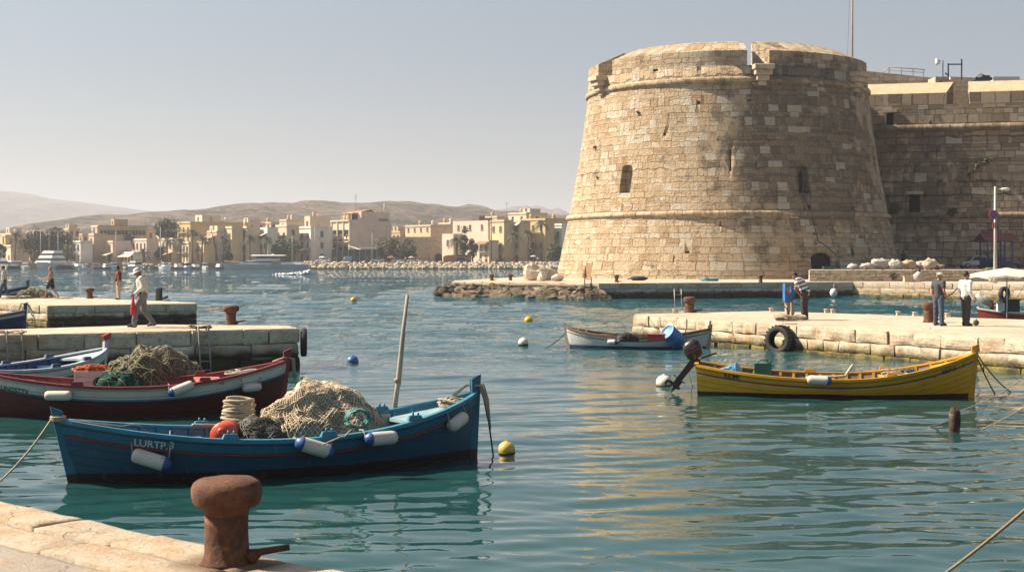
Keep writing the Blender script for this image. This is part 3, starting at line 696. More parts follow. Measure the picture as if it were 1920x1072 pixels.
o = c.build('rock_revetment', m_rock); tag(o, 'dark tumbled rocks below the left end of the fortress quay', None, kind='stuff')
# the terrace with the road and its retaining wall
m_retw = masonry('retaining_wall_stone', 'flat', .3, .5, [(0, (.46, .36, .24)), (.5, (.62, .52, .38)), (1, (.70, .62, .48))], joint=.03, jdark=.5, warp=.12, relief=.1, erode=.8)
r0, r1 = at(1518, 520, 117.5), at(2010, 520, 116.5); rd = r1-r0; ryaw = math.atan2(rd.y, rd.x); ZT = 2.15
rw = MB(); rw.box((rd.length/2, .25, .45), (rd.length, .5, .94)); rw_o = rw.build('retaining_wall', m_retw, loc=(r0.x, r0.y, ZQ-.02), rz=ryaw)
tag(rw_o, 'low rubble stone retaining wall along the quay below the curtain wall', 'wall')
m_road = mat('pale_road', (.30, .26, .21), .9, sc=.6, bump=.01, bsc=8)
MB().prism([(r0.x+.1, r0.y+.45), (r1.x, r1.y+.45), (r1.x+6, 160), (r0.x*160/117.5, 160)], 1.2, ZT).build('road', m_road)['kind'] = 'structure'
# =============================================================== foreground quay
m_slab, t, b = newmat('foreground_slabs'); co = t.wpos(); isl = t.n.new('ShaderNodeNewGeometry').outputs['Random Per Island']
fine = t.noise(co, 22, 7, .72); mid = t.noise(co, 3.2, 5, .6)
c = t.ramp(isl, [(0, (.47, .38, .275)), (.5, (.56, .465, .345)), (.8, (.40, .355, .295)), (1, (.60, .505, .38))])
c = t.mix(t.math('MULTIPLY', t.sstep(mid, .47, .68), .6), c, (.44, .27, .13)); c = t.mix(t.math('MULTIPLY', t.sstep(fine, .5, .28), .5), c, (.24, .18, .12))
c = t.mix(t.math('MULTIPLY', t.sstep(t.noise(co, 40, 3), .68, .74), .5), c, (.12, .09, .06))
vo = t.n.new('ShaderNodeTexVoronoi'); vo.feature = 'DISTANCE_TO_EDGE'; vo.inputs['Scale'].default_value = 1.7; wv = t.n.new('ShaderNodeVectorMath'); wv.operation = 'ADD'; nv_ = t.n.new('ShaderNodeTexNoise'); nv_.inputs['Scale'].default_value = 5; nv_.inputs['Detail'].default_value = 5
t.l.new(co, nv_.inputs['Vector']); sv_ = t.n.new('ShaderNodeVectorMath'); sv_.operation = 'SCALE'; sv_.inputs['Scale'].default_value = .22; t.l.new(nv_.outputs['Color'], sv_.inputs[0]); t.l.new(co, wv.inputs[0]); t.l.new(sv_.outputs[0], wv.inputs[1]); t.l.new(wv.outputs[0], vo.inputs['Vector'])
crack = t.math('MULTIPLY', t.math('SUBTRACT', 1.0, t.sstep(vo.outputs['Distance'], .0, .014)), t.sstep(t.noise(co, 1.1, 3), .47, .56))
c = t.mix(t.math('MULTIPLY', crack, .8), c, (.09, .065, .045))
c = t.mix(t.math('MULTIPLY', t.sstep(t.noise(co, 1.4, 6, .7), .52, .66), .38), c, (.25, .205, .16))
# rust run from the bollard
bw0 = gp(425, 1055, 1.45); dx = t.math('SUBTRACT', t.sep(co)[0], bw0.x); dy = t.math('SUBTRACT', t.sep(co)[1], bw0.y)
rr_ = t.math('ADD', t.math('SQRT', t.math('ADD', t.math('MULTIPLY', dx, dx), t.math('MULTIPLY', dy, dy))), t.math('MULTIPLY', t.math('SUBTRACT', mid, .5), .35))
c = t.mix(t.math('MULTIPLY', t.math('SUBTRACT', 1.0, t.sstep(rr_, .16, .42)), .75), c, (.15, .075, .035))
wz_ = t.sep(co)[2]; c = t.mix(t.math('SUBTRACT', 1.0, t.sstep(t.math('ADD', wz_, t.math('MULTIPLY', mid, .3)), .5, .8)), c, (.03, .03, .015))
t.l.new(c, b.inputs['Base Color']); b.inputs['Roughness'].default_value = .85; b.inputs['Specular IOR Level'].default_value = .3
t.l.new(t.bump(t.math('ADD', fine, t.math('MULTIPLY', mid, .8)), .035), b.inputs['Normal'])
ZF = 1.45; f0, f1 = gp(0, 934, ZF), gp(690, 1074, ZF); fd = (f1-f0).normalized(); fo = Vector((-fd.y, fd.x, 0))       # fo: towards the water
if fo.y < 0: fo = -fo
c = MB(); rr = random.Random(12)
def slab(u0, u1, v0, v1, sd_, ragged):
    n, m_ = max(6, int((u1-u0)/.05)), max(5, int((v1-v0)/.05)); rows = []
    tilt = (rr.uniform(-.012, .012), rr.uniform(-.012, .012)); dz = rr.uniform(-.008, .012)
    for j in range(m_+1):
        row = []
        for i in range(n+1):
            u, v = u0+.012+(u1-u0-.024)*i/n, v0+.012+(v1-v0-.024)*j/m_
            e = min(u-u0, u1-u, v-v0, v1-v)
            if ragged and j == m_: v += .07*noise.noise((u*2.3, sd_, 0))+.035*noise.noise((u*7, sd_, 3))
            z = dz+tilt[0]*(u-u0)+tilt[1]*(v-v0)+.007*fbm((u*2.2, v*2.2, sd_), 3)-.012*math.exp(-max(e-.012, 0)*110)
            if ragged: z -= .03*math.exp(-max(v1-v, 0)*22)*(1+noise.noise((u*3, sd_, 7)))
            u += .02*noise.noise((u*3, v*3, sd_+5)); v2 = v+.02*noise.noise((u*3, v*3, sd_+8))
            row.append(f0+fd*u+fo*(v2)+Vector((0, 0, z)))
        rows.append(row)
    W_ = n+1; bd = [(0, i) for i in range(n+1)]+[(j, n) for j in range(1, m_+1)]+[(m_, i) for i in range(n-1, -1, -1)]+[(j, 0) for j in range(m_-1, 0, -1)]
    v = [p for r_ in rows for p in r_]; f = [(j*W_+i, j*W_+i+1, (j+1)*W_+i+1, (j+1)*W_+i) for j in range(m_) for i in range(n)]
    o0 = len(v); dn = .55 if ragged else .12; v += [v[j*W_+i]-Vector((0, 0, dn)) for j, i in bd]; k_ = len(bd); ix = [j*W_+i for j, i in bd]
    f += [(ix[(k+1) % k_], ix[k], o0+k, o0+(k+1) % k_) for k in range(k_)]; c.add(v, f, 0, True)
vv = [0, -.42, -.8, -1.3, -1.75, -2.3, -3.0, -3.8]
for r_ in range(7):
    u = -2.2-rr.uniform(0, 1)
    while u < 5.5:
        w = rr.uniform(.75, 1.7); slab(u, u+w, vv[r_+1], vv[r_], rr.uniform(0, 99), r_ == 0); u += w
c.build('quay_pavement', m_slab)['kind'] = 'structure'
c = MB(); pa, pb = f0-fd*3+fo*-.12, f0+fd*6+fo*-.12; pc, pd = pb-fo*6, pa-fo*6
c.prism([xy(pa), xy(pd), xy(pc), xy(pb)], -1, ZF-.06); c.build('quay_base', m_slab)['kind'] = 'structure'
# =============================================================== boats
def paintmat(name, bands, bottom, rough=.38, plank=.13, wear=.5, worn=(.20, .19, .17)):
    """painted planks: bands = [(distance below the gunwale, colour)], bottom = (height, colour) of the anti-fouling"""
    m, t, b = newmat(name); co = t.coord(); z = t.sep(co)[2]
    at_ = t.n.new('ShaderNodeAttribute'); at_.attribute_name = 'below'; d = at_.outputs['Fac']
    wob = t.math('MULTIPLY', t.math('SUBTRACT', t.noise(co, 5, 3), .5), .012); d = t.math('ADD', d, wob)
    c = None
    for k, (lim, col) in enumerate(bands):
        c = (col if c is None else t.mix(t.math('GREATER_THAN', d, bands[k-1][0]), c, col))
    if isinstance(c, tuple): c = t.mix(0.0, c, c)
    zz = t.math('ADD', z, t.math('MULTIPLY', t.math('SUBTRACT', t.noise(co, 3, 4), .5), .03))
    c = t.mix(t.math('LESS_THAN', zz, bottom[0]), c, bottom[1])
    n = t.noise(co, 2.5, 5, .65); st = t.n.new('ShaderNodeMapping'); st.inputs['Scale'].default_value = (9, 9, 1.3); t.l.new(co, st.inputs[0])
    streak = t.noise(st.outputs[0], 1.0, 4, .6)
    c = t.mix(t.math('MULTIPLY', t.sstep(n, .45, .75), .35), c, t.mix(.5, c, (.02, .02, .02)))
    c = t.mix(t.math('MULTIPLY', t.sstep(streak, .60, .75), wear*.6), c, worn)
    c = t.mix(t.math('MULTIPLY', t.sstep(t.noise(co, 17, 4, .7), .68, .73), wear), c, worn)
    ln = t.math('FRACT', t.math('DIVIDE', at_.outputs['Fac'], plank)); ln = t.math('SUBTRACT', 1.0, t.sstep(t.math('ABSOLUTE', t.math('SUBTRACT', ln, .5)), .0, .06))
    c = t.mix(t.math('MULTIPLY', ln, .45), c, (.01, .01, .01))
    t.l.new(c, b.inputs['Base Color']); t.l.new(t.math('ADD', rough, t.math('MULTIPLY', n, .25)), b.inputs['Roughness'])
    hh = t.math('SUBTRACT', t.math('MULTIPLY', t.noise(co, 12, 4), .3), ln); t.l.new(t.bump(hh, .012), b.inputs['Normal'])
    return m
class Boat:
    def __init__(s, name, label, e0, e1, B, g, stem, rake, m_hull, m_in, m_cap, transom=False, draft=.35, floor=.14, tw=.62, n=44, m=14, cat='boat', lean=0, floor_m=None):
        e0, e1 = Vector(e0), Vector(e1); d = e1-e0; s.L = d.length; s.B = B; s.g = g; s.rake = rake; s.tr = transom; s.draft = draft; s.tw = tw; s.floor = floor
        s.root = thing(name, label, cat, (e0+e1)/2*Vector((1, 1, 0)) if False else Vector(((e0.x+e1.x)/2, (e0.y+e1.y)/2, 0)), math.atan2(d.y, d.x))
        s.root.rotation_euler.x = lean
        s.M = Matrix.Translation(s.root.location) @ Matrix.Rotation(s.root.rotation_euler.z, 4, 'Z')
        v = []; f = []; below = []; mi = []
        for side in (-1, 1):
            o = len(v)
            for j in range(m+1):
                for i in range(n+1):
                    t = i/n; q = j/m; x, y, z = s.pt(t, q); v.append((x, side*y, z)); below.append(s.gz(t)-z)
            for j in range(m):
                for i in range(n):
                    a = o+j*(n+1)+i; qd = (a, a+1, a+n+2, a+n+1); f.append(qd if side < 0 else tuple(reversed(qd))); mi.append(0)
            o = len(v)
            for j in range(7):
                for i in range(n+1):
                    t = i/n; z1 = s.gz(t)-.01; z0 = min(floor, z1-.05); z = z1+(z0-z1)*j/6; y = max(s.ysec(t, z)-.055, .0); x = s.xoff(t, z)
                    v.append((x, side*y, z)); below.append(s.gz(t)-z)
            for j in range(6):
                for i in range(n):
                    a = o+j*(n+1)+i; qd = (a, a+n+1, a+n+2, a+1); f.append(qd if side > 0 else tuple(reversed(qd))); mi.append(1)
        if transom:   # close the stern
            o = len(v); ps = [s.pt(0, q/m) for q in range(m+1)]
            v += [(p[0], -p[1], p[2]) for p in ps]+[(p[0], p[1], p[2]) for p in reversed(ps)]; below += [s.gz(0)-p[2] for p in ps]+[s.gz(0)-p[2] for p in reversed(ps)]
            f.append(tuple(range(o, len(v)))); mi.append(0)
            o = len(v); ps = [p for p in ps if p[2] > floor-.1]; xx = .05
            v += [(p[0]+xx, -p[1]+.03, p[2]) for p in ps]+[(p[0]+xx, p[1]-.03, p[2]) for p in reversed(ps)]; below += [0]*(2*len(ps)); f.append(tuple(range(len(v)-1, o-1, -1))); mi.append(1)
        me = bpy.data.meshes.new('hull'); me.from_pydata(v, [], f); me.materials.append(m_hull); me.materials.append(m_in)
        me.polygons.foreach_set('material_index', mi); me.polygons.foreach_set('use_smooth', [True]*len(f))
        a = me.attributes.new('below', 'FLOAT', 'POINT'); a.data.foreach_set('value', below); me.update()
        h = bpy.data.objects.new('hull', me); COL.objects.link(h); h.parent = s.root
        # floor boards
        c = MB(); A = []; 
        for i in range(n+1):
            t = i/n; y = max(s.ysec(t, floor)-.05, 0); x = s.xoff(t, floor)
            A.append([(x, -y, floor+.004), (x, 0, floor-.01), (x, y, floor+.004)])
        c.grid(A, sm=False); c.build('floorboards', floor_m or m_in, s.root)
        # gunwale cap
        c = MB()
        for side in (-1, 1):
            rows = []
            for i in range(n+1):
                t = i/n; z = s.gz(t); y = s.ysec(t, z); x = s.xoff(t, z); yi = max(y-.085, 0); yo = y+.028
                rows.append([(x, side*yi, z-.012), (x, side*yi, z+.025), (x, side*yo, z+.025), (x, side*yo, z-.03)])
            c.grid(rows, sm=False, closed=True)
        if transom:
            p = s.pt(0, 1); c.box((p[0], 0, p[2]+.012), (.09, 2*p[1]+.05, .05))
        recalc(c.build('gunwale', m_cap, s.root))
        # stem posts
        for k, (t, h) in enumerate(((0, stem[0]), (1, stem[1]))):
            if h is None: continue
            sg = -1 if k == 0 else 1; c = MB(); prof = []
            zs = [-draft*.2, 0, .2, .45, s.g[0 if k == 0 else 2]*.85, h]
            for z in zs: prof.append(s.xoff(t, z)+sg*.02)
            w = [.10]*5+[.13]; rows = []
            for z, x, ww in zip(zs, prof, w):
                hw = .042; rows.append([(x+sg*.035, -hw*.5, z), (x+sg*.035, hw*.5, z), (x-sg*ww, hw, z), (x-sg*ww, -hw, z)])
            q = rows[-1]; rows[-1] = [(p[0], p[1], p[2]+(.02 if i in (0, 1) else -.05)) for i, p in enumerate(q)]
            c.grid(rows, sm=False, closed=True); e = (len(rows)-1)*4; c.f.append((e, e+1, e+2, e+3)); c.m.append(0); c.s.append(False)
            recalc(c.build('stem_post', m_hull if stem[2] is None else stem[2], s.root))
    def gz(s, t):
        u = 2*t-1; e = s.g[0] if u < 0 else s.g[2]; return s.g[1]+(e-s.g[1])*abs(u)**2.1
    def hb(s, t):
        u = 2*t-1
        if s.tr and u < 0: return s.B/2*(1-(1-s.tw)*abs(u)**2.3)
        return s.B/2*max(0.0, 1-abs(u)**2.5)**.85+.012
    def kz(s, t):
        u = 2*t-1; return -s.draft*(1-(.35 if (s.tr and u < 0) else .75)*abs(u)**4)
    def pw(s, t):
        u = abs(2*t-1); u = 0 if (s.tr and t < .5) else u
        return .30+.50*u**2.5
    def ysec(s, t, z):
        q = (z-s.kz(t))/(s.gz(t)-s.kz(t)); q = min(max(q, 0), 1); return s.hb(t)*q**s.pw(t)
    def xoff(s, t, z):
        u = 2*t-1; r = s.rake[0] if u < 0 else s.rake[1]; ge = s.g[0] if u < 0 else s.g[2]
        return s.L*(t-.5)+math.copysign(1, u)*r*(z/max(ge, .1))*abs(u)**3
    def pt(s, t, q):
        z = s.kz(t)+(s.gz(t)-s.kz(t))*q; return (s.xoff(t, z), s.hb(t)*q**s.pw(t), z)
    def world(s, p): return s.M @ Vector(p)
    def find(s, px, py, side=-1, off=0.0):
        """t and height on the hull's side seen under a pixel"""
        best = (1e9,)
        for i in range(2, 99):
            t = i/100
            for j in range(0, 41):
                z = s.gz(t)*(j/36); w = s.world((s.xoff(t, z), side*(s.ysec(t, z)+off), z)); X, Y = CX+F*w.x/w.y, HOR-F*(w.z-H)/w.y
                e = (X-px)**2+(Y-py)**2
                if e < best[0]: best = (e, t, z)
        return best[1], best[2]
    def rail(s, name, d, r, m_, side=(-1, 1), t0=0.01, t1=.99):
        c = MB()
        for sd_ in side:
            pts = []
            for i in range(41):
                t = t0+(t1-t0)*i/40; z = s.gz(t)-d; pts.append((s.xoff(t, z), sd_*(s.ysec(t, z)+r*.3), z))
            c.tube(pts, r, 6)
            c.build(name, m_, s.root); c = MB()
    def ribs(s, ts, m_, w=.045):
        for t in ts:
            for sd_ in (-1, 1):
                c = MB(); z1 = s.gz(t)-.02; pts = []
                for k in range(5):
                    z = z1+(s.floor-z1)*k/4; pts.append(Vector((s.xoff(t, z), sd_*max(s.ysec(t, z)-.07, .0), z)))
                for a, b_ in zip(pts, pts[1:]): c.bar(a, b_, w, .035)
                c.build('rib', m_, s.root)
    def thwart(s, t, m_, w=.24, dz=-.14, name='thwart'):
        z = s.gz(t)+dz; y = s.ysec(t, z)-.05; MB().box((s.xoff(t, z), 0, z), (w, 2*y, .035)).build(name, m_, s.root)
    def deck(s, t0, t1, m_, dz=-.05, name='deck'):
        rows = []
        for i in range(13):
            t = t0+(t1-t0)*i/12; z = s.gz(t)+dz; y = max(s.ysec(t, z)-.04, 0); x = s.xoff(t, z); rows.append([(x, -y, z), (x, 0, z+.03), (x, y, z)])
        c = MB(); c.grid(rows); i = 0 if t0 > .5 or t0 > 0.02 else 12
        r0 = rows[0] if t0 > .5 else rows[-1]; c.add(list(r0)+[(p[0], p[1], p[2]-.05) for p in r0], [(0, 1, 4, 3), (1, 2, 5, 4)]); c.build(name, m_, s.root)
    def tholes(s, ts, m_, side=(-1, 1), pins=True):
        for t in ts:
            for sd_ in side:
                z = s.gz(t)+.025; y = s.ysec(t, z)-.03; x = s.xoff(t, z); c = MB().box((x, sd_*y, z+.035), (.24, .085, .07), tap=.75)
                if pins: c.tube([(x-.03, sd_*y, z+.06), (x-.03, sd_*y, z+.12)], .016, 6).tube([(x+.05, sd_*y, z+.06), (x+.05, sd_*y, z+.11)], .016, 6)
                c.build('thole_block', m_, s.root)
    def text(s, body, px, py, size, m_, side=-1, slope=0.0, name='lettering', sx=1.0, mirror=False):
        cu = bpy.data.curves.new('t', 'FONT'); cu.body = body; cu.size = size; cu.offset = size*.018; cu.resolution_u = 3
        ob = bpy.data.objects.new('t', cu); COL.objects.link(ob); dg = bpy.context.evaluated_depsgraph_get(); dg.update()
        me = bpy.data.meshes.new_from_object(ob.evaluated_get(dg)); bpy.data.objects.remove(ob)
        bm = bmesh.new(); bm.from_mesh(me); bmesh.ops.triangulate(bm, faces=bm.faces)
        W_ = max(v.co.x for v in bm.verts)
        t, z0 = s.find(px, py, side); d0 = s.gz(t)-z0; x0 = s.xoff(t, z0)
        for v in bm.verts:
            tx, ty = (W_-v.co.x if mirror else v.co.x)*sx, v.co.y; x = x0+tx; tt = x/s.L+.5
            for _ in range(4): tt += (x-s.xoff(tt, s.gz(tt)-d0+ty))/s.L
            z = s.gz(tt)-d0+ty+slope*tx; v.co = Vector((x, side*(s.ysec(tt, z)+.006), z))
        bm.to_mesh(me); bm.free(); me.materials.clear(); me.materials.append(m_)
        o = bpy.data.objects.new(name, me); COL.objects.link(o); o.parent = s.root; return o
m_whitepaint = mat('white_paint', (.66, .64, .58), .45, .12, 4, dirt=((.35, .28, .2), 9, .62))
m_letter = mat('cream_letter_paint', (.55, .54, .48), .5, .15, 20)
m_blackletter = mat('black_letter_paint', (.015, .014, .013), .5)
m_rope = mat('pale_rope', (.38, .31, .22), .9, .2, 25, bump=.004, bsc=140)
m_ropeg = mat('turquoise_rope', (.10, .26, .25), .85, .25, 25, bump=.004, bsc=140)
m_roped = mat('dark_rope', (.045, .05, .045), .9, .2, 25)
m_wood = mat('bare_wood', (.30, .20, .12), .8, sc=2, bump=.01, bsc=20, col2=(.42, .30, .19))
m_greywood = mat('grey_wood', (.30, .25, .20), .85, sc=3, bump=.01, bsc=20, col2=(.42, .36, .29))
# ---- blue boat
BL = (.016, .105, .185); BLT = (.03, .17, .25)
m_blue = paintmat('blue_boat_paint', [(.19, (.02, .125, .21)), (9, (.011, .075, .135))], (.13, (.028, .016, .012)), wear=.55, worn=(.13, .20, .24))
m_bluein = mat('blue_inside', (.04, .17, .26), .5, .25, 3, dirt=((.2, .17, .13), 5, .58)); m_bluecap = mat('blue_cap', (.03, .18, .28), .42, .2, 5, dirt=((.18, .2, .2), 14, .66))
m_red = mat('red_line', (.16, .018, .018), .5, .2, 5)
bb = Boat('fishing_boat', 'blue wooden fishing boat with a red line and a pile of beige nets', gp(135, 905, 0), gp(888, 856, 0), 1.9, (.88, .54, 1.0), (1.05, 1.27, None), (.2, .05), m_blue, m_bluein, m_bluecap)
bb.rail('rub_rail', .21, .02, m_red); bb.ribs([.1+.04*i for i in range(20)], m_bluein); bb.thwart(.30, m_bluein); bb.thwart(.62, m_bluein, .2)
m_deck = mat('worn_blue_deck', (.08, .24, .30), .6, sc=3, col2=(.30, .36, .34), dirt=((.36, .27, .17), 4, .6))
bb.deck(.80, .985, m_deck, -.09); bb.deck(.015, .10, m_deck, -.06)
bb.tholes([.33, .56, .79], m_bluecap); bb.text('LURTP.', 247, 834, .14, m_letter, sx=1.0); bb.text('3', 319, 839, .14, m_letter, name='number')
# ---- red boat
m_redhull = paintmat('red_boat_paint', [(.035, (.20, .03, .03)), (.23, (.62, .60, .54)), (.265, (.05, .22, .36)), (9, (.085, .012, .011))], (.10, (.07, .02, .016)), wear=.35, worn=(.2, .12, .1))
m_redin = mat('red_inside', (.26, .045, .045), .5, .25, 3, dirt=((.12, .03, .03), 5, .55)); m_redcap = mat('red_cap', (.20, .028, .028), .45, .25, 6, dirt=((.3, .2, .16), 14, .68))
rb = Boat('fishing_boat', 'red and white wooden fishing boat loaded with a big heap of green nets', gp(-25, 786, 0), gp(528, 770, 0), 1.9, (.92, .62, 1.02), (1.2, 1.26, m_redcap), (.15, .12), m_redhull, m_redin, m_redcap)
rb.ribs([.08+.04*i for i in range(21)], m_redin); rb.thwart(.62, m_redin, .25); rb.deck(.80, .985, m_redin, -.10); rb.deck(.015, .16, m_redin, -.06); rb.tholes([.3, .72], m_redcap, pins=False)
rb.thwart(.74, mat('worn_thwart', (.35, .12, .10), .6, .3, 5), .5, -.05)
rb.text('LINGSTTV', 1, 731, .14, m_blackletter, sx=.82)
# ---- blue and white boat
m_bwhull = paintmat('blue_white_paint', [(.05, (.05, .10, .3)), (.24, (.66, .66, .63)), (.27, (.3, .05, .04)), (9, (.02, .05, .16))], (.1, (.02, .02, .03)), wear=.3)
m_bwin = mat('deep_blue_inside', (.02, .06, .15), .5, .25, 3); m_bwcap = mat('pale_blue_cap', (.42, .47, .50), .45, .2, 5)
m_redtop = mat('red_stem_top', (.35, .04, .025), .45)
e1 = at(190, 655, 34.6); wb = Boat('fishing_boat', 'blue and white wooden boat with a red tipped stem beside the grey pier', (e1.x-2.9, e1.y-4.2, 0), (e1.x, e1.y, 0), 1.9, (.9, .6, .92), (1.15, 1.13, m_bwcap), (.15, .15), m_bwhull, m_bwin, m_bwcap)
wb.ribs([.1+.05*i for i in range(17)], m_bwin); wb.thwart(.55, m_bwcap); wb.thwart(.75, m_bwin); wb.deck(.84, .985, m_bwcap, -.05); wb.tholes([.6, .8], m_bwin, pins=False)
p = wb.xoff(1, 1.1); MB().extr([(-.09, -.06), (.10, -.02), (.12, .13), (-.13, .05)], (p-.03, .045, 1.17), (1, 0, 0), (0, 0, 1), (0, -1, 0), .09).build('stem_tip', m_redtop, wb.root)
# ---- yellow boat
m_yel = paintmat('yellow_boat_paint', [(.055, (.70, .34, .014)), (.15, (.66, .32, .014)), (.19, (.24, .05, .02)), (.205, (.6, .58, .5)), (9, (.74, .36, .012))], (.085, (.05, .022, .016)), wear=.3, worn=(.30, .18, .04))
m_yelin = mat('brown_inside', (.16, .10, .07), .7, .25, 4); m_yelcap = mat('yellow_cap', (.58, .30, .02), .42, .2, 5, dirt=((.3, .17, .03), 12, .64)); m_yelrib = mat('yellow_rib', (.46, .25, .03), .5)
yb = Boat('fishing_boat', 'yellow wooden boat with an outboard motor lying off the sunlit right pier', gp(1309, 736, 0), gp(1822, 744, 0), 2.05, (.68, .41, .98), (None, 1.18, m_yelcap), (.02, .09), m_yel, m_yelin, m_yelcap, transom=True)
yb.ribs([.06+.05*i for i in range(18)], m_yelrib, .06); yb.thwart(.10, m_yelcap, .3, -.10); yb.thwart(.35, m_yelin); yb.thwart(.70, m_yelcap, .3, -.10); yb.deck(.86, .985, m_yelcap, -.05)
yb.tholes([.42, .70], m_yelcap, pins=False); yb.text('REIMI', 1357, 706, .15, m_blackletter, sx=1.0); yb.text('NHY15', 1765, 703, .15, m_blackletter, sx=.72, name='registration')
m_patch = mat('dark_red_patch', (.20, .05, .03), .5)
# ---- white boat
m_wht = paintmat('white_boat_paint', [(.05, (.16, .09, .05)), (9, (.60, .62, .60))], (.11, (.03, .07, .16)), wear=.55, worn=(.28, .3, .3), plank=.11)
m_whin = mat('brown_boat_inside', (.14, .085, .055), .7, .3, 3); m_whcap = mat('worn_brown_cap', (.16, .085, .05), .6, .3, 5, dirt=((.4, .35, .3), 9, .6))
hb_ = Boat('fishing_boat', 'small weathered white rowing boat holding a blue barrel near the pier end', gp(1065, 651, 0), gp(1328, 655, 0), 1.6, (.70, .42, .72), (.86, .86, m_greywood), (.08, .08), m_wht, m_whin, m_whcap)
hb_.ribs([.1+.05*i for i in range(17)], m_whin); hb_.rail('rub_rail', .13, .015, m_whcap); hb_.thwart(.25, m_greywood); hb_.thwart(.5, m_greywood); hb_.deck(.02, .12, m_whin, -.06)
# ---- boats by the far left pier
m_dk = paintmat('navy_stripe_paint', [(.05, (.02, .05, .14)), (.12, (.4, .06, .04)), (.22, (.6, .58, .52)), (9, (.015, .035, .11))], (.1, (.02, .02, .03)), wear=.3)
e1 = gp(46, 617, 0); fb_ = Boat('fishing_boat', 'navy boat with red and white bands moored in front of the far left pier', (e1.x-5.2, e1.y-1.2, 0), e1, 1.7, (.8, .55, .85), (1.0, 1.18, None), (.1, .05), m_dk, m_bwin, m_bwcap)
fb_.thwart(.6, m_whitepaint); fb_.deck(.84, .98, m_bwcap, -.05)
m_dk2 = paintmat('navy_white_paint', [(.06, (.03, .05, .12)), (.2, (.02, .04, .1)), (.3, (.5, .5, .47)), (.36, (.35, .06, .04)), (9, (.012, .025, .07))], (.1, (.02, .02, .03)), wear=.2)
e1 = gp(48, 580, 0); e1 = at(48, 560, 84); bh = Boat('fishing_boat', 'dark blue boat lying beyond the far left pier behind the net pile', (e1.x-7, e1.y+.6, 0), (e1.x, e1.y, 0), 2.2, (1.4, 1.05, 1.5), (1.6, 1.85, None), (.1, .15), m_dk2, m_bwin, m_bwcap)
bh.thwart(.7, m_whitepaint)
# ---- red boat at the far right with a covered motor
m_rr = paintmat('bright_red_paint', [(.06, (.6, .58, .54)), (9, (.36, .05, .03))], (.06, (.05, .02, .02)), wear=.2)
e0 = gp(1834, 618, 0); rr2 = Boat('fishing_boat', 'small bright red open boat with a white rim beyond the right pier', e0, (e0.x+4.2, e0.y-1.4, 0), 1.6, (.95, .78, 1.1), (None, 1.2, m_whitepaint), (.02, .1), m_rr, mat('grey_inside', (.35, .36, .36), .6), m_whitepaint, transom=True)
rr2.thwart(.45, m_whitepaint); rr2.thwart(.25, m_whitepaint)
# =============================================================== gear in and on the boats
m_fend = mat('fender_white', (.56, .53, .47), .5, .12, 6, dirt=((.34, .27, .19), 7, .60)); m_fblue = mat('fender_blue', (.025, .08, .25), .45, .2, 6)
def fender(boat, px, py, lab, L=.46, r=.095, tilt=0.0, caps=(0, 1), hang=((-.16,), (.16,)), group='fenders hung over the boats sides'):
    t, z = boat.find(px, py, -1, r); x = boat.xoff(t, z); y = -(boat.ysec(t, z)+r+.01); zr = boat.root.rotation_euler.z
    # follow the hull's outline
    tb, ta = min(t+.03, .99), max(t-.03, .01); sl = math.atan2(-(boat.ysec(tb, z)-boat.ysec(ta, z)), boat.xoff(tb, z)-boat.xoff(ta, z))
    root = thing('fender', lab, 'fender', boat.world((x, y, z)), zr+sl, group); Rm = Matrix.Rotation(RAD(90), 3, 'Y'); Rt = Matrix.Rotation(-tilt, 3, 'Y')
    h = L/2; MB().lathe([(.02, -h), (r*.72, -h+.015), (r*.95, -h+.05), (r, -h+.1), (r*1.01, 0), (r, h-.1), (r*.95, h-.05), (r*.72, h-.015), (.02, h)], 16, R=Rt @ Rm).build('body', m_fend, root)
    for k in caps:
        sg = 1 if k else -1; pr = [(.02, h+.03), (r*.55, h+.03), (r*.9, h-.03), (r*1.03, h-.05), (r*1.03, h-.065)]
        MB().lathe([(a, sg*b_) for a, b_ in pr], 16, R=Rt @ Rm).build('end_cap', m_fblue, root)
    c = MB()
    for k in (-1, 1):
        p = Rt @ Vector((k*h*.98, 0, 0)); zt = boat.gz(t)+.03-z; c.tube([p, p+Vector((k*.02, .02, (zt-p.z)*.5)), Vector((p.x, r+.02, zt)), Vector((p.x, r+.12, zt-.01))], .010, 5)
    c.build('lanyard', m_rope, root); return root
fender(bb, 283, 860, 'white fender with a blue end below the lettering of the blue boat', .52, .105, -.3, (1,))
fender(bb, 590, 839, 'white fender with two blue ends at the middle of the blue boat', .52, .105, -.32, (0, 1))
fender(bb, 716, 821, 'white fender with a dark blue end below the foot of the wooden mast', .5, .10, 0, (0,))
fender(bb, 858, 789, 'plain white fender tilted up near the right stem of the blue boat', .42, .10, .35, ())
fender(rb, 108, 742, 'plain white fender beside the black lettering of the red boat', .52, .095, 0, ())
fender(rb, 342, 729, 'white fender with a blue end tilted below the big green net heap', .48, .095, .35, (0,))
fender(rb, 474, 727, 'short white fender near the right end of the red boat', .42, .085, .03, ())
fender(yb, 1535, 712, 'white fender with a blue end at the middle of the yellow boat', .5, .10, -.06, (1,))
fender(hb_, 1148, 641, 'small white fender with a blue end on the white rowing boat', .34, .085, 0, (1,))
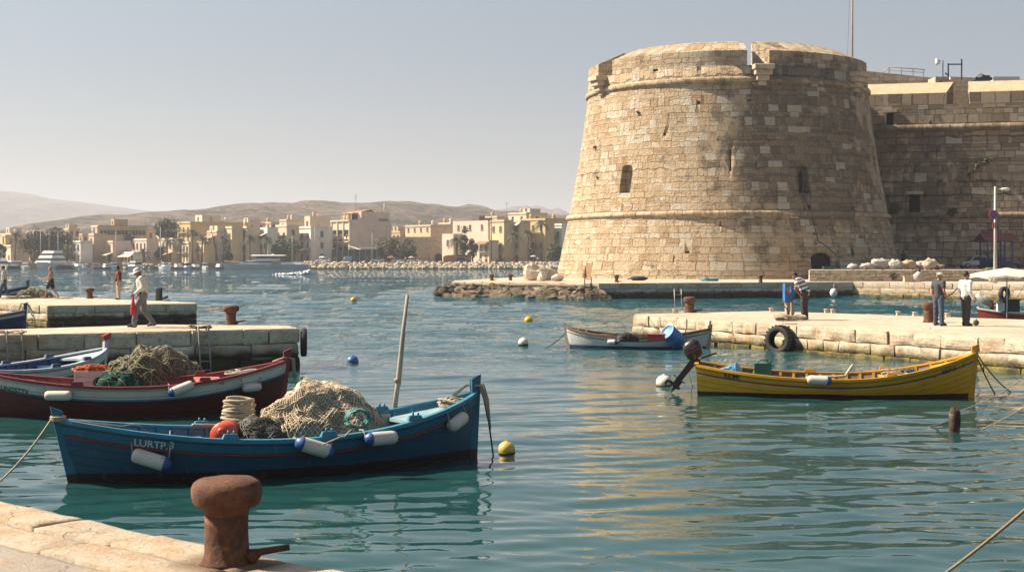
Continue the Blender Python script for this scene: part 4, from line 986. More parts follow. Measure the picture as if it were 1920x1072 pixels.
# ---- nets
def netmat(name, c1, c2, sc=55, holes=True):
    m, t, b = newmat(name); co = t.coord(); n = t.noise(co, 3, 4, .6); wv = t.noise(co, 8, 4); u = t.n.new('ShaderNodeTexVoronoi'); u.feature = 'DISTANCE_TO_EDGE'; u.inputs['Scale'].default_value = sc*.42
    mp = t.n.new('ShaderNodeMapping'); mp.inputs['Rotation'].default_value = (.4, .7, .3); t.l.new(co, mp.inputs[0]); t.l.new(mp.outputs[0], u.inputs['Vector'])
    th = t.math('SUBTRACT', 1.0, t.sstep(u.outputs['Distance'], .03, .13)); c = t.ramp(n, [(.3, c1), (.7, c2)])
    c = t.mix(t.math('MULTIPLY', t.math('SUBTRACT', 1.0, th), .55), c, tuple(q*.28 for q in c1)); c = t.mix(t.math('MULTIPLY', t.sstep(wv, .55, .7), .35), c, tuple(min(1, q*1.4) for q in c2))
    t.l.new(c, b.inputs['Base Color']); b.inputs['Roughness'].default_value = .95; b.inputs['Specular IOR Level'].default_value = .1
    t.l.new(t.bump(t.math('ADD', th, t.math('MULTIPLY', wv, 1.2)), .02), b.inputs['Normal']); return m
class Heap:
    """a heap of netting: height over (angle, radius) in its own frame, plus loose strands lying on it"""
    def __init__(s, rx, ry, h, seed, fold=.16, skew=(0, 0), sharp=1.5): s.a = (rx, ry, h, seed, fold, skew, sharp)
    def pt(s, a, q, lift=0):
        rx, ry, h, sd_, fo, sk, sh = s.a; x, y = math.cos(a)*q, math.sin(a)*q
        edge = 1+.14*noise.noise((math.cos(a)*1.6, math.sin(a)*1.6, sd_)); k = max(0, 1-q**sh)
        z = h*k**.8; p = Vector((x*rx*edge+sk[0]*k, y*ry*edge+sk[1]*k, z)); n = fbm((p.x*2.6, p.y*2.6, p.z*2.6+sd_), 4)
        f2 = abs(noise.noise((p.x*4.5+p.z*2, p.y*4.5, sd_+7)))
        d = Vector((x, y, .8)).normalized(); p += d*(fo*n*.9*min(1, (1-q)*5+.25)-fo*f2*.8+lift); p.z = max(p.z, .0+lift); return p
    def base(s, nu=72, nq=30):
        rows = []
        for j in range(nq+1):
            q = 1-.999*j/nq; rows.append([s.pt(2*math.pi*i/nu, q) for i in range(nu)])
        c = MB(); c.grid(rows, closed=True); return c
    def strands(s, n, r, rr, ln=1.0, step=.05, mb=None, lift=.006):
        c = mb or MB()
        for _ in range(n):
            a, q = rr.uniform(0, 6.28), rr.uniform(.05, 1)**.6; da, dq = rr.gauss(0, 1), rr.gauss(0, .5); pts = []
            for k in range(int(ln/step)):
                pts.append(s.pt(a, min(max(q, .02), 1.03), lift+rr.uniform(0, .012))); a += da*step*1.2/max(q, .3); q += dq*step; da += rr.gauss(0, .25); dq += rr.gauss(0, .25)
                if q > 1.05 or q < .03: dq = -dq
            c.tube(pts, r, 4, cap=False)
        return c
    def lattice(s, a0, a1, q0, q1, cell, r, mb=None):
        c = mb or MB(); rx = s.a[0]; nA = int((a1-a0)*rx*.7/cell); nQ = int((q1-q0)*rx*1.2/cell); 
        for sg in (1, -1):
            for k in range(-nQ, nA+nQ):
                pts = []
                for j in range(nQ*2+1):
                    u = (k+sg*j/2)/nA; 
                    if 0 <= u <= 1: pts.append(s.pt(a0+(a1-a0)*u, q1+(q0-q1)*j/(nQ*2), .012))
                if len(pts) > 2: c.tube(pts, r, 3, cap=False)
        return c
m_netb = netmat('beige_net', (.33, .265, .18), (.46, .375, .265), 70); m_netst = mat('beige_twine', (.60, .50, .365), .95, .25, 9); m_netg = netmat('olive_net', (.085, .10, .055), (.20, .21, .125), 70); m_netgs = mat('olive_twine', (.27, .25, .17), .95, .25, 9)
m_nett = netmat('teal_net', (.018, .085, .065), (.04, .15, .11), 80); m_netk = mat('black_line', (.014, .013, .013), .6, .3, 9)
def rz_of(b): return b.root.rotation_euler.z
# beige net heap on the blue boat with a board under it
rr = random.Random(21); q = gp(598, 812, .42); nb = thing('net_heap', 'big mound of beige fishing net piled in the middle of the blue boat', 'fishing net', (q.x, q.y+.25, .40), rz_of(bb))
hp = Heap(1.12, .78, .80, 3.3, .15, (-.06, 0), 1.9); o = hp.base(96, 40).build('netting', m_netb, nb)
c = hp.strands(36, .006, rr, .9, lift=.014); hp.lattice(0, 6.28, .06, .985, .066, .0062, c); c.build('loose_twine', m_netst, nb)
cr = thing('fish_box', 'pale weathered wooden fish box under the front of the beige net mound', 'crate', gp(560, 806, .44), rz_of(bb)-.3); c = MB()
m_box = mat('pale_board', (.46, .38, .28), .8, sc=3, bump=.012, bsc=16, col2=(.58, .50, .39))
c.box((.30, .12, .30), (.95, .66, .04), R=Matrix.Rotation(.55, 3, 'Z') @ Matrix.Rotation(RAD(-8), 3, 'X')); c.build('lid', m_box, cr); c = MB(); c.box((.38, -.10, .14), (.95, .03, .26), R=Matrix.Rotation(.55, 3, 'Z')); c.build('side', m_box, cr)
MB().box((-.10, .02, .12), (.04, .5, .24), R=Matrix.Rotation(.55, 3, 'Z')).build('end', m_box, cr)
# rope coils
def coil(name, lab, loc, R0, turns, h, r, m_, seed, cat='rope', flat=.1, rz=0):
    rr = random.Random(seed); pts = []; n = int(turns*18)
    for i in range(n):
        a = i/18*2*math.pi; k = i/n; R_ = R0*(1-.16*k+.24*noise.noise((i*.21, seed, 0))+.10*noise.noise((i*.045, seed, 9))); pts.append((R_*math.cos(a), R_*math.sin(a)*(1-flat), .02+h*k+.045*noise.noise((i*.25, seed, 5))))
    return tag(MB().tube(pts, r, 6).build(name, m_, loc=loc, rz=rz), lab, cat)
q = gp(446, 800, .5); coil('rope_coil', 'thick coil of pale rope stacked on the red drum in the blue boat', (q.x, q.y+.1, .58), .25, 8.5, .33, .026, m_rope, 3)
m_orange = mat('orange_plastic', (.55, .075, .035), .4, .12, 4)
q = gp(410, 815, .5); dr = thing('plastic_drum', 'orange red plastic drum lying on its side in the blue boat', 'drum', (q.x+.08, q.y+.12, .50), rz_of(bb)-.5); RX = Matrix.Rotation(RAD(90), 3, 'X')
MB().lathe([(.02, -.24), (.17, -.24), (.185, -.21), (.185, .2), (.17, .23), (.02, .23)], 22, R=RX).build('body', m_orange, dr)
MB().lathe([(.06, .235), (.06, .27), (.02, .27)], 14, R=RX, c=(0, .0, .06)).build('cap', m_orange, dr); MB().lathe([(.188, -.14), (.196, -.13), (.188, -.11)], 22, R=RX).build('hoop', m_orange, dr); MB().lathe([(.188, .1), (.196, .12), (.188, .14)], 22, R=RX).build('hoop', m_orange, dr)
q = gp(483, 812, .5); bk = thing('net_bundle', 'tangled bundle of black line beside the orange drum in the blue boat', 'fishing line', (q.x, q.y+.15, .42), 0); hb2 = Heap(.42, .34, .30, 9.1, .08); hb2.base(40, 16).build('tangle', m_netk, bk); hb2.strands(150, .010, rr, .9).build('loose_line', mat('grey_black_line', (.05, .045, .04), .6, .4, 12), bk)
q = gp(665, 780, .9); tc = thing('rope_hank', 'hank of turquoise rope lying on the beige net mound', 'rope', (q.x, q.y+.35, .74), .4); c = MB()
for k in range(16):
    a = .2*noise.noise((k, 3, 1)); c.tube([(x*.17+rr.gauss(0, .012), (k-8)*.012+rr.gauss(0, .02), .09+.13*math.sqrt(max(0, 1-x*x))*(1 if s_ else -1)+rr.gauss(0, .012)) for s_ in (1, 0) for x in ((-1, -.7, -.3, .1, .5, .85, 1) if s_ else (.9, .5, 0, -.5, -.9))], .011, 5)
c.build('strands', m_ropeg, tc); MB().tube(catenary((.1, 0, .02), (-.62, -.42, -.20), .02, 10, .05, 4), .012, 5).build('tail', m_rope, tc)
# mast, bucket and aft gear
q = gp(733, 795, .5); ms = thing('mast', 'bare wooden pole mast leaning to the right in the blue boat', 'mast', (q.x, q.y+.1, .38), 0); top = at(764, 553, q.y+.15)-ms.location
MB().tube([(0, 0, 0), top*.33+Vector((.012, 0, 0)), top*.66, top], [.042, .040, .034, .026], 9).build('pole', m_greywood, ms); MB().tube([top*.72+Vector((.03, 0, 0)), top*.45+Vector((.05, -.02, 0)), Vector((.14, 0, .72))], .006, 4).build('halyard', m_rope, ms); MB().lathe([(.05, 0), (.052, .03), (.05, .05)], 9, c=top*.36).build('band', m_wood, ms)
q = gp(722, 795, .5); bu = thing('bucket', 'small pale bucket at the foot of the wooden mast', 'bucket', (q.x-.02, q.y, .46)); MB().lathe([(.09, 0), (.10, .02), (.115, .2), (.12, .21), (.105, .205), (.09, .05), (.01, .04)], 16).build('pail', m_box, bu); MB().tube([(.11*math.cos(a), .11*math.sin(a)*.3, .2+.06*math.sin(a)) for a in [math.pi*i/8 for i in range(9)]], .006, 5).build('handle', m_iron, bu)
def tangle(name, lab, loc, rx, ry, h, n, r, m_, seed, cat='rope', rz=0, loc_rot=None):
    rr = random.Random(seed); c = MB()
    for k in range(n):
        ph, R_ = rr.uniform(0, 6.28), rr.uniform(.45, 1); cx, cy = rr.gauss(0, .2)*rx, rr.gauss(0, .2)*ry; z0 = rr.uniform(0, h)
        c.tube([(cx+R_*rx*math.cos(ph+a)*(1+.15*math.sin(3*a+k)), cy+R_*ry*math.sin(ph+a), max(.01, z0+.03*math.sin(2*a+k))) for a in [i*.35 for i in range(rr.randint(10, 18))]], r, 5)
    return tag(c.build(name, m_, loc=loc, rz=rz), lab, cat)
p = bb.world((bb.xoff(.93, .9), -.05, bb.gz(.93)-.05)); tangle('rope_tangle', 'tangle of pale rope on the right deck of the blue boat', p, .26, .2, .1, 9, .016, m_rope, 4, rz=.4)
# stern rope thrown over the right stem post of the blue boat
sp_ = bb.world((bb.xoff(1, 1.0), 0, 1.02)); c = MB(); rr = random.Random(8)
for k in range(5):
    c.tube([sp_+Vector((-.35+rr.gauss(0, .03), rr.gauss(0, .05), -.06)), sp_+Vector((-.15, rr.gauss(0, .04), .10)), sp_+Vector((.03+.02*k, rr.gauss(0, .05), .10)), sp_+Vector((.12+.015*k, rr.gauss(0, .04)-.05, -.12)), sp_+Vector((.17+.012*k, -.06, -.38-.05*k))], .016, 5)
c.tube([sp_+Vector((.17, -.06, -.3)), sp_+Vector((.21, -.06, -.6)), gp(926, 850, 0)+Vector((0, 0, -.1))], .014, 5, 1)
tag(c.build('mooring_rope', [m_rope, m_roped]), 'frayed rope looped over the right stem of the blue boat and hanging into the water', 'rope')
# bow rope of the blue boat
bp = bb.world((bb.xoff(0, .9), 0, .9)); c = MB()
for k in range(3): c.tube([bp+Vector((.10*math.cos(a)+.02, .09*math.sin(a), -.02+.022*k)) for a in [i*.52 for i in range(13)]], .014, 5)
c.tube(catenary(bp+Vector((.1, .02, 0)), bb.world((bb.xoff(.17, .8), .25, bb.gz(.17)+.03)), .03, 8, .04, 2), .014, 5)
c.tube(catenary(bp+Vector((-.05, -.06, 0)), gp(-40, 930, -.1), .12, 14), .014, 5); tag(c.build('mooring_rope', m_rope), 'pale rope tied round the left stem of the blue boat, running into the water', 'rope')
tag(MB().tube([bb.world((bb.xoff(t, 1), y, bb.gz(t)+.05+.02*math.sin(9*t))) for t, y in ((.30, .62), (.34, .72), (.38, .76), (.43, .80), (.46, .8))], .022, 6).build('rope_length', m_rope), 'short rope lying along the far gunwale of the blue boat', 'rope')
# ---- red boat cargo
q = gp(268, 718, .55); nr = thing('net_heap', 'huge heap of olive green fishing net in the red boat', 'fishing net', (q.x, q.y+.5, .45), rz_of(rb)); hg = Heap(1.12, .72, .86, 5.1, .18, (.1, 0), 1.7)
hg.base(96, 40).build('netting', m_netg, nr); c = hg.strands(80, .008, rr, 1.1); hg.lattice(3.4, 6.8, .05, .98, .075, .0055, c); c.build('loose_twine', m_netgs, nr)
q = gp(228, 722, .6); nt2 = thing('net_bundle', 'bright teal net bundle between the white crate and the olive heap', 'fishing net', (q.x, q.y+.0, .50), 0); ht = Heap(.52, .38, .46, 2.2, .14, (0, 0), 2.4); ht.base(60, 26).build('netting', m_nett, nt2); ht.strands(26, .009, rr, .6).build('loose_twine', m_netgs, nt2)
q = gp(167, 722, .6); cr = thing('crate', 'white slatted crate in the red boat full of orange line', 'crate', (q.x, q.y+.18, .54), rz_of(rb)); m_crate = mat('white_crate', (.56, .50, .45), .7, sc=4, col2=(.68, .62, .55)); c = MB()
for k in range(3): c.box((0, -.22, .06+.115*k), (.64, .022, .10)); c.box((0, .22, .06+.115*k), (.64, .022, .10)); 
c.build('slats', m_crate, cr)
for s_ in (-1, 1): MB().box((s_*.32, 0, .18), (.024, .42, .34)).build('end', m_crate, cr)
MB().box((0, 0, .03), (.6, .4, .03)).build('bottom', m_crate, cr)
q2 = cr.location+Vector((0, 0, .33)); tangle('line_coil', 'orange rope line heaped in the white crate', q2, .27, .17, .10, 26, .012, mat('orange_line', (.50, .12, .04), .8, .25, 20), 6, rz=rz_of(rb))
p = rb.world((rb.xoff(.88, .9), .0, rb.gz(.88)-.07)); tangle('rope_tangle', 'pale green rope tangle on the right deck of the red boat', p, .42, .22, .06, 9, .014, mat('pale_green_rope', (.30, .38, .30), .9, .2, 20), 14, rz=.3)
sp_ = rb.world((rb.xoff(1, 1.0), 0, 1.03)); c = MB()
for k in range(4): c.tube([sp_+Vector((-.3, rr.gauss(0, .05), -.03)), sp_+Vector((-.05, rr.gauss(0, .05), .06)), sp_+Vector((.08+.015*k, rr.gauss(0, .04), .03)), sp_+Vector((.12+.015*k, -.03, -.25-.04*k))], .018, 5)
c.tube([sp_+Vector((.1, 0, -.2)), sp_+Vector((.22, .1, -.75)), sp_+Vector((.3, .2, -1.2))], .014, 5); tag(c.build('mooring_rope', m_rope), 'rope knotted over the right stem of the red boat', 'rope')
# pinkish net frill at the right foot of the heap
q = gp(395, 712, .6); nf = Heap(.28, .25, .2, 12.5, .1); nfr = thing('net_bundle', 'small pale pink net bundle at the right foot of the olive heap', 'fishing net', (q.x, q.y+.25, .46), 0); nf.base(36, 14).build('netting', netmat('pink_net', (.36, .27, .23), (.5, .42, .36)), nfr)
# ---- yellow boat: outboard and cargo
m_blackp = mat('black_cowling', (.018, .018, .02), .3, .2, 5, coat=.3); m_dkm = mat('dark_metal', (.03, .03, .033), .45, .2, 6, metal=.4)
tr = yb.world((-yb.L/2-.03, 0, .70)); om = thing('outboard_motor', 'black outboard motor tilted up on the stern of the yellow boat', 'outboard motor', tr, rz_of(yb)); T = Matrix.Rotation(RAD(-32), 4, 'Y')
c = MB(); c.T = Matrix.Translation((.0, 0, .12)) @ Matrix.Rotation(RAD(-30), 4, 'Y')
rows = []
for z, a, b_, ox in ((-.02, .13, .10, 0), (.06, .2, .145, 0), (.2, .225, .155, .01), (.32, .21, .145, .02), (.40, .15, .11, .03), (.43, .05, .04, .03)):
    rows.append([(ox+a*math.copysign(abs(math.cos(q))**.7, math.cos(q)), b_*math.copysign(abs(math.sin(q))**.7, math.sin(q)), z) for q in [2*math.pi*i/20 for i in range(20)]])
c.grid(rows, closed=True); c.f.append(tuple(5*20+i for i in range(20))); c.m.append(0); c.s.append(True); c.build('cowling', m_blackp, om)
c = MB(); c.T = Matrix.Translation((.0, 0, .12)) @ Matrix.Rotation(RAD(-30), 4, 'Y'); c.box((.0, -.157, .17), (.3, .01, .02)).box((.05, -.158, .24), (.18, .01, .035)); c.build('trim_stripe', mat('red_stripe', (.3, .03, .03), .4), om)
c = MB(); c.T = Matrix.Translation((-.02, 0, .1)) @ Matrix.Rotation(RAD(38), 4, 'Y'); c.box((0, 0, -.35), (.13, .085, .75), tap=1.25); c.box((.02, 0, -.72), (.16, .06, .18)); c.lathe([(.01, -.19), (.035, -.14), (.045, 0), (.04, .14), (.02, .17)], 12, c=(-.02, 0, -.80), R=Matrix.Rotation(RAD(90), 3, 'Y')); c.box((0, 0, -.62), (.34, .14, .015)); c.add([(-.02, -.01, -.83), (.08, -.01, -.83), (.04, -.008, -1.0), (-.02, .01, -.83), (.08, .01, -.83), (.04, .008, -1.0)], [(0, 1, 2), (5, 4, 3), (0, 3, 4, 1), (1, 4, 5, 2), (2, 5, 3, 0)]); c.build('leg', m_dkm, om)
c = MB(); c.T = Matrix.Translation((-.02, 0, .1)) @ Matrix.Rotation(RAD(38), 4, 'Y')
for k in range(3):
    a = k*2.094; d = Vector((0, math.cos(a), math.sin(a))); e = Vector((1, 0, 0)); o_ = Vector((-.19, 0, -.80)); w = d.cross(e)
    c.add([o_-w*.03+e*.02, o_+w*.03-e*.02, o_+d*.12+w*.06-e*.03, o_+d*.14, o_+d*.12-w*.06+e*.03], [(0, 1, 2, 3, 4), (4, 3, 2, 1, 0)])
c.build('propeller', m_dkm, om); MB().box((.03, 0, -.05), (.1, .2, .24)).build('clamp', m_dkm, om); MB().tube([(.1, 0, .1), (.45, .05, .22)], [.02, .024], 8).build('tiller', m_blackp, om)
MB().tube([(-.18, -.05, -.25), (-.10, -.07, -.55), (-.16, -.06, -.85)], .008, 4).build('hanging_line', m_roped, om)
m_bluepl = mat('blue_plastic', (.07, .25, .42), .35, .1, 4); m_greenpl = mat('green_plastic', (.03, .17, .12), .35, .15, 4)
q = gp(1365, 695, .5); bd_ = thing('plastic_drum', 'light blue plastic drum lying tilted in the stern of the yellow boat', 'drum', (q.x, q.y, .42), rz_of(yb)); RB = Matrix.Rotation(RAD(70), 3, 'Y') @ Matrix.Rotation(.3, 3, 'X')
MB().lathe([(.02, -.27), (.17, -.27), (.185, -.24), (.185, -.1), (.192, -.09), (.185, -.07), (.185, .12), (.192, .13), (.185, .15), (.175, .24), (.12, .27), (.02, .27)], 22, R=RB).build('body', m_bluepl, bd_); MB().lathe([(.175, .26), (.2, .265), (.2, .285), (.175, .29)], 22, R=RB).build('rim', m_bluepl, bd_)
q = gp(1432, 697, .45); jc = thing('jerry_can', 'ribbed green plastic jerry can standing in the yellow boat', 'jerry can', (q.x, q.y+.1, .28), rz_of(yb)); c = MB()
for k in range(5): c.box((-.16+.08*k, 0, .19), (.066, .22, .36))
c.box((0, 0, .19), (.4, .19, .34)); c.build('body', m_greenpl, jc); MB().tube([(-.12, 0, .36), (-.1, 0, .44), (.1, 0, .44), (.12, 0, .36)], .02, 6).build('handle', m_greenpl, jc); MB().lathe([(.035, 0), (.035, .05), (.01, .055)], 10, c=(.16, 0, .36)).build('cap', m_iron, jc)
p = yb.world((yb.xoff(.72, .5), -.35, yb.gz(.72)-.05)); tangle('rope_tangle', 'tangle of rope and gear amidships in the yellow boat', p, .3, .2, .14, 10, .015, m_rope, 31); 
p = yb.world((yb.xoff(.77, .5), -.1, yb.gz(.77)-.1)); tangle('net_bundle', 'small dark blue net bundle beside the rope in the yellow boat', p, .18, .15, .14, 14, .016, mat('slate_blue_line', (.07, .12, .17), .8), 33, 'fishing net')
p = yb.world((yb.xoff(.47, .5), -.82, yb.gz(.47)+.04)); tag(MB().tube([p+Vector(q) for q in ((-.45, 0, .0), (-.2, .02, .03), (.2, .0, .03), (.42, -.02, .05), (.55, .1, .2), (.63, .15, .28))], .03, 6).build('furled_cloth', m_box), 'pale rolled cloth lying along the near gunwale of the yellow boat', 'cloth')
t_, z_ = yb.find(1780, 693); MB().add([(yb.xoff(t_+a, yb.gz(t_+a)-d), -(yb.ysec(t_+a, yb.gz(t_+a)-d)+.008), yb.gz(t_+a)-d) for a, d in ((-.06, .21), (.05, .20), (.05, .11), (-.06, .17))], [(0, 1, 2, 3)]).build('painted_patch', m_patch, yb.root)
# ---- white boat cargo
q = gp(1262, 630, .5); bl = thing('plastic_barrel', 'big blue plastic barrel leaning in the white rowing boat', 'barrel', (q.x, q.y+.2, .48), 0); RB = Matrix.Rotation(RAD(-50), 3, 'Y') @ Matrix.Rotation(RAD(28), 3, 'X'); m_bb = mat('royal_blue_plastic', (.05, .16, .42), .35, .1, 4)
MB().lathe([(.02, -.33), (.27, -.33), (.29, -.30), (.29, -.1), (.3, -.08), (.29, -.06), (.29, .24), (.27, .27), (.02, .27)], 26, R=RB).build('body', m_bb, bl); MB().lathe([(.27, .265), (.285, .28), (.28, .3), (.25, .3), (.25, .28), (.02, .28)], 26, R=RB).build('lid', mat('pale_blue_lid', (.16, .32, .56), .4, .1, 4), bl)
q = gp(1232, 632, .5); tag(MB().box((0, 0, .09), (.55, .36, .2)).box((0, 0, .2), (.6, .4, .04)).build('fish_box', mat('red_plastic', (.42, .035, .04), .4, .15, 4), loc=(q.x, q.y+.2, .38), rz=-.2), 'low red plastic fish box beside the blue barrel', 'box')
q = gp(1175, 632, .5); b2_ = thing('net_bundle', 'dark net bundle in the middle of the white rowing boat', 'fishing net', (q.x, q.y+.2, .36)); hk = Heap(.42, .34, .3, 7.7, .1); hk.base(40, 16).build('netting', m_netk, b2_); hk.strands(40, .012, rr, .6).build('loose_twine', m_roped, b2_)
q = gp(1095, 625, .5); tag(MB().tube([(-.15, 0, 0), (-.2, 0, .3)], .02, 6).tube([(0, 0, 0), (.1, 0, .25)], .018, 6).tube([(-.3, 0, .05), (1.2, .1, .12)], .025, 6).build('oars', m_greywood, loc=(q.x, q.y+.2, .35)), 'grey wooden oars stowed in the left end of the white rowing boat', 'oars')
# =============================================================== people
def cap_(mb, a, b, ra, rb, n=12):
    a, b = Vector(a), Vector(b); d = b-a; L = d.length
    if L < 1e-5: mb.blob(a, (ra,)*3, nu=n, nv=8); return
    R3 = d.to_track_quat('Z', 'Y').to_matrix(); pr = []
    for k in range(5): q = -math.pi/2+math.pi/2*k/4; pr.append((max(ra*math.cos(q), .001), ra*math.sin(q)))
    for k in range(5): q = math.pi/2*k/4; pr.append((max(rb*math.cos(q), .001), L+rb*math.sin(q)))
    mb.lathe(pr, n, c=a, R=R3)
def fuse(mb, name, mats, parent, vox, smooth=2, rough=None, paint=None, seed=0):
    o = mb.build(name, mats, parent); recalc(o); m_ = o.modifiers.new('r', 'REMESH'); m_.mode = 'VOXEL'; m_.voxel_size = vox; m_.use_smooth_shade = True
    s_ = o.modifiers.new('s', 'SMOOTH'); s_.factor = .5; s_.iterations = smooth; applied(o); o.data.materials.clear()
    for q in (mats if isinstance(mats, (list, tuple)) else [mats]): o.data.materials.append(q)
    if rough: roughen(o, rough[0], rough[1], seed)
    o.data.polygons.foreach_set('use_smooth', [True]*len(o.data.polygons))
    if paint:
        for p in o.data.polygons: p.material_index = paint(p.center)
    return o
m_skin = mat('skin_tan', (.34, .19, .115), .55, .12, 8); m_skin2 = mat('skin_brown', (.24, .125, .075), .55, .12, 8); m_eye = mat('eye_dark', (.02, .014, .01), .4); m_lip = mat('lips', (.24, .09, .07), .5)
m_hairg = mat('grey_hair', (.16, .15, .14), .8, .3, 40); m_hairb = mat('dark_hair', (.02, .016, .013), .7, .3, 40); m_shoe = mat('dark_shoe', (.025, .022, .02), .6); m_shoew = mat('pale_shoe', (.5, .5, .48), .6)
def person(label, loc, yaw, skin, J=None, shirt=None, legs=None, shoe=None, hair=None, hat=None, hfull=1.75, group=None, head=(0, 0), belly=0.0):
    """local frame: x = the way the person faces, y = the person's left, z up; J overrides joints"""
    D = dict(pel=(0, 0, .95), wai=(0, 0, 1.08), che=(0, 0, 1.30), nec=(0, 0, 1.46), hea=(.025, 0, 1.615), sL=(0, .185, 1.40), sR=(0, -.185, 1.40), eL=(-.02, .25, 1.12), eR=(-.02, -.25, 1.12), wL=(.06, .26, .88), wR=(.06, -.26, .88),
             hL=(0, .09, .92), hR=(0, -.09, .92), kL=(.02, .10, .50), kR=(.02, -.10, .50), aL=(-.02, .11, .085), aR=(-.02, -.11, .085), fL=None, fR=None)
    D.update(J or {}); q = {k: (Vector(v) if v is not None else None) for k, v in D.items()}
    root = thing('person', label, 'person', loc, yaw, group); root.scale = (hfull/1.75,)*3
    c = MB()
    up = (q['hea']-q['nec']).normalized(); R3 = Matrix.Rotation(head[0], 3, 'Z') @ Matrix.Rotation(head[1], 3, 'Y'); hc = q['hea']; HH = lambda x, y, z: hc+R3 @ Vector((x, y, z))
    c.blob(hc, (.098, .076, .122), nu=20, nv=14, R=R3); c.blob(HH(.035, 0, -.07), (.062, .052, .055), nu=12, nv=8, R=R3); cap_(c, HH(.092, 0, .012), HH(.115, 0, -.028), .010, .017)
    for s_ in (-1, 1): c.blob(HH(-.005, s_*.078, -.01), (.024, .012, .034), nu=8, nv=6, R=R3)
    cap_(c, q['nec']-up*.04, HH(-.01, 0, -.07), .062, .055)
    cap_(c, q['pel'], q['wai'], .125, .12); cap_(c, q['wai'], q['che'], .122, .135)
    m1 = (q['sL']+q['sR'])/2
    for a in ('L', 'R'):
        cap_(c, q['che'].lerp(q['s'+a], .35), q['s'+a]+Vector((0, 0, -.01)), .11, .066); cap_(c, q['pel'].lerp(q['h'+a], .8), q['h'+a], .12, .105)
        cap_(c, q['s'+a], q['e'+a], .052, .041); cap_(c, q['e'+a], q['w'+a], .041, .027); cap_(c, q['h'+a], q['k'+a], .088, .056); cap_(c, q['k'+a], q['k'+a].lerp(q['a'+a], .35), .056, .058); cap_(c, q['k'+a].lerp(q['a'+a], .35), q['a'+a], .056, .036)
        f = q['f'+a] or Vector((.15, .03 if a == 'L' else -.03, -.04)); cap_(c, q['a'+a]+Vector((-.03, 0, -.04)), q['a'+a]+f, .038, .03)
        # hand: palm, four fingers and a thumb
        w = q['w'+a]; d = (w-q['e'+a]).normalized(); side = d.cross(Vector((0, 1, 0)));  side = side.normalized() if side.length > .1 else Vector((1, 0, 0)); nrm = d.cross(side)
        cap_(c, w, w+d*.055, .026, .033); 
        for k, ln in enumerate((.068, .078, .074, .058)):
            o_ = w+d*.075+side*(.027-.018*k); mid = o_+d*ln*.55; cap_(c, o_, mid, .0105, .0095, 8); cap_(c, mid, mid+(d*.8+nrm*(.6 if a == 'L' else -.6)).normalized()*ln*.45, .0095, .008, 8)
        cap_(c, w+d*.02+side*.02, w+d*.06+side*.052, .013, .011, 8); cap_(c, w+d*.06+side*.052, w+d*.09+side*.054, .011, .009, 8)
    cap_(c, m1, q['che'], .09, .125)
    if belly: c.blob(q['wai']+Vector((.06, 0, -.02)), (.12+belly, .14+belly*.5, .16), nu=14, nv=10)
    eyes = [HH(.088, s_*.03, .018) for s_ in (-1, 1)]; mouth = HH(.092, 0, -.062)
    def paint(p):
        if min((p-e).length for e in eyes) < .013: return 1
        d = p-mouth; return 2 if abs(d.z) < .008 and d.length < .026 else 0
    fuse(c, 'body', [skin, m_eye, m_lip], root, .0105, 2, paint=paint)
    if hair:
        c = MB(); c.blob(HH(-.018, 0, .030), (.098, .084, .112), .06, 9, 18, 12, R=R3); o = c.build('hair', hair, root)
        for v in o.data.vertices:
            l = R3.transposed() @ (v.co-hc)
            if l.x > .055 and l.z < .06: v.co = hc+R3 @ Vector((.05, l.y*.8, max(l.z, .05)))
            elif l.z < -.05: v.co = hc+R3 @ Vector((l.x*.85, l.y*.85, -.05))
    if hat:
        kind, hm_ = hat; c = MB(); T = Matrix.Translation(hc) @ R3.to_4x4(); c.T = T
        c.lathe([(.106, .035), (.108, .06), (.099, .095), (.066, .119), (.005, .125)], 20); 
        if kind == 'brim': c.lathe([(.104, .03), (.160, .000), (.163, .006), (.106, .043)], 22)
        else: c.add([(.05, -.085, .045), (.12, -.075, .04), (.185, -.03, .025), (.185, .03, .025), (.12, .075, .04), (.05, .085, .045), (.05, -.085, .055), (.12, -.075, .05), (.185, -.03, .035), (.185, .03, .035), (.12, .075, .05), (.05, .085, .055)], [(5, 4, 3, 2, 1, 0), (6, 7, 8, 9, 10, 11)]+[(i, (i+1) % 6, 6+(i+1) % 6, 6+i) for i in range(6)])
        c.build('cap' if kind != 'brim' else 'sun_hat', hm_, root)
    if shirt:
        sl, sm_, name = shirt; c = MB(); g = .02
        hem = q['pel']+Vector((0, 0, .02)); cap_(c, hem, q['wai'], .145+g, .135+g); cap_(c, q['wai'], q['che'], .135+g, .142+g); cap_(c, q['nec']-up*.055, q['che'], .085, .125+g)
        if belly: c.blob(q['wai']+Vector((.06, 0, -.02)), (.14+belly, .16+belly*.5, .18), nu=14, nv=10)
        for a in ('L', 'R'):
            cap_(c, q['che'].lerp(q['s'+a], .35), q['s'+a]+Vector((0, 0, -.01)), .115+g*.6, .072+g); e, w = q['e'+a], q['w'+a]
            if sl >= 1: cap_(c, q['s'+a], e, .068+g*.5, .056+g*.5); cap_(c, e, e.lerp(w, .93), .054+g*.5, .042+g*.3)
            else: cap_(c, q['s'+a], q['s'+a].lerp(e, sl), .07+g*.5, .068+g*.5)
        fuse(c, name, sm_, root, .0135, 2, (.008, 9), seed=hash(label) % 17)
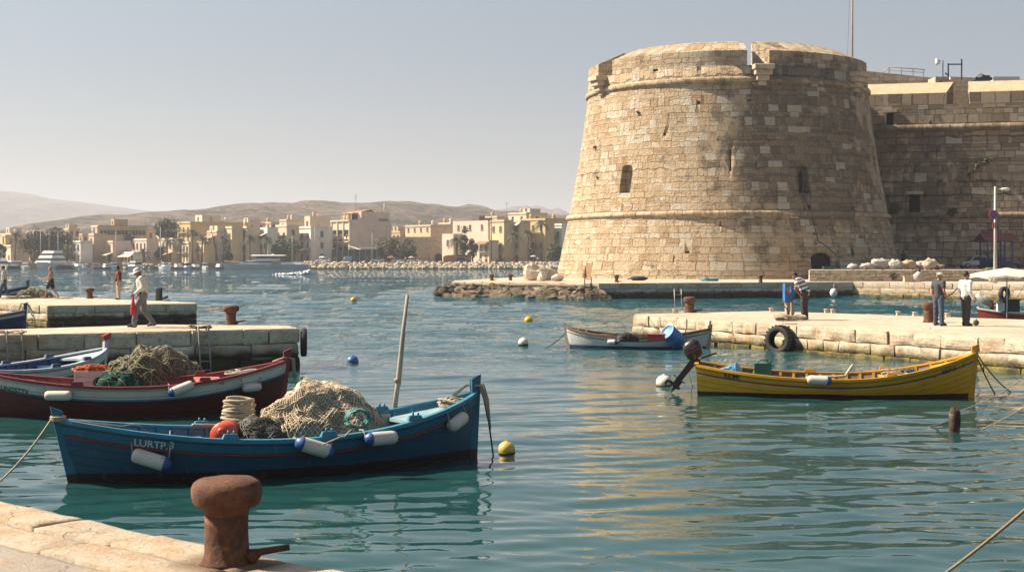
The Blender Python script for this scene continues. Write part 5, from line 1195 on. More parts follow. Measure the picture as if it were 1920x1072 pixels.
    if legs:
        fr, lm, name = legs; c = MB(); cap_(c, q['pel']+Vector((0, 0, .06)), q['pel']+Vector((0, 0, -.02)), .142, .15)
        for a in ('L', 'R'):
            cap_(c, q['pel'].lerp(q['h'+a], .8), q['h'+a], .14, .125); k, n = q['k'+a], q['a'+a]
            if fr < 1: cap_(c, q['h'+a], q['h'+a].lerp(k, fr), .118, .112)
            else: cap_(c, q['h'+a], k, .112, .084); cap_(c, k, n+Vector((0, 0, -.02)), .083, .076)
        fuse(c, name, lm, root, .0135, 2, (.014, 8), seed=hash(name) % 13)
    if shoe:
        for a in ('L', 'R'):
            f = q['f'+a] or Vector((.15, .03 if a == 'L' else -.03, -.04)); c = MB(); n = q['a'+a]; cap_(c, n+Vector((-.04, 0, -.035)), n+f*.55+Vector((0, 0, -.012)), .048, .05); cap_(c, n+f*.5, n+f*1.08+Vector((0, 0, 0)), .047, .036); fuse(c, 'shoe', shoe, root, .011, 1)
    return root
m_wshirt = mat('white_cotton', (.66, .60, .52), .9, .08, 4); m_jean = mat('grey_jeans', (.16, .16, .17), .9, .25, 4); m_blackc = mat('black_cloth', (.014, .014, .016), .85, .2, 6); m_bej = mat('blue_jeans', (.045, .07, .115), .9, .25, 4); m_beige = mat('beige_cotton', (.46, .36, .25), .9, .1, 4)
m_maroon = mat('maroon_shirt', (.17, .035, .022), .85, .2, 6); m_greytee = mat('grey_tee', (.052, .055, .065), .9, .2, 5); m_whitesh = mat('white_dress_shirt', (.68, .66, .66), .85, .06, 5); m_dktr = mat('charcoal_trousers', (.035, .035, .033), .9, .2, 5); m_lgtee = mat('pale_grey_tee', (.38, .37, .37), .9, .12, 5); m_capw = mat('cap_white', (.62, .60, .56), .85, .08, 8)
ZF_ = lambda p, z: (p.x, p.y, z)
LEFT, RIGHT = math.pi, 0.0
# man with the sun hat on the near left pier
L1 = gp(268, 613, Z1)
hat_man = person('person in white shirt, sun hat and grey jeans walking with a red net bag', L1, LEFT+.25, m_skin2,
    dict(pel=(0, 0, .93), che=(.04, 0, 1.29), nec=(.08, 0, 1.44), hea=(.15, 0, 1.575), sL=(.05, .185, 1.39), sR=(.05, -.185, 1.39), eL=(.0, .27, 1.13), wL=(.22, .25, .96), eR=(.0, -.27, 1.12), wR=(.10, -.27, .90), hL=(0, .09, .91), hR=(0, -.09, .91), kL=(.20, .09, .52), kR=(-.02, -.09, .49), aL=(.24, .1, .085), aR=(-.30, -.09, .12), fR=(.14, -.02, -.07)),
    (1, m_wshirt, 'shirt'), (1, m_jean, 'jeans'), m_shoe, m_hairg, ('brim', m_capw), head=(.1, .45))
MB().blob((.10, 0, 1.0), (.16, .19, .075), .1, 5).build('waist_pouch', m_blackc, hat_man)
wp = hat_man.location+Matrix.Rotation(LEFT+.25, 3, 'Z') @ Vector((.27, .25, .86)); c = MB(); rr = random.Random(4); m_redn = mat('red_net', (.42, .02, .045), .7, .3, 12); rows = []
for z, r_ in ((.05, .015), (-.05, .03), (-.2, .055), (-.36, .075), (-.46, .07), (-.52, .03)): rows.append([(r_*1.1*math.cos(a)*(1+.25*noise.noise((a, z*9, 1))), r_*math.sin(a)*(1+.25*noise.noise((a, z*9, 4))), z) for a in [2*math.pi*i/14 for i in range(14)]])
c.grid(rows, closed=True); c.tube([(0, 0, .12), (.02, 0, .06), (0, 0, 0)], .012, 5); tag(c.build('net_bag', m_redn, loc=wp), 'bright red net bag hanging from the hand of the man in the sun hat', 'bag')
# three men on the far left pier
person('person with bare chest and black shorts walking left on the far left pier', gp(96, 559, Z2), LEFT, m_skin, dict(hea=(.06, 0, 1.61), eL=(.10, .25, 1.15), wL=(.34, .2, 1.06), eR=(.08, -.25, 1.13), wR=(.32, -.2, 1.0), kL=(.22, .1, .52), aL=(.30, .1, .09), kR=(-.08, -.1, .5), aR=(-.36, -.1, .14), fR=(.12, -.02, -.09)), None, (.72, m_blackc, 'shorts'), None, m_hairg, head=(0, .1), hfull=1.68, belly=.03)
person('person in maroon shirt and beige trousers standing on the far left pier', gp(222, 561.5, Z2), LEFT+.35, m_skin2, dict(hea=(.05, 0, 1.60), eL=(.02, .26, 1.14), wL=(.06, .27, .88), eR=(.06, -.25, 1.14), wR=(.28, -.12, 1.26), kL=(0, .08, .5), kR=(.03, -.08, .5)), (.5, m_maroon, 'shirt'), (1, m_beige, 'trousers'), m_shoe, m_hairb, head=(0, .25), hfull=1.75, belly=.02)
person('person in pale grey tee and jeans walking at the left edge on the far pier', gp(8, 559, Z2), LEFT+.2, m_skin, dict(hea=(.06, 0, 1.60), eL=(-.04, .25, 1.13), wL=(.02, .25, .9), kL=(.14, .1, .51), aL=(.2, .1, .09), kR=(-.04, -.1, .5), aR=(-.28, -.1, .12)), (.5, m_lgtee, 'tee_shirt'), (1, m_bej, 'jeans'), m_shoew, m_hairb, head=(0, .35), hfull=1.74)
# three men on the right pier
m_stripe, t, b = newmat('striped_polo'); oc = t.coord(); sx_ = t.sep(oc); fr_ = t.math('FRACT', t.math('DIVIDE', t.math('ADD', t.math('MULTIPLY', sx_[2], .92), t.math('MULTIPLY', sx_[0], .34)), .135))
t.l.new(t.mix(t.math('GREATER_THAN', fr_, .66), (.62, .60, .62), (.02, .02, .03)), b.inputs['Base Color']); b.inputs['Roughness'].default_value = .9
L5 = gp(1507, 599.5, Z3); bent = person('person in black and white striped polo bending over the blue meter box on the pier', L5, LEFT-.5, m_skin2,
    dict(pel=(-.06, 0, .95), wai=(.0, 0, 1.08), che=(.11, 0, 1.28), nec=(.21, 0, 1.41), hea=(.32, 0, 1.50), sL=(.16, .19, 1.36), sR=(.16, -.19, 1.36), eL=(.22, .27, 1.04), wL=(.06, .22, .86), eR=(.1, -.27, 1.08), wR=(.02, -.26, .86), hL=(-.06, .09, .92), hR=(-.06, -.09, .92), kL=(.0, .1, .5), kR=(-.02, -.1, .5), aL=(-.04, .12, .085), aR=(-.05, -.12, .085)), (.5, m_stripe, 'polo_shirt'), (1, m_dktr, 'trousers'), m_shoe, m_hairb, head=(0, .6), hfull=1.84)
hpn = L5+Matrix.Rotation(LEFT-.5, 3, 'Z') @ Vector((.02, -.29, .80)); c = MB(); c.box((0, 0, -.22), (.15, .10, .42), tap=.7).tube([(-.05, 0, -.03), (-.02, 0, .05), (.04, 0, .04), (.05, 0, -.03)], .012, 5)
o = c.build('bag', mat('olive_bag', (.09, .08, .06), .9, .25, 7), loc=hpn, rz=.4); bv = o.modifiers.new('b', 'BEVEL'); bv.width = .03; bv.segments = 2; applied(o); tag(o, 'dark olive bag held by the man bending over the meter box', 'bag')
person('person in dark grey tee, pale cap and jeans in front of the right pier bollard', gp(1760, 610.5, Z3), RIGHT+.55, m_skin2, dict(hea=(.05, 0, 1.61), eL=(.0, .26, 1.12), wL=(.06, .27, .86), eR=(-.05, -.27, 1.13), wR=(.1, -.27, .88), kL=(.02, .13, .5), aL=(.06, .18, .085), kR=(-.02, -.13, .5), aR=(-.06, -.18, .085)), (.5, m_greytee, 'tee_shirt'), (1, m_bej, 'jeans'), m_shoe, m_hairg, ('peak', m_capw), head=(-.2, .1), hfull=1.77, belly=.035)
person('person in white long sleeved shirt and charcoal trousers looking right from the pier', gp(1811, 611, Z3), RIGHT+.45, m_skin2, dict(hea=(.03, 0, 1.62), eL=(-.03, .25, 1.13), wL=(.1, .25, .92), eR=(-.06, -.24, 1.12), wR=(.08, -.25, .86), kL=(.02, .07, .5), kR=(.02, -.07, .5), aL=(.02, .08, .085), aR=(-.02, -.08, .085)), (1, m_whitesh, 'shirt'), (1, m_dktr, 'trousers'), m_shoe, m_hairb, head=(-.3, .05), hfull=1.79)
# someone in dark clothes by the curtain wall
dark_p = person('person in dark blue clothes standing in the shade at the foot of the curtain wall', (at(1694, 490, 141).x, 141, ZT), RIGHT+1.2, m_skin2, dict(), (.5, mat('navy_shirt', (.02, .03, .07), .9), 'shirt'), (1, m_dktr, 'trousers'), m_shoe, m_hairb)
# =============================================================== bollards, tyres, ladders, buoys, ropes
m_rust, t, b = newmat('rust'); co = t.coord(); n1 = t.noise(co, 8, 7, .75); n2 = t.noise(co, 34, 5, .75)
c = t.ramp(n1, [(.28, (.04, .022, .017)), (.47, (.10, .046, .03)), (.6, (.155, .072, .038)), (.75, (.27, .13, .06))]); c = t.mix(t.math('MULTIPLY', t.sstep(n2, .5, .3), .6), c, (.05, .028, .02)); c = t.mix(t.math('MULTIPLY', t.sstep(t.noise(co, 15, 5, .65), .62, .70), .55), c, (.38, .19, .075)); c = t.mix(t.math('MULTIPLY', t.sstep(t.noise(co, 4, 3, .5), .70, .74), .8), c, (.42, .36, .32))
t.l.new(c, b.inputs['Base Color']); b.inputs['Roughness'].default_value = .82; b.inputs['Specular IOR Level'].default_value = .3; t.l.new(t.bump(t.math('ADD', n1, t.math('MULTIPLY', n2, .6)), .012), b.inputs['Normal'])
def bollard(lab, loc, h, r, hr, pin=1, n=28, seed=1, flare=1.12, m_=None, group='rusty mooring bollards'):
    root = thing('bollard', lab, 'bollard', loc, 0, group); m_ = m_ or m_rust; hh = h*.30
    o = MB().lathe([(r*flare*1.12, -.01), (r*flare*1.05, h*.03), (r*1.02, h*.09), (r, h*.3), (r*.98, h*.46), (r*1.0, h*.57)], n).build('post', m_, root); roughen(o, r*.035, 6/r*.3, seed)
    o = MB().lathe([(r*1.0, h*.57), (r*1.03, h*.615), (r+(hr-r)*.25, h*.65), (r+(hr-r)*.62, h*.672), (hr*.94, h*.715), (hr*.99, h*.78), (hr, h*.83), (hr*.99, h*.88), (hr*.93, h*.935), (hr*.80, h*.972), (hr*.5, h*.993), (hr*.25, h*.999), (.004, h)], n).build('head', m_, root); roughen(o, r*.035, 6/r*.3, seed+3)
    if pin:
        L_ = r*2.1; MB().tube([(r*.7, -r*.15, h*.12), (r*1.5, -r*.2, h*.14), (r*.8+L_, -r*.22, h*.2)], [r*.2, r*.17, r*.14], 8).blob((r*1.25, -r*.25, h*.10), (r*.35, r*.3, r*.3), .3, 2, 10, 7).build('pin', m_, root)
    return root
q = gp(425, 1052, 1.45); k_ = q.y/F; bollard('large rusty mooring bollard in the foreground on the pale stone quay', (q.x, q.y, 1.44), 162*k_, 41*k_, 66*k_, n=40)
BOL = [(433, 608, Z1, 36, 9.5, 15.5, 'rusty bollard near the end of the near left pier'), (168, 559.5, Z2, 20, 5.5, 8.5, 'rusty bollard standing between the bare chested man and the man in maroon'),
       (1293, 586, Z3, 30, 8.5, 12, 'rusty bollard at the left end of the right pier beside thin rails'), (1742, 604, Z3, 38, 10, 13, 'large rusty bollard half hidden behind the man in the dark grey tee'),
       (922, 526, ZQ, 12, 3.2, 5, 'leftmost small rusty bollard on the fortress quay'), (957, 525.5, ZQ, 12, 3.2, 5.4, 'small rusty bollard just left of the pale boulders'), (1156, 529, ZQ, 13.5, 3.4, 5, 'small rusty bollard on the quay in front of the tower door'), (1426, 529, ZQ, 13.5, 3.4, 5, 'small rusty bollard on the quay left of the striped man')]
for i, (px, py, z, h, r, hr, lab) in enumerate(BOL):
    q = gp(px, py, z); k_ = q.y/F; bollard(lab, q, h*k_, r*k_, hr*k_, pin=(i not in (5, 7)), n=22, seed=i*3+2)
q = gp(298, 563.5, Z2); k_ = q.y/F; m_tar = mat('tarred_steel', (.045, .05, .05), .6, .3, 6, dirt=((.14, .08, .05), 6, .6)); gb = thing('bollard', 'dark grey plain cylinder bollard at the end of the far left pier', 'bollard', q)
MB().lathe([(6.2*k_, 0), (6.2*k_, 22*k_), (6.6*k_, 22.2*k_), (6.6*k_, 24*k_), (5.8*k_, 24.4*k_)], 22).build('post', m_tar, gb); MB().tube([(5*k_, -.1, .1), (12*k_, -.1, .14), (18*k_, -.1, .2)], .06, 6).build('pin', m_tar, gb)
# tyres
m_tyre = mat('old_rubber', (.016, .016, .017), .75, .4, 6, bump=.01, bsc=30, dirt=((.07, .063, .055), 5, .63))
def tyre(lab, loc, R0, w, axis_rz, tilt=0, group=None, lugs=22):
    root = thing('tyre', lab, 'tyre', loc, axis_rz, group); c = MB(); R3 = Matrix.Rotation(RAD(90)+tilt, 3, 'X')
    pr = [(R0*.56, -w*.40), (R0*.62, -w*.48), (R0*.8, -w*.52), (R0*.93, -w*.44), (R0*.97, -w*.3), (R0*.97, w*.3), (R0*.93, w*.44), (R0*.8, w*.52), (R0*.62, w*.48), (R0*.56, w*.40), (R0*.60, w*.3), (R0*.84, w*.34), (R0*.86, -w*.34), (R0*.60, -w*.3), (R0*.56, -w*.40)]
    n = 44; v = []; f = []
    for r_, z in pr:
        for k in range(n): a = 2*math.pi*k/n; v.append(R3 @ Vector((r_*math.cos(a), r_*math.sin(a), z)))
    for i in range(len(pr)-1):
        for k in range(n): f.append((i*n+k, i*n+(k+1) % n, (i+1)*n+(k+1) % n, (i+1)*n+k))
    c.add(v, f, 0, True)
    for k in range(lugs):
        a = 2*math.pi*k/lugs
        for s_ in (-1, 1):
            a2 = a+(.07 if s_ > 0 else 0); M3 = R3 @ Matrix.Rotation(a2, 3, 'Z') @ Matrix.Rotation(s_*.45, 3, 'X'); c.box(R3 @ Vector((R0*.985*math.cos(a2), R0*.985*math.sin(a2), s_*w*.24)), (R0*.06, R0*.10, w*.5), R=M3)
    c.build('rubber', m_tyre, root); return root
da = (Vector(P3[1])-Vector(P3[0])).normalized(); yaw3 = math.atan2(da.y, da.x); on3 = Vector((da.y, -da.x))
q = gp(1478, 609, Z3); k_ = 46/F; tt_ = tyre('big worn tractor tyre hanging on the front of the sunlit right pier', (q.x+on3.x*.30-.05, q.y+on3.y*.30, .40), .50, .36, yaw3+.35, -.05)
c = MB()
for dx_ in (-.12, .12): c.tube([(tt_.location.x+da.x*dx_, tt_.location.y+da.y*dx_, .72), (tt_.location.x-on3.x*.2+da.x*dx_, tt_.location.y-on3.y*.2, .95), (q.x-on3.x*.3+da.x*dx_, q.y-on3.y*.3, .93)], .016, 5)
tag(c.build('tyre_rope', m_rope), 'short rope pair tying the big tyre to the right pier', 'rope')
q = gp(560, 640, 0); d1 = (Vector(P1[2])-Vector(P1[1])).normalized(); tyre('dark tyre wrapped on the far end corner of the near left pier', (P1[1][0]+.07, P1[1][1]+.28, .74), .42, .17, RAD(100), 0, lugs=0)
p = at(1883, 551, 101); tyre('black tyre hanging on the sunlit quay wall behind the beach umbrella', (p.x, p.y, p.z), .52, .3, .6)
# ladders
m_lad = mat('aluminium_ladder', (.30, .28, .25), .5, .2, 6, metal=.3, dirt=((.2, .14, .08), 6, .6))
def ladder(lab, top0, top1, dn, n, hook, m_=None):
    """two stiles from the two top points going down by dn"""
    root = thing('ladder', lab, 'ladder', top0, 0, 'ladders on the pier walls'); a, b_ = Vector((0, 0, 0)), Vector(top1)-Vector(top0); dn = Vector(dn); hook = Vector(hook); m_ = m_ or m_lad
    for s_ in (a, b_): MB().tube([s_+hook+Vector((0, 0, .01)), s_+hook*.3+Vector((0, 0, .13)), s_+Vector((0, 0, .08)), s_+dn*.5, s_+dn], .024, 6).build('stile', m_, root)
    for k in range(n): t_ = (k+.6)/n; MB().tube([a+dn*t_, b_+dn*t_], .018, 6).build('rung', m_, root)
    return root
def onface(P, px, py, z, off):   # point on a pier's first edge under pixel column px
    a, b_ = Vector(P[0]), Vector(P[1]); d = (b_-a); kk = (px-CX)/F; t_ = (kk*a.y-a.x)/(d.x-kk*d.y); p = a+d*t_; n_ = Vector((d.y, -d.x)).normalized(); p += n_*off; return Vector((p.x, p.y, z))
n1_ = (Vector(P1[1])-Vector(P1[0])).normalized(); in1 = Vector((-n1_.y, n1_.x, 0))
ladder('grey ladder with a rope on top hanging down the near pier behind the red boat', onface(P1, 371, 0, Z1, .06), onface(P1, 390, 0, Z1, .06), (.12, -.25, -1.15), 5, in1*.25)
ladder('pale ladder at the left edge of the near pier behind the blue and white boat', onface(P1, 12, 0, Z1-.02, .06), onface(P1, 40, 0, Z1-.02, .06), (.1, -.15, -1.0), 4, in1*.25)
q = onface(P1, 375, 0, Z1+.05, -.15); tangle('rope_tangle', 'tan rope bundle on the pier edge above the grey ladder', q, .32, .14, .08, 8, .018, mat('tan_rope', (.25, .19, .11), .9, .25, 20), 41)
q = onface(P1, 15, 0, Z1+.03, -.12); tangle('rope_tangle', 'tan rope lying on the pier edge above the pale ladder', q, .5, .12, .05, 6, .018, m_wood, 43)
# thin rails at the right pier's end
rt = thing('ladder', 'thin pale ladder rails rising from the back of the right pier', 'ladder', gp(1281, 588, Z3)+Vector((0, 1.5, 0)), 0, 'ladders on the pier walls'); k_ = rt.location.y/F
for dx_ in (-6.5, 6.5): MB().tube([(dx_*k_, 0, -.3), (dx_*k_-2*k_, 0, 44*k_)], .02, 6).build('stile', m_lad, rt)
MB().tube([(-8*k_, 0, 33*k_), (4.8*k_, 0, 33*k_)], .016, 6).build('rung', m_lad, rt)
q = gp(1265, 587, Z3); bu = thing('bucket', 'small cream bucket at the left end of the right pier', 'bucket', q); MB().lathe([(.06, 0), (.085, .01), (.095, .16), (.10, .17), (.08, .165), (.07, .03)], 14).build('pail', m_box, bu)
tangle('rope_tangle', 'white rope bundle beside the bollard at the left end of the right pier', gp(1278, 587, Z3)+Vector((0, 0, .02)), .16, .1, .06, 6, .015, m_whitepaint, 47)
# meter post and box
q = gp(1482, 599, Z3)+Vector((0, .15, 0)); mp_ = thing('meter_post', 'timber post carrying a blue electric meter box on the right pier', 'meter post', q, .25); k_ = q.y/F
MB().box((-.09, 0, .5), (.13, .16, 1.0)).box((.13, .03, .47), (.10, .12, .94)).build('post', m_greywood, mp_); m_bbox = mat('blue_box_paint', (.03, .13, .36), .45, .2, 5, dirt=((.3, .3, .28), 10, .68))
MB().box((-.11, -.05, .80), (.28, .2, .36)).box((-.23, -.05, 1.12), (.035, .2, .36)).box((-.03, -.05, 1.29), (.42, .2, .035)).box((.1, -.03, .98), (.14, .16, .44)).build('box', m_bbox, mp_)
MB().box((-.12, -.165, 1.0), (.1, .03, .16)).build('sticker', mat('red_white_label', (.55, .08, .06), .5), mp_); MB().box((.17, -.125, .66), (.2, .03, .12)).build('panel', mat('pale_blue_plate', (.28, .48, .60), .5), mp_); MB().tube([(-.29, -.1, .7), (-.36, -.14, .6), (-.1, -.1, .3), (-.07, -.1, 0)], .018, 5).build('cable', m_iron, mp_)
tangle('rope_tangle', 'heap of dirty rope round the foot of the timber meter post', gp(1478, 601, Z3)+Vector((0, 0, .02)), .46, .25, .16, 14, .026, m_greywood, 51)
# little stone cleats along the back edge of the right pier
for i, (px, py) in enumerate(((1447, 582.5), (1550, 584.5), (1562, 585), (1685, 589), (1716, 590.5), (1777, 592.5))):
    q = gp(px, py+1.5, Z3); o = MB().box((0, 0, .05), (.18, .16, .12), tap=.85).tube([(-.12, 0, .13), (.12, 0, .13)], .03, 6).build('mooring_cleat', m_box, loc=q)
    tag(o, ['pale cleat on the back pier edge left of the meter box', 'first of two pale cleats right of the striped man', 'second of two pale cleats right of the striped man', 'pale cleat left of the man in the grey tee, farther from him', 'pale cleat left of the man in the grey tee, nearer to him', 'pale cleat between the two standing men'][i], 'cleat', 'pale cleats along the pier edge')
q = gp(1830, 610, Z3); tag(MB().blob((0, 0, .09), (.10, .08, .10), .3, 3, 12, 8).tube([(0, 0, .15), (.02, 0, .22)], .02, 5).build('weed_lump', m_weed, loc=q), 'small dark green lump beside the shoes of the man in white', 'plant')
# net pile and rope on the far left pier
q = gp(62, 559, Z2); pn = thing('net_heap', 'low olive net pile on the far left pier beside the bare chested man', 'fishing net', q+Vector((0, .4, 0))); hz_ = Heap(1.15, .6, .55, 8.8, .16, (-.2, 0), 1.5); hz_.base(60, 24).build('netting', m_netg, pn); c = hz_.strands(60, .014, rr, 1.2); hz_.lattice(3.2, 6.2, .2, .95, .12, .009, c); c.build('loose_twine', m_netgs, pn)
tangle('rope_tangle', 'tan rope lying left of the net pile on the far pier', gp(30, 560, Z2), .7, .35, .12, 12, .03, m_netgs, 55); tangle('rope_tangle', 'short rope scraps on the pier right of the walking bare chested man', gp(120, 560, Z2), .45, .12, .03, 4, .025, m_netgs, 57)
c = MB(); rr = random.Random(3)
for k in range(7): x = gp(52+rr.uniform(-6, 10), 570, Z2).x; y = gp(60, 571, Z2).y; c.tube([(x-.1, y+.6, Z2+.03), (x, y-.05, Z2+.05), (x+rr.gauss(0, .1), y-.25, .5), (x+rr.gauss(0, .15), y-.3, rr.uniform(-.2, .3))], .03, 5)
tag(c.build('hanging_ropes', m_netgs), 'bunch of old ropes hanging down the lit face of the far left pier', 'rope')
# ---- buoys
def buoy(lab, px, py, r, m_, seed=0, tilt=.1):
    q = gp(px, py, 0); k_ = q.y/F; R_ = r*k_; root = thing('buoy', lab, 'buoy', (q.x, q.y, 0), 0, 'mooring buoys'); R3 = Matrix.Rotation(tilt, 3, 'Y')
    o = MB().blob((0, 0, R_*.45), (R_, R_, R_*.92), 0, 1, 22, 14, R=R3).build('float', m_, root); roughen(o, R_*.02, 3/R_*.3, seed)
    MB().lathe([(R_*.22, R_*1.30), (R_*.2, R_*1.42), (R_*.1, R_*1.46)], 10).build('eye', m_, root); MB().lathe([(R_*1.0, -.02), (R_*1.015, R_*.1), (R_*.985, R_*.2)], 22).build('weed_band', mat('buoy_slime', (.09, .08, .03), .8), root)
m_by = mat('yellow_buoy', (.60, .36, .02), .45, .12, 5); m_byd = mat('dirty_yellow_buoy', (.56, .40, .09), .55, .25, 5, dirt=((.22, .15, .05), 8, .56)); m_bw = mat('white_buoy', (.66, .62, .55), .5, .1, 5); m_bb2 = mat('blue_buoy', (.03, .12, .34), .45, .2, 5)
buoy('dirty yellow buoy floating beside the right stem of the blue boat', 950, 849, 16, m_byd, 1, .5); buoy('white round buoy beside the tilted outboard motor', 1245, 723, 15, m_bw, 2); buoy('white buoy floating left of the white rowing boat', 981, 646, 9.5, m_bw, 3); buoy('blue buoy floating right of the near left pier', 661, 682, 11.5, m_bb2, 4)
buoy('bright yellow buoy in open water above the white buoy', 991, 604, 8, m_by, 5); buoy('small yellow buoy far out in open water left of the rocks', 663, 565, 6, m_by, 6); buoy('tiny pale buoy far out near the far shore', 729, 503.5, 4, m_bw, 7)
# hanging float on the quay and other quay bits
p = at(1563, 549, 112.6); fl = thing('buoy', 'white float hanging on the shaded fortress quay wall', 'buoy', p); MB().blob((0, 0, 0), (.3, .3, .36), nu=16, nv=10).build('float', m_bw, fl); MB().tube([(0, 0, .3), (.1, .3, .7), (.9, .7, .85)], .03, 5).build('line', m_rope, fl)
m_bould = mat('pale_boulder', (.50, .40, .28), .9, sc=.7, bump=.06, bsc=4, col2=(.66, .58, .47), dirt=((.50, .28, .09), .8, .60))
for px, py, rx, rz, sd_, lab in ((1004, 526, 1.35, 1.1, 3, 'largest pale boulder on the quay left of the tower'), (1026, 525.5, 1.15, .95, 8, 'ochre stained pale boulder next to the largest boulder'), (1044, 527, .75, .42, 5, 'small flat boulder closest to the tower foot'), (1016, 527, .55, .55, 11, 'small white boulder wedged between the two big boulders')):
    q = gp(px, py, ZQ); o = MB().blob((0, 0, rz*.62), (rx*.72, rx*.62, rz*.68), .45, 1.2, 16, 11, seed=sd_, sm=False, flat=-rz*.6).build('boulder', m_bould, loc=q); tag(o, lab, 'boulder', 'boulders on the fortress quay')
q = gp(1330, 527, ZQ); tangle('net_bundle', 'turquoise net scrap lying on the quay at the tower foot', q+Vector((0, .3, .02)), .75, .3, .22, 16, .05, mat('turquoise_net', (.08, .36, .38), .8), 61, 'fishing net')
q = gp(1200, 526, ZQ); tag(MB().blob((0, 0, .16), (.75, .35, .2), .3, 2, 14, 8).tube([(-1.0, 0, .1), (-.5, 0, .3), (.2, .1, .32)], .06, 6).build('hose_heap', m_tyre, loc=q+Vector((0, .6, 0))), 'black hose lump lying on the quay against the sunlit tower foot', 'hose')
q = onface([PQ[0], PQ[1]], 1104, 0, ZQ, .1); lq = thing('ladder', 'rusty ladder on the quay wall where rocks meet the masonry', 'ladder', q, 0, 'ladders on the pier walls')
for dx_ in (-.25, .25): MB().tube([(dx_, .2, .5), (dx_, 0, .3), (dx_, -.05, -1.2)], .04, 5).build('stile', m_rust, lq)
for z in (.3, -.1, -.5, -.9): MB().tube([(-.25, 0, z), (.25, 0, z)], .03, 5).build('rung', m_rust, lq)
# stump and its ropes
q = gp(1790, 808, 0); st_ = thing('timber_stump', 'broken rotten timber stump sticking out of the water', 'stump', (q.x, q.y, 0), .3); o = MB().lathe([(.10, -.5), (.105, 0), (.095, .15), (.10, .34), (.07, .42), (.02, .38)], 12).build('post', mat('rotten_timber', (.05, .03, .02), .9, .4, 6, bump=.03, bsc=14, dirt=((.26, .17, .10), 7, .55)), st_); roughen(o, .03, 9, 3)
for v in o.data.vertices:
    if v.co.z > .28: v.co.z += .12*noise.noise((v.co.x*22, v.co.y*22, 1))
m_tanr = mat('brown_rope', (.22, .16, .10), .9, .3, 30, bump=.004, bsc=160)
def rope(lab, a, b_, sag, r, m_, wob=.0, seed=1): return tag(MB().tube(catenary(a, b_, sag, 18, wob, seed), r, 6).build('mooring_rope', m_), lab, 'rope')
sp_ = Vector((q.x, q.y, .33)); rope('pale rope from the rotten stump up to the right pier', sp_, gp(1990, 640, Z3), .25, .009, m_rope); rope('dark rope from the rotten stump slanting down into the water', sp_-Vector((0, 0, .1)), gp(1738, 800, -.02), .02, .014, m_roped)
rope('pale rope slanting from the water right of the stump out of the picture', gp(1838, 806, -.02), at(1990, 718, 24), .05, .010, m_tanr); rope('thick pale rope crossing the lower right corner', gp(1735, 1100, .2)+Vector((0, 0, .0)), at(1990, 895, 10.5), .03, .013, m_tanr)
sp2 = yb.world((yb.xoff(1, 1.0), 0, 1.0)); rope('dark green rope from the bow of the yellow boat into the water', sp2, gp(1900, 738, -.05), .10, .016, m_ropeg); rope('second darker rope from the bow of the yellow boat into the water', sp2+Vector((0, .02, -.04)), gp(1868, 742, -.05), .05, .016, m_roped)
rope('thin rope from the bow of the yellow boat up to the right pier', sp2, gp(1990, 645, Z3), .1, .012, m_rope); rope('rope from the water up to the pier edge below the man in the grey tee', gp(1655, 672, -.02), gp(1745, 614, Z3+.03), .12, .018, m_rope); rope('dark rope from the right stem of the white boat to the pier face', hb_.world((hb_.L/2, 0, .7)), gp(1370, 664, -.05), .08, .018, m_roped)
rope('thin rope from the white boat over to the pier end', hb_.world((hb_.xoff(.5, .5), .4, .5)), gp(1215, 592, Z3), .05, .014, m_rope); rope('rope from the left stem of the white boat into the water', hb_.world((-hb_.L/2, 0, .62)), gp(1023, 652, -.05), .08, .018, m_roped); rope('long rope lying slack along the front of the right pier', gp(1472, 600, Z3+.06), gp(1340, 632, .35), .25, .018, m_rope, .06, 3)
# =============================================================== terrace and beach gear
m_lp = mat('galvanised_pole', (.42, .38, .33), .5, .15, 5, metal=.2)
q = gp(1866, 532, ZQ); lp = thing('street_lamp', 'tall grey street lamp with a no stopping sign standing on the quay', 'street lamp', (at(1866, 0, 108).x, 108, ZQ)); k_ = 108/F
MB().lathe([(.17, 0), (.15, .5), (.11, 3), (.085, 181*k_)], 12).build('pole', m_lp, lp); MB().tube([(0, 0, 174*k_), (.35, 0, 176*k_), (.6, 0, 176*k_)], .05, 7).build('arm', m_lp, lp)
MB().blob((.78, 0, 176*k_), (.40, .17, .12), nu=14, nv=8).build('lamp_head', mat('lamp_head_white', (.66, .64, .6), .4), lp)
m_sred = mat('sign_red', (.50, .09, .06), .5); m_sblue = mat('sign_blue', (.04, .09, .42), .5); RX = Matrix.Rotation(RAD(90), 3, 'X'); sg = MB().lathe([(.01, -.02), (.36, -.02), (.36, .02), (.01, .02)], 24, c=(-.17, -.16, 128*k_), R=RX, sm=False).build('sign_plate', m_sred, lp)
MB().lathe([(.01, 0), (.28, 0), (.28, .006), (.01, .006)], 24, c=(-.17, -.182, 128*k_), R=RX, sm=False).build('sign_disc', m_sblue, sg); c = MB()
for s_ in (-1, 1): c.box((-.17, -.195, 128*k_), (.56, .008, .075), R=Matrix.Rotation(s_*.785, 3, 'Y'))
c.build('sign_cross', m_sred, sg)
MB().box((-.12, -.18, 108*k_), (.3, .03, .42)).build('arrow_plate', m_sred, lp); MB().box((-.12, -.2, 108*k_), (.06, .01, .28)).build('arrow', m_whitepaint, lp)
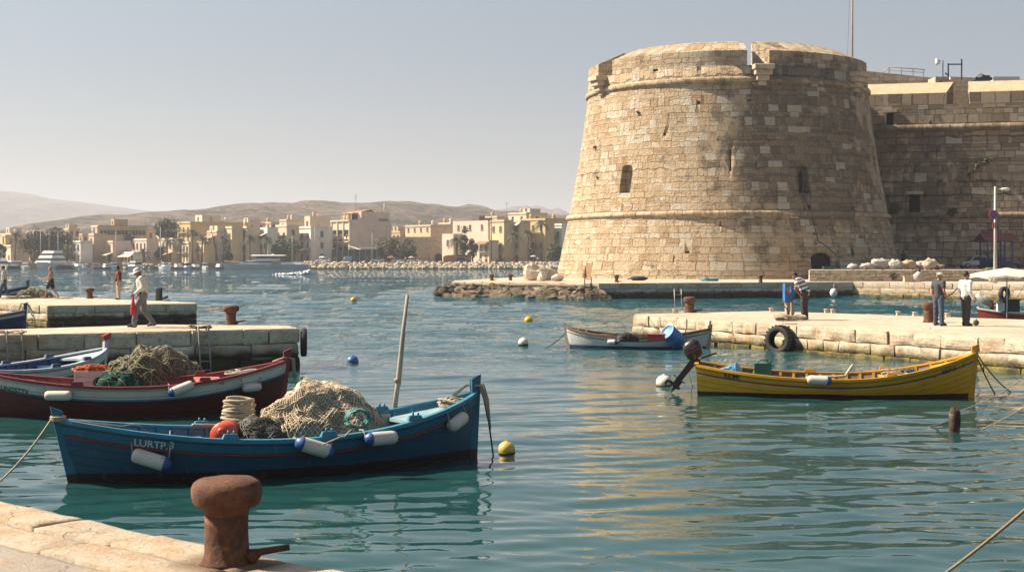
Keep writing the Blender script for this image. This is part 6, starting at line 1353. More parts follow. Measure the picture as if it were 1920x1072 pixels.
# bus shelter
bs = thing('bus_shelter', 'blue steel bus shelter with a dark red gabled roof on the terrace', 'shelter', (at(1868, 0, 133).x, 133, ZT), .12); m_bsteel = mat('blue_steel', (.02, .04, .12), .5, .2, 5); m_roofr = mat('red_sheet_roof', (.17, .035, .03), .6, .15, 3)
for x in (-1.55, 1.55):
    for y in (-.9, .9): MB().box((x, y, 1.35), (.13, .13, 2.7)).build('post', m_bsteel, bs)
MB().box((.1, -.9, 1.35), (.12, .12, 2.7)).build('post', m_bsteel, bs)
c = MB(); c.extr([(-1.5, 2.6), (-1.5, 2.66), (0, 3.36), (1.5, 2.66), (1.5, 2.6), (0, 3.26)], (-2.1, 0, 0), (0, 1, 0), (0, 0, 1), (1, 0, 0), 4.2); recalc(c.build('roof', m_roofr, bs)); c = MB()
for x in (-1.9, 1.9): c.add([(x, -1.3, 2.62), (x, 1.3, 2.62), (x, 0, 3.25)], [(0, 1, 2)])
c.build('gable', m_bsteel, bs); MB().box((0, -.9, 2.6), (3.2, .08, .1)).box((0, .9, 2.6), (3.2, .08, .1)).box((0, .9, 2.2), (3.2, .05, .06)).box((-.75, -.9, .95), (1.5, .05, .06)).box((.85, -.9, .95), (1.4, .05, .06)).build('rails', m_bsteel, bs)
MB().box((-.2, .5, .48), (2.9, .5, .08)).box((-.2, .75, .8), (2.9, .06, .4)).build('bench', m_bsteel, bs); MB().box((.75, -.9, .5), (1.3, .04, .5)).box((-.7, .85, .55), (1.5, .05, .9)).build('panel', m_bsteel, bs)
bs.scale = (.78, .85, 1)
# cars
m_carp = mat('silver_car_paint', (.42, .41, .39), .25, .04, 3, metal=.3, coat=.5); m_glass = mat('dark_glass', (.015, .018, .02), .08); m_cty = mat('car_tyre', (.012, .012, .012), .7); m_rim = mat('alloy_rim', (.35, .35, .35), .35, metal=.5)
def car(name, lab, loc, yaw, L, hgt, paint, group=None, cat='car'):
    root = thing(name, lab, cat, loc, yaw, group); w = 1.75; h = hgt; c = MB()
    low = [(-L/2, .28), (-L/2, h*.52), (-L/2+.12, h*.60), (L*.17, h*.60), (L*.43, h*.52), (L/2, h*.40), (L/2, .28)]; n = len(low)
    c.extr([(x, z) for x, z in low], (0, w/2, 0), (1, 0, 0), (0, 0, 1), (0, -1, 0), w); o = recalc(c.build('body', paint, root)); bv = o.modifiers.new('b', 'BEVEL'); bv.width = .07; bv.segments = 2; applied(o)
    cab = [(-L/2+.08, h*.59), (-L/2+.35, h*.95), (-L*.05, h), (L*.07, h*.97), (L*.22, h*.59)]; c = MB(); A = [(x, -w/2+.06+.12*(z-h*.59)/(h*.4), z) for x, z in cab]; B = [(x, -y, z) for x, y, z in A]; n = len(A)
    c.add(A+B, [tuple(range(n)), tuple(range(2*n-1, n-1, -1))]+[(i, n+i, n+(i+1) % n, (i+1) % n) for i in range(n)]); recalc(c.build('roof', paint, root)); c = MB()
    for s_ in (-1, 1): c.add([(x, s_*(w/2-.045-.12*(z-h*.59)/(h*.4)), z) for x, z in ((-L/2+.32, h*.63), (-L/2+.46, h*.9), (-L*.06, h*.93), (L*.05, h*.91), (L*.165, h*.63))], [(0, 1, 2, 3, 4)])
    c.add([(L*.222, -w/2+.15, h*.62), (L*.222, w/2-.15, h*.62), (L*.085, w/2-.22, h*.95), (L*.085, -w/2+.22, h*.95)], [(0, 1, 2, 3)]); c.build('windows', m_glass, root); RY = Matrix.Rotation(RAD(90), 3, 'X'); r = h*.205
    for x in (-L*.31, L*.31):
        for y in (-w/2+.08, w/2-.08):
            wh = MB().lathe([(r*.5, -.11), (r, -.1), (r, .1), (r*.5, .11)], 18, c=(x, y, r), R=RY).build('wheel', m_cty, root); MB().lathe([(.01, -.118), (r*.62, -.112), (r*.62, .112), (.01, .118)], 14, c=(x, y, r), R=RY).build('rim', m_rim, wh)
    for y in (-.6, .6): MB().box((L/2-.06, y, h*.44), (.14, .34, .12)).build('headlight', m_whitepaint, root)
    return root
car('parked_car', 'silver estate car parked in the shade below the curtain wall', (at(1826, 0, 143).x, 143, ZT), LEFT, 2.9, 1.25, m_carp)
car('parked_car', 'dark car at the right edge of the terrace beyond the bus shelter', (at(1938, 0, 142).x, 142, ZT), LEFT, 3.6, 1.35, mat('dark_blue_car', (.03, .05, .08), .25, coat=.5))
# sacks along the terrace edge
m_sack = mat('white_sack', (.40, .375, .335), .85, .12, 3, bump=.05, bsc=5); m_tarp = mat('straw_heap', (.45, .33, .20), .95, .3, 3)
for i, (px, w, h, mm, lab) in enumerate(((1600, 1.2, .7, m_sack, 'small grey sack at the left end of the sack row'), (1627, 1.7, .8, m_sack, 'low white sack second in the sack row'), (1651, 2.2, 1.35, m_sack, 'tallest and largest white sack in the row on the terrace'), (1680, 1.6, 1.2, m_sack, 'white sack left of the straw coloured heap'), (1704, 1.9, 1.15, m_tarp, 'straw coloured heap in the row of white sacks'), (1727, 2.0, 1.0, m_sack, 'pointed white sack right of the person in dark blue'), (1744, 1.6, 1.3, mat('tan_sack', (.45, .37, .28), .9), 'tan sack behind the pointed white sack'), (1757, 1.7, .7, mat('brown_sack', (.36, .28, .2), .9), 'flat brown sack at the right end of the row'))):
    p = at(px, 0, 121.5+(i % 3)*.6); o = MB().blob((0, 0, h*.38), (w*.38, .4, h*.34), .38, 2.4, 22, 14, seed=i*3.7, flat=-h*.4).build('sack', mm, loc=(p.x, p.y, ZT)); roughen(o, .06, 5, i); tag(o, lab, 'sack', 'sacks heaped along the terrace edge')
p = at(1571, 0, 126.4); tag(MB().box((0, 0, .14), (.9, .4, .28), tap=1.1).build('fish_box', mat('green_crate', (.02, .10, .05), .6), loc=(at(1553, 0, 126.2).x, 126.2, ZT)), 'green box lying in the dark archway of the tower', 'box')
# trough, plant and tins along the retaining wall
p = at(1710, 0, 113.5); tg = thing('stone_trough', 'long stone trough on the quay below the retaining wall', 'trough', (p.x, p.y, ZQ)); MB().box((0, 0, .2), (1.3, .5, .4)).box((0, 0, .42), (1.4, .6, .06)).build('trough', m_trim, tg)
p = at(1713, 0, 113.6); tag(MB().lathe([(.2, 0), (.26, .5), (.28, .52), (.2, .5)], 14).build('pot', m_rust, loc=(p.x+.3, p.y, ZQ+.45)), 'brown pot standing on the stone trough', 'pot'); p = at(1722, 0, 113.3); tag(MB().blob((0, 0, .38), (.4, .3, .45), .4, 2, 14, 9).build('sack', m_sack, loc=(p.x, p.y, ZQ)), 'pale sack leaning against the stone trough', 'sack')
p = at(1859, 0, 112); pl = thing('potted_plant', 'flat topped shrub in a pale pot left of the street lamp', 'plant', (p.x, p.y, ZQ)); MB().lathe([(.2, 0), (.22, .3), (.1, .6), (.1, .8)], 12).build('pot', m_trim, pl); o = MB().blob((0, 0, .95), (.62, .5, .22), .4, 3, 16, 9).build('foliage', m_weed, pl)
o = weed(40, .6, rnd).build('wall_weed', m_weed, loc=at(1676, 517, 117.2)); tag(o, 'small green weed growing on the lit retaining wall', 'plant')
# beach umbrella over the red boat and its motor cover
ub = rr2.world((1.9, 0, .1)); um = thing('beach_umbrella', 'off white beach umbrella standing in the bright red boat', 'umbrella', (at(1888, 0, ub.y).x, ub.y, .15)); ztop = at(0, 502, ub.y).z-.15; m_umb = mat('umbrella_cloth', (.52, .47, .40), .9, .08, 3)
MB().tube([(0, 0, 0), (0, 0, ztop)], .025, 8).build('pole', m_whitepaint, um); rows = []
for q_, dz in ((.02, 0), (.35, -.10), (.7, -.22), (1, -.38), (1.005, -.46)): rows.append([(1.7*q_*math.cos(a)*(1-(.05 if k % 2 else 0)*q_), 1.7*q_*math.sin(a)*(1-(.05 if k % 2 else 0)*q_), ztop+dz+(.07*q_*q_ if k % 2 else .0)) for k, a in enumerate([2*math.pi*i/16 for i in range(16)])])
c = MB(); c.grid(rows, sm=False, closed=True); c.build('canopy', m_umb, um)
for k in range(8): a = 2*math.pi*k/8; MB().tube([(0, 0, ztop-.02), (1.1*math.cos(a), 1.1*math.sin(a), ztop-.25), (1.66*math.cos(a), 1.66*math.sin(a), ztop-.40)], .008, 4).build('rib', m_whitepaint, um)
p = rr2.world((-rr2.L/2+.05, 0, .95)); om2 = thing('outboard_motor', 'outboard motor under a grey cover with a red shaft on the bright red boat', 'outboard motor', (at(1853, 0, p.y).x, p.y, .95), -.3); c = MB(); o = MB().blob((-.15, 0, .32), (.44, .18, .16), .3, 2, 16, 10, R=Matrix.Rotation(.6, 3, 'Y')).build('cover', mat('grey_cover', (.38, .38, .37), .7, .2, 4), om2); MB().box((.15, 0, .1), (.2, .16, .5), tap=.7).build('shaft', mat('red_motor', (.3, .04, .03), .4), om2); MB().tube([(.2, 0, .15), (.5, 0, .35)], .02, 6).build('tiller', m_iron, om2)
p = rr2.world((.6, 0, .8)); tag(MB().box((0, 0, .3), (.7, .5, .5)).box((0, 0, .58), (.8, .6, .05)).build('engine_box', mat('dark_engine_box', (.06, .055, .05), .6, .3, 4), loc=(at(1893, 0, p.y).x, p.y, .75)), 'dark engine box under the beach umbrella', 'box')
tag(MB().box((0, 0, .18), (.3, .2, .36)).tube([(-.1, 0, .36), (0, 0, .44), (.1, 0, .36)], .02, 5).build('jerry_can', m_whitepaint, loc=(at(1876, 0, p.y-.2).x, p.y-.2, .85)), 'white jerry can beside the umbrella pole', 'jerry can')
rope('dark rope from the quay down towards the red boat', at(1920, 535, 104), at(1862, 575, 63), .5, .02, m_roped); rope('rope on the lit quay wall above the grey tee man', at(1765, 558, 105.5), at(1800, 535, 106.5), .2, .04, m_roped)
# =============================================================== the far shore: sea wall, rocks, houses, trees, boats
ZS = 1.95; YS = 432.0; K = YS/F
SX = lambda px, Y=YS: (px-CX)/F*Y
m_prom = mat('promenade_stone', (.22, .175, .125), .9, sc=.3, bump=.05, bsc=2); m_frock = mat('pale_rock', (.34, .28, .20), .9, sc=.4, bump=.1, bsc=2, col2=(.52, .44, .33), dirt=((.12, .10, .07), .5, .6))
o = MB().box((SX(600), YS+2, .4), (SX(1200)-SX(-300), 4, 3.08)).build('sea_wall', m_prom); tag(o, 'long pale stone sea wall of the far promenade', 'wall')
c = MB(); rr = random.Random(17); x = SX(572)
while x < SX(1062):
    for row in range(3): c.blob((x+rr.uniform(-.4, .4), YS-.2-row*1.2+rr.uniform(-.3, .3), 1.55-row*.62+rr.uniform(-.15, .2)), (rr.uniform(.6, 1.15), rr.uniform(.6, .9), rr.uniform(.45, .75)), .5, 1.4, 7, 5, seed=rr.uniform(0, 60), sm=False)
    x += rr.uniform(.75, 1.15)
for i in range(60):
    px = rr.uniform(235, 345); c.blob((SX(px), YS-.4-rr.uniform(0, 1.5), rr.uniform(.1, 1.4)), (rr.uniform(.5, .9), .7, rr.uniform(.4, .6)), .5, 1.4, 7, 5, seed=rr.uniform(0, 60), sm=False)
tag(c.build('rock_armour', m_frock), 'pale boulder bank along the far shore', None, kind='stuff')
def wallm(name, col, d=.6):
    col = tuple(q*.88 for q in col); return mat(name, col, .9, .10, .35, bump=.03, bsc=3, dirt=(tuple(q*.62 for q in col), .5, d))
WM = {k: wallm('wall_'+k, v) for k, v in dict(ochre=(.60, .44, .21), yellow=(.66, .52, .30), cream=(.70, .58, .41), white=(.78, .74, .67), beige=(.58, .46, .31), pink=(.66, .53, .43), sand=(.62, .49, .32), rose=(.66, .54, .43), tan=(.52, .37, .21), grey=(.56, .51, .46)).items()}
m_win = mat('window_dark', (.018, .02, .024), .25); m_frame = mat('window_frame', (.40, .36, .30), .7); m_shut = mat('blue_grey_shutter', (.05, .075, .09), .7); m_shb = mat('brown_shutter', (.14, .08, .045), .7); m_brail = mat('balcony_iron', (.10, .10, .10), .6); m_tile = mat('roof_tile', (.28, .13, .075), .9, .25, 2); m_awn = mat('cream_awning', (.56, .49, .38), .9); m_awnt = mat('terracotta_awning', (.48, .26, .12), .9); m_brick = mat('red_brick', (.30, .13, .075), .9, .2, 2)
def winmesh(w, h, sh):
    c = MB(); c.box((0, -.03, h/2), (w+.2, .10, h+.2), mi=0); c.box((0, -.085, h/2), (w, .03, h), mi=1); c.box((0, -.105, h/2), (.06, .03, h), mi=0); c.box((0, -.09, -.12), (w+.4, .26, .1), mi=0)
    if sh:
        for s_ in (-1, 1): c.box((s_*(w*.5+.02-w*.17), -.12, h/2), (w*.34, .05, h), mi=2)
    return c.mesh('window', [m_frame, m_win, m_shut if sh == 1 else m_shb])
WIN = {(a, k): winmesh(*a, k) for a in ((.95, 1.75), (.8, 1.2), (1.5, 1.5)) for k in (0, 1, 2)}
def win(par, x, y, z, sz, sh, rz=0):
    o = bpy.data.objects.new('window', WIN[(sz, sh)]); COL.objects.link(o); o.parent = par; o.location = (x, y, z); o.rotation_euler.z = rz; return o
def balcony(par, x, z, w, d=1.0, m_=None):
    MB().box((x, -d/2, z), (w, d, .16)).build('balcony', m_ or m_frame, par); c = MB(); c.box((x, -d+.04, z+1.0), (w, .06, .07)).box((x-w/2+.03, -d/2, z+1.0), (.06, d, .07)).box((x+w/2-.03, -d/2, z+1.0), (.06, d, .07)); n = int(w/.28)
    for k in range(n+1): c.box((x-w/2+w*k/n, -d+.04, z+.52), (.05, .05, .95))
    c.build('balcony_rail', m_brail, par)
AY = RAD(50)
def house(label, x0, xm, x1, yt, Yb, wm, fl, cf, cs=0, balc=(), sh=1, awn=None, tank=0, lip=1, shed=None, base=ZS, door=1, cat='house', name='house', sz=(.95, 1.75), skip=0, dmax=16, szs=None, ay=AY):
    """front from column x0 to xm (turned to the left, towards the sun), flank from xm to x1; roof line yt at the near corner"""
    w = (xm-x0)*Yb/F/math.cos(ay)*1.02; Yl = Yb+w*math.sin(ay); X0 = (x0-CX)/F*Yl; zt = H+(HOR-yt)/F*Yb; d = min(max((x1-xm)*Yb/F/math.sin(ay), 4), dmax); h = zt-base; fh = h/(fl+.18)
    root = thing(name, label, cat, (X0, Yl, base), -ay); MB().box((w/2, d/2, h/2), (w, d, h)).build('wall', WM[wm] if isinstance(wm, str) else wm, root)
    if lip: MB().box((w/2, -.06, h-.55), (w+.24, .3, .16)).box((w+.06, d/2, h-.55), (.3, d-.1, .16)).build('cornice', m_frame if lip == 1 else WM['white'], root)
    for f in range(fl):
        z = f*fh+(fh-sz[1])*.45+.1
        if f < skip: continue
        for i in range(cf):
            x = w*(i+.5)/cf
            if f == 0 and door and i == cf//2: MB().box((x, -.05, 1.15), (1.1, .12, 2.3)).build('door', m_shb, root); continue
            win(root, x, 0, z if f not in balc else f*fh+.18, sz, sh if (f+i) % 4 else 0)
        if f in balc: balcony(root, w*.5, f*fh+.1, w*(.86 if cf < 4 else .6))
        s2 = szs or sz
        for i in range(cs): win(root, w, d*(i+.5)/cs, z, s2, sh, RAD(90))
    if awn:
        z, dd, m_ = awn; c = MB(); c.add([(.2, 0, z), (w-.2, 0, z), (w, -dd, z-.9), (0, -dd, z-.9), (.2, 0, z+.08), (w-.2, 0, z+.08), (w, -dd, z-.8), (0, -dd, z-.8)], [(3, 2, 1, 0), (4, 5, 6, 7), (0, 1, 5, 4), (1, 2, 6, 5), (2, 3, 7, 6), (3, 0, 4, 7)]); c.build('awning', m_, root)
    for k in range(tank): 
        x = w*(.25+.5*k); MB().lathe([(.55, 0), (.6, .1), (.6, 1.1), (.2, 1.25)], 12, c=(x, d*.4, h+.3)).box((x, d*.4, h+.15), (1.0, 1.0, .3)).build('water_tank', WM['grey'] if k else WM['tan'], root)
    if shed:
        a, b_, hh, m_ = shed; MB().box((w*(a+b_)/2, d*.5, h+hh/2), (w*(b_-a), min(d*.7, 5), hh)).build('roof_room', WM[m_] if isinstance(m_, str) else m_, root); win(root, w*(a+b_)/2, d*.5-min(d*.7, 5)/2, h+.35, (.8, 1.2), 0)
    root['dims'] = (w, d, h, fh); return root
HS = [  # back rows first
    ('tan block filling the gap left of the dark trees', 40, 66, 92, 441, 515, 'sand', 3, 3, 2, {'tank': 2, 'shed': (.2, .5, 1.8, 'cream')}), ('cream block behind the gap between beige block and rose house', 214, 240, 262, 437, 520, 'cream', 4, 3, 2, {'tank': 1}), ('pale block behind the dense dark green tree', 290, 318, 340, 436, 510, 'rose', 3, 3, 2, {'tank': 1}),
    ('cream terrace house set back above the brown flanked house', 440, 470, 500, 417, 520, 'cream', 5, 3, 2, {'tank': 2, 'shed': (.5, .8, 1.8, 'rose')}), ('sand coloured house behind the white terrace house', 490, 512, 530, 416, 530, 'sand', 5, 2, 2, {'tank': 1}), ('ochre house glimpsed behind the round olive trees', 728, 752, 768, 433, 500, 'tan', 3, 3, 1, {'tank': 1, 'shed': (.3, .7, 1.6, 'beige')}), ('cream block behind the beige house with small windows', 822, 846, 862, 417, 510, 'sand', 5, 2, 1, {'tank': 2}), ('rose block behind the yellow shutter house', 908, 932, 955, 405, 505, 'rose', 5, 2, 1, {'tank': 1}),
    ('low ochre roofline house at the far left behind the palm', 0, 36, 62, 437, 500, 'sand', 2, 2, 1, {'tank': 2, 'shed': (.3, .6, 2, 'grey')}), ('small ochre tower house at the left edge beside the palm', 3, 15, 24, 440, 470, 'ochre', 3, 1, 1, {'skip': 1}), ('low cream house below the ochre tower house', 6, 30, 38, 459, 455, 'cream', 1, 2, 0, {}),
    ('tan apartment block behind the big dark trees', 119, 134, 151, 428, 505, 'sand', 4, 2, 2, {'shed': (.1, .7, 1.6, 'sand'), 'tank': 1}), ('ochre block between the dark trees and the long beige block', 148, 158, 174, 438, 500, 'tan', 3, 1, 2, {}),
    ('long beige block with a ribbon of windows along its flank', 171, 188, 266, 422, 478, 'beige', 5, 1, 0, {'balc': (3, 4), 'dmax': 30, 'lip': 2, 'shed': (.2, .7, 2.2, 'tan')}), ('pinkish house with a bright window strip behind the trees', 263, 276, 293, 428, 505, 'rose', 3, 2, 1, {}),
    ('large ochre house with a long blank flank and a cream roof room', 332, 366, 454, 415, 486, 'ochre', 4, 3, 0, {'balc': (3,), 'dmax': 34, 'shed': (.95, 1.0, .3, 'cream')}), ('cream blocks rising behind the white balcony house', 571, 583, 617, 405, 500, 'cream', 4, 1, 0, {'tank': 1, 'lip': 0}), ('flat roofed beige house behind the yellow flank', 524, 540, 571, 411, 505, 'rose', 4, 1, 0, {'tank': 2}),
    ('cream upper house with a slanting roof screen behind the ochre fronts', 953, 986, 1027, 398, 500, 'cream', 5, 2, 1, {'tank': 1, 'shed': (.5, .9, 1.4, 'sand')}), ('ochre house behind the white house next to the tower', 1022, 1030, 1066, 409, 490, 'tan', 4, 1, 0, {'tank': 1}),
    ('beige house with a row of small windows above the old stone wall', 760, 811, 851, 421, 476, 'sand', 5, 4, 0, {'skip': 4, 'sz': (.8, 1.2), 'tank': 2, 'sh': 0}),
    # front row
    ('small white house with two tall blue windows by the quay', 136, 159, 167, 451, 446, 'white', 2, 2, 0, {}), ('narrow beige house with stacked balconies left of the long beige block', 166, 181, 189, 438, 452, 'beige', 3, 1, 0, {'balc': (1, 2)}), ('pink walled house with a red window and a cream awning', 200, 217, 245, 451, 450, 'pink', 2, 1, 0, {'awn': (3.0, 2.5, m_awn), 'lip': 2, 'sh': 2}),
    ('cream two storey house with a bright flank right of the restaurant', 247, 287, 306, 447, 453, 'rose', 2, 4, 0, {'lip': 2}), ('low white restaurant with an arched front on the quay', 228, 261, 268, 472, 444, 'white', 1, 4, 0, {'awn': (2.6, 1.6, m_awn)}),
    ('low cream house with a terracotta awning behind two palms', 303, 331, 345, 446, 452, 'cream', 2, 3, 0, {'awn': (3.2, 3.0, m_awnt)}), ('cream arcaded house under the large ochre house', 336, 360, 372, 453, 448, 'cream', 2, 3, 0, {'balc': (1,)}), ('orange cream house left of the brown canopy house', 368, 387, 397, 452, 447, 'yellow', 2, 2, 0, {'balc': (1,)}),
    ('pale house with a brown roof canopy in front of the ochre flank', 388, 412, 419, 432, 451, 'rose', 3, 2, 0, {'awn': (8.6, 2.2, m_awnt), 'balc': (1,), 'shed': (.1, .9, 1.5, 'cream')}), ('yellow balcony house with white cornice in the middle of the row', 417, 440, 448, 424, 450, 'yellow', 3, 2, 0, {'balc': (1, 2), 'lip': 2}), ('cream house with a brown flank right of the yellow balcony house', 446, 467, 489, 424, 452, 'cream', 3, 2, 0, {'balc': (1,), 'lip': 2, 'tank': 1}),
    ('white house with a tan terrace awning near the long grey yacht', 478, 507, 519, 426, 453, 'white', 3, 3, 0, {'awn': (9.3, 2.2, m_awn), 'balc': (2,), 'lip': 0}), ('cream house with a deep yellow flank above the round green tree', 517, 542, 563, 421, 455, 'cream', 3, 2, 1, {'balc': (1, 2), 'lip': 2}), ('white house with an iron balcony and a wide grey flank', 561, 587, 624, 424, 456, 'white', 3, 2, 1, {'balc': (2,), 'lip': 2, 'awn': (4.6, 4.0, m_awn)}),
    ('large pinkish house with a plain wide front behind the bushy palm', 849, 917, 921, 413, 462, 'pink', 4, 3, 0, {'skip': 3, 'lip': 0, 'sh': 2}), ('small pale annex wall with an oval opening behind the bushy palm', 829, 851, 856, 438, 456, 'rose', 2, 1, 0, {'skip': 1, 'lip': 0}), ('low bay house with a brown tiled roof and a white balcony', 896, 917, 921, 450, 448, 'cream', 2, 2, 0, {'balc': (1,), 'awn': (6.6, 1.6, m_tile)}),
    ('yellow house with two columns of grey shutters by the dark pole', 919, 945, 949, 412, 450, 'yellow', 3, 2, 0, {'balc': (1,)}), ('tall ochre house with a cream roof awning and balcony', 948, 976, 981, 413, 451, 'yellow', 3, 2, 0, {'awn': (12.6, 1.6, m_awn), 'balc': (1,), 'sh': 2}), ('wide ochre house with three columns of shutters behind two palms', 978, 1021, 1027, 409, 452, 'ochre', 3, 3, 0, {'balc': (1,), 'tank': 1}), ('white house with blue grey balconies right beside the tower', 1026, 1052, 1072, 419, 455, 'white', 3, 2, 0, {'balc': (1, 2), 'lip': 2})]
for h_ in HS: house(*h_[:10], **h_[10])
hh = {o['label']: o for o in bpy.data.objects if o.get('dims')}
# flank details
b = hh['long beige block with a ribbon of windows along its flank']; w, d, h, fh = b['dims']; MB().box((w+.03, d/2, h-2.4), (.12, d*.9, 1.5)).build('ribbon_window', m_win, b); c = MB()
for k in range(14): c.box((w+.06, d*.05+d*.9*k/13, h-2.4), (.14, .16, 1.5))
c.build('window_bars', m_frame, b); MB().box((w+.5, d*.5, h-.15), (1.0, d, .3)).build('eave', m_frame, b)
b = hh['large ochre house with a long blank flank and a cream roof room']; w, d, h, fh = b['dims']; MB().box((w-2.6, 8, h+1.1), (5, 7, 2.4)).build('roof_room', WM['cream'], b); MB().lathe([(.6, 0), (.6, 1.2), (.2, 1.4)], 12, c=(w-1, 14, h+.2)).build('water_tank', WM['white'], b); win(b, w-3, 4.5, h+.4, (.8, 1.2), 1)
# the big three storey house with glazed loggias
bh_ = house('big pale three storey house with glazed loggias and a roof terrace', 622, 661, 734, 412, 458, 'rose', 3, 0, 0, dmax=26, lip=0, door=0); w, d, h, fh = bh_['dims']
for k in range(3):
    x = w*(.17+.33*k); MB().box((x, -.03, fh*2.02), (w*.25, .2, fh*.82)).build('loggia', m_win, bh_); MB().box((x, -.15, fh*1.82), (w*.25, .1, fh*.22)).build('loggia_rail', WM['cream'], bh_); win(bh_, x+.3, -.1, fh*1.78, (.8, 1.2), 0); MB().box((x, -.03, fh*1.05), (w*.24, .15, fh*.5)).build('arch_window', m_win, bh_)
for k in range(4): MB().box((w*(.005+.33*k), -.12, h/2+1.2), (.4, .35, h-2.6)).build('pilaster', WM['cream'], bh_)
MB().box((w/2, -.3, fh*1.55), (w+.3, .8, .35)).box((w/2, -.2, h-.25), (w+.3, .6, .4)).box((w+.04, d/2, h-1.4), (.14, d, .16)).build('ledge', WM['cream'], bh_)
MB().box((w-.2-3.8, d*.62+0, h+1.35), (7.6, d*.68, 2.7)).build('roof_room', WM['rose'], bh_); MB().box((w-5.0, d*.22, h+2.3), (6.4, 2.6, .25)).box((w-8, d*.2-1.2, h+1.15), (.25, .25, 2.3)).box((w-2.2, d*.2-1.2, h+1.15), (.25, .25, 2.3)).build('terrace_roof', WM['tan'], bh_); MB().box((w-5, d*.28+.05, h+1.2), (5.6, .2, 1.7)).build('terrace_window', m_win, bh_); MB().add([(w-7.6, d*.3, h+2.72), (w-.3, d*.3, h+2.72), (w-.3, d*.5, h+3.5), (w-7.6, d*.5, h+3.5), (w-.3, d*.6, h+2.72), (w-7.6, d*.6, h+2.72)], [(0, 1, 2, 3), (3, 2, 4, 5), (1, 4, 2), (0, 3, 5)]).build('tile_roof', m_tile, bh_)
MB().lathe([(.8, 0), (.9, .3), (.9, 1.5), (.3, 1.8)], 12, c=(w*.35, 3, h)).lathe([(.8, 0), (.9, .3), (.9, 1.5), (.3, 1.8)], 12, c=(w*.35+1.9, 3, h)).build('water_tanks', WM['tan'], bh_)
cu = bpy.data.curves.new('t', 'FONT'); cu.body = 'VUHLI'; cu.size = 1.5; cu.extrude = .04; to = bpy.data.objects.new('t', cu); COL.objects.link(to); dg = bpy.context.evaluated_depsgraph_get(); dg.update(); me = bpy.data.meshes.new_from_object(to.evaluated_get(dg)); bpy.data.objects.remove(to); me.materials.clear(); me.materials.append(m_blackletter)
to = bpy.data.objects.new('lettering', me); COL.objects.link(to); to.parent = bh_; to.location = (w+.08, d*.68, h-.4); to.rotation_euler = (RAD(90), 0, RAD(90))
# glazed pavilion with a white roof
def at0(px, Y): return ((px-CX)/F*Y, Y, ZS)
pv = thing('pavilion', 'long dark glazed pavilion with a white barrel roof in front of the big pale house', 'pavilion', at0(621, 441), RAD(-3)); Wp = 86*441/F; m_pg = mat('pavilion_glass', (.03, .05, .06), .12)
MB().box((Wp/2, 2.5, 2.0), (Wp-.3, 5, 4.0)).build('glass_wall', m_pg, pv); rows = []
for y in (-.6, 6): rows.append([(-.6+(9.0)*k/10, y, 4.05+1.1*math.sin(math.pi*k/10)) for k in range(11)])
c = MB(); c.grid(rows); c.box(((Wp+8.4)/2, 2.6, 4.5), (Wp-8.2, 6.6, .5)); c.build('roof', WM['white'], pv); c = MB()
for k in range(9): c.box((Wp*k/8, -.05, 2), (.14, .14, 4))
c.build('frame', m_frame, pv); MB().box((5.2, -.15, 1.3), (2.6, .2, 1.3)).build('poster_panel', mat('pale_blue_panel', (.12, .35, .55), .5), pv)
# old stone wall with an archway
m_oldw = masonry('old_wall_stone', 'flat', .5, .8, [(0, (.52, .40, .26)), (.5, (.64, .51, .35)), (1, (.70, .59, .43))], joint=.03, warp=.2, relief=.12, erode=.9)
def stonewall(lab, x0, x1, yt, Y, th=2.0, arch_=None):
    a = at0(x0, Y); L_ = (x1-x0)*Y/F; h = H+(HOR-yt)/F*Y-ZS; c = MB(); c.box((L_/2, th/2, h/2), (L_, th, h)); r = thing('stone_wall', lab, 'wall', a); c.build('wall', m_oldw, r)
    if arch_: x = (arch_-x0)*Y/F; c = MB(); c.extr([(-1.1, 0), (1.1, 0)]+[(1.1*math.cos(math.pi*i/8), 1.7+1.1*math.sin(math.pi*i/8)) for i in range(9)], (x, -.12, 0), (1, 0, 0), (0, 0, 1), (0, 1, 0), .2); recalc(c.build('archway', m_dark, r)); MB().tube([(x-1.35, -.05, 0), (x-1.35, -.05, 1.7)]+[(x+1.35*math.cos(math.pi*(1-i/8)), -.05, 1.7+1.35*math.sin(math.pi*i/8)) for i in range(9)]+[(x+1.35, -.05, 0)], .22, 6).build('arch_stones', WM['tan'], r)
    return r
stonewall('old rubble stone wall with a brown archway below the beige house', 735, 829, 444, 462, 3, 822); stonewall('older stone terrace wall behind the glazed pavilion', 596, 736, 455, 466, 3)
pk = thing('brick_planter', 'red brick planter holding the bushy palm', 'planter', at0(831, 440)); Lp = 52*440/F; MB().box((Lp/2, 1.5, .95), (Lp, 3, 1.9)).build('bricks', m_brick, pk); MB().blob((Lp/2, 1.5, 1.95), (Lp*.46, 1.3, .5), .3, 3, 20, 8).build('soil_plants', m_weed, pk)
rp = thing('rooftop_room', 'white and brick roof room on the pinkish house', 'roof room', (SX(885, 480), 480, H+(HOR-414)/F*480)); MB().box((1.2, 1, .9), (2.4, 2, 1.9)).build('white_room', WM['white'], rp); MB().box((3.4, 1, .85), (1.9, 2, 1.8)).build('brick_room', m_brick, rp); MB().box((5.6, 1, .5), (2.4, 1.8, 1.0)).build('dark_shed', m_tile, rp)
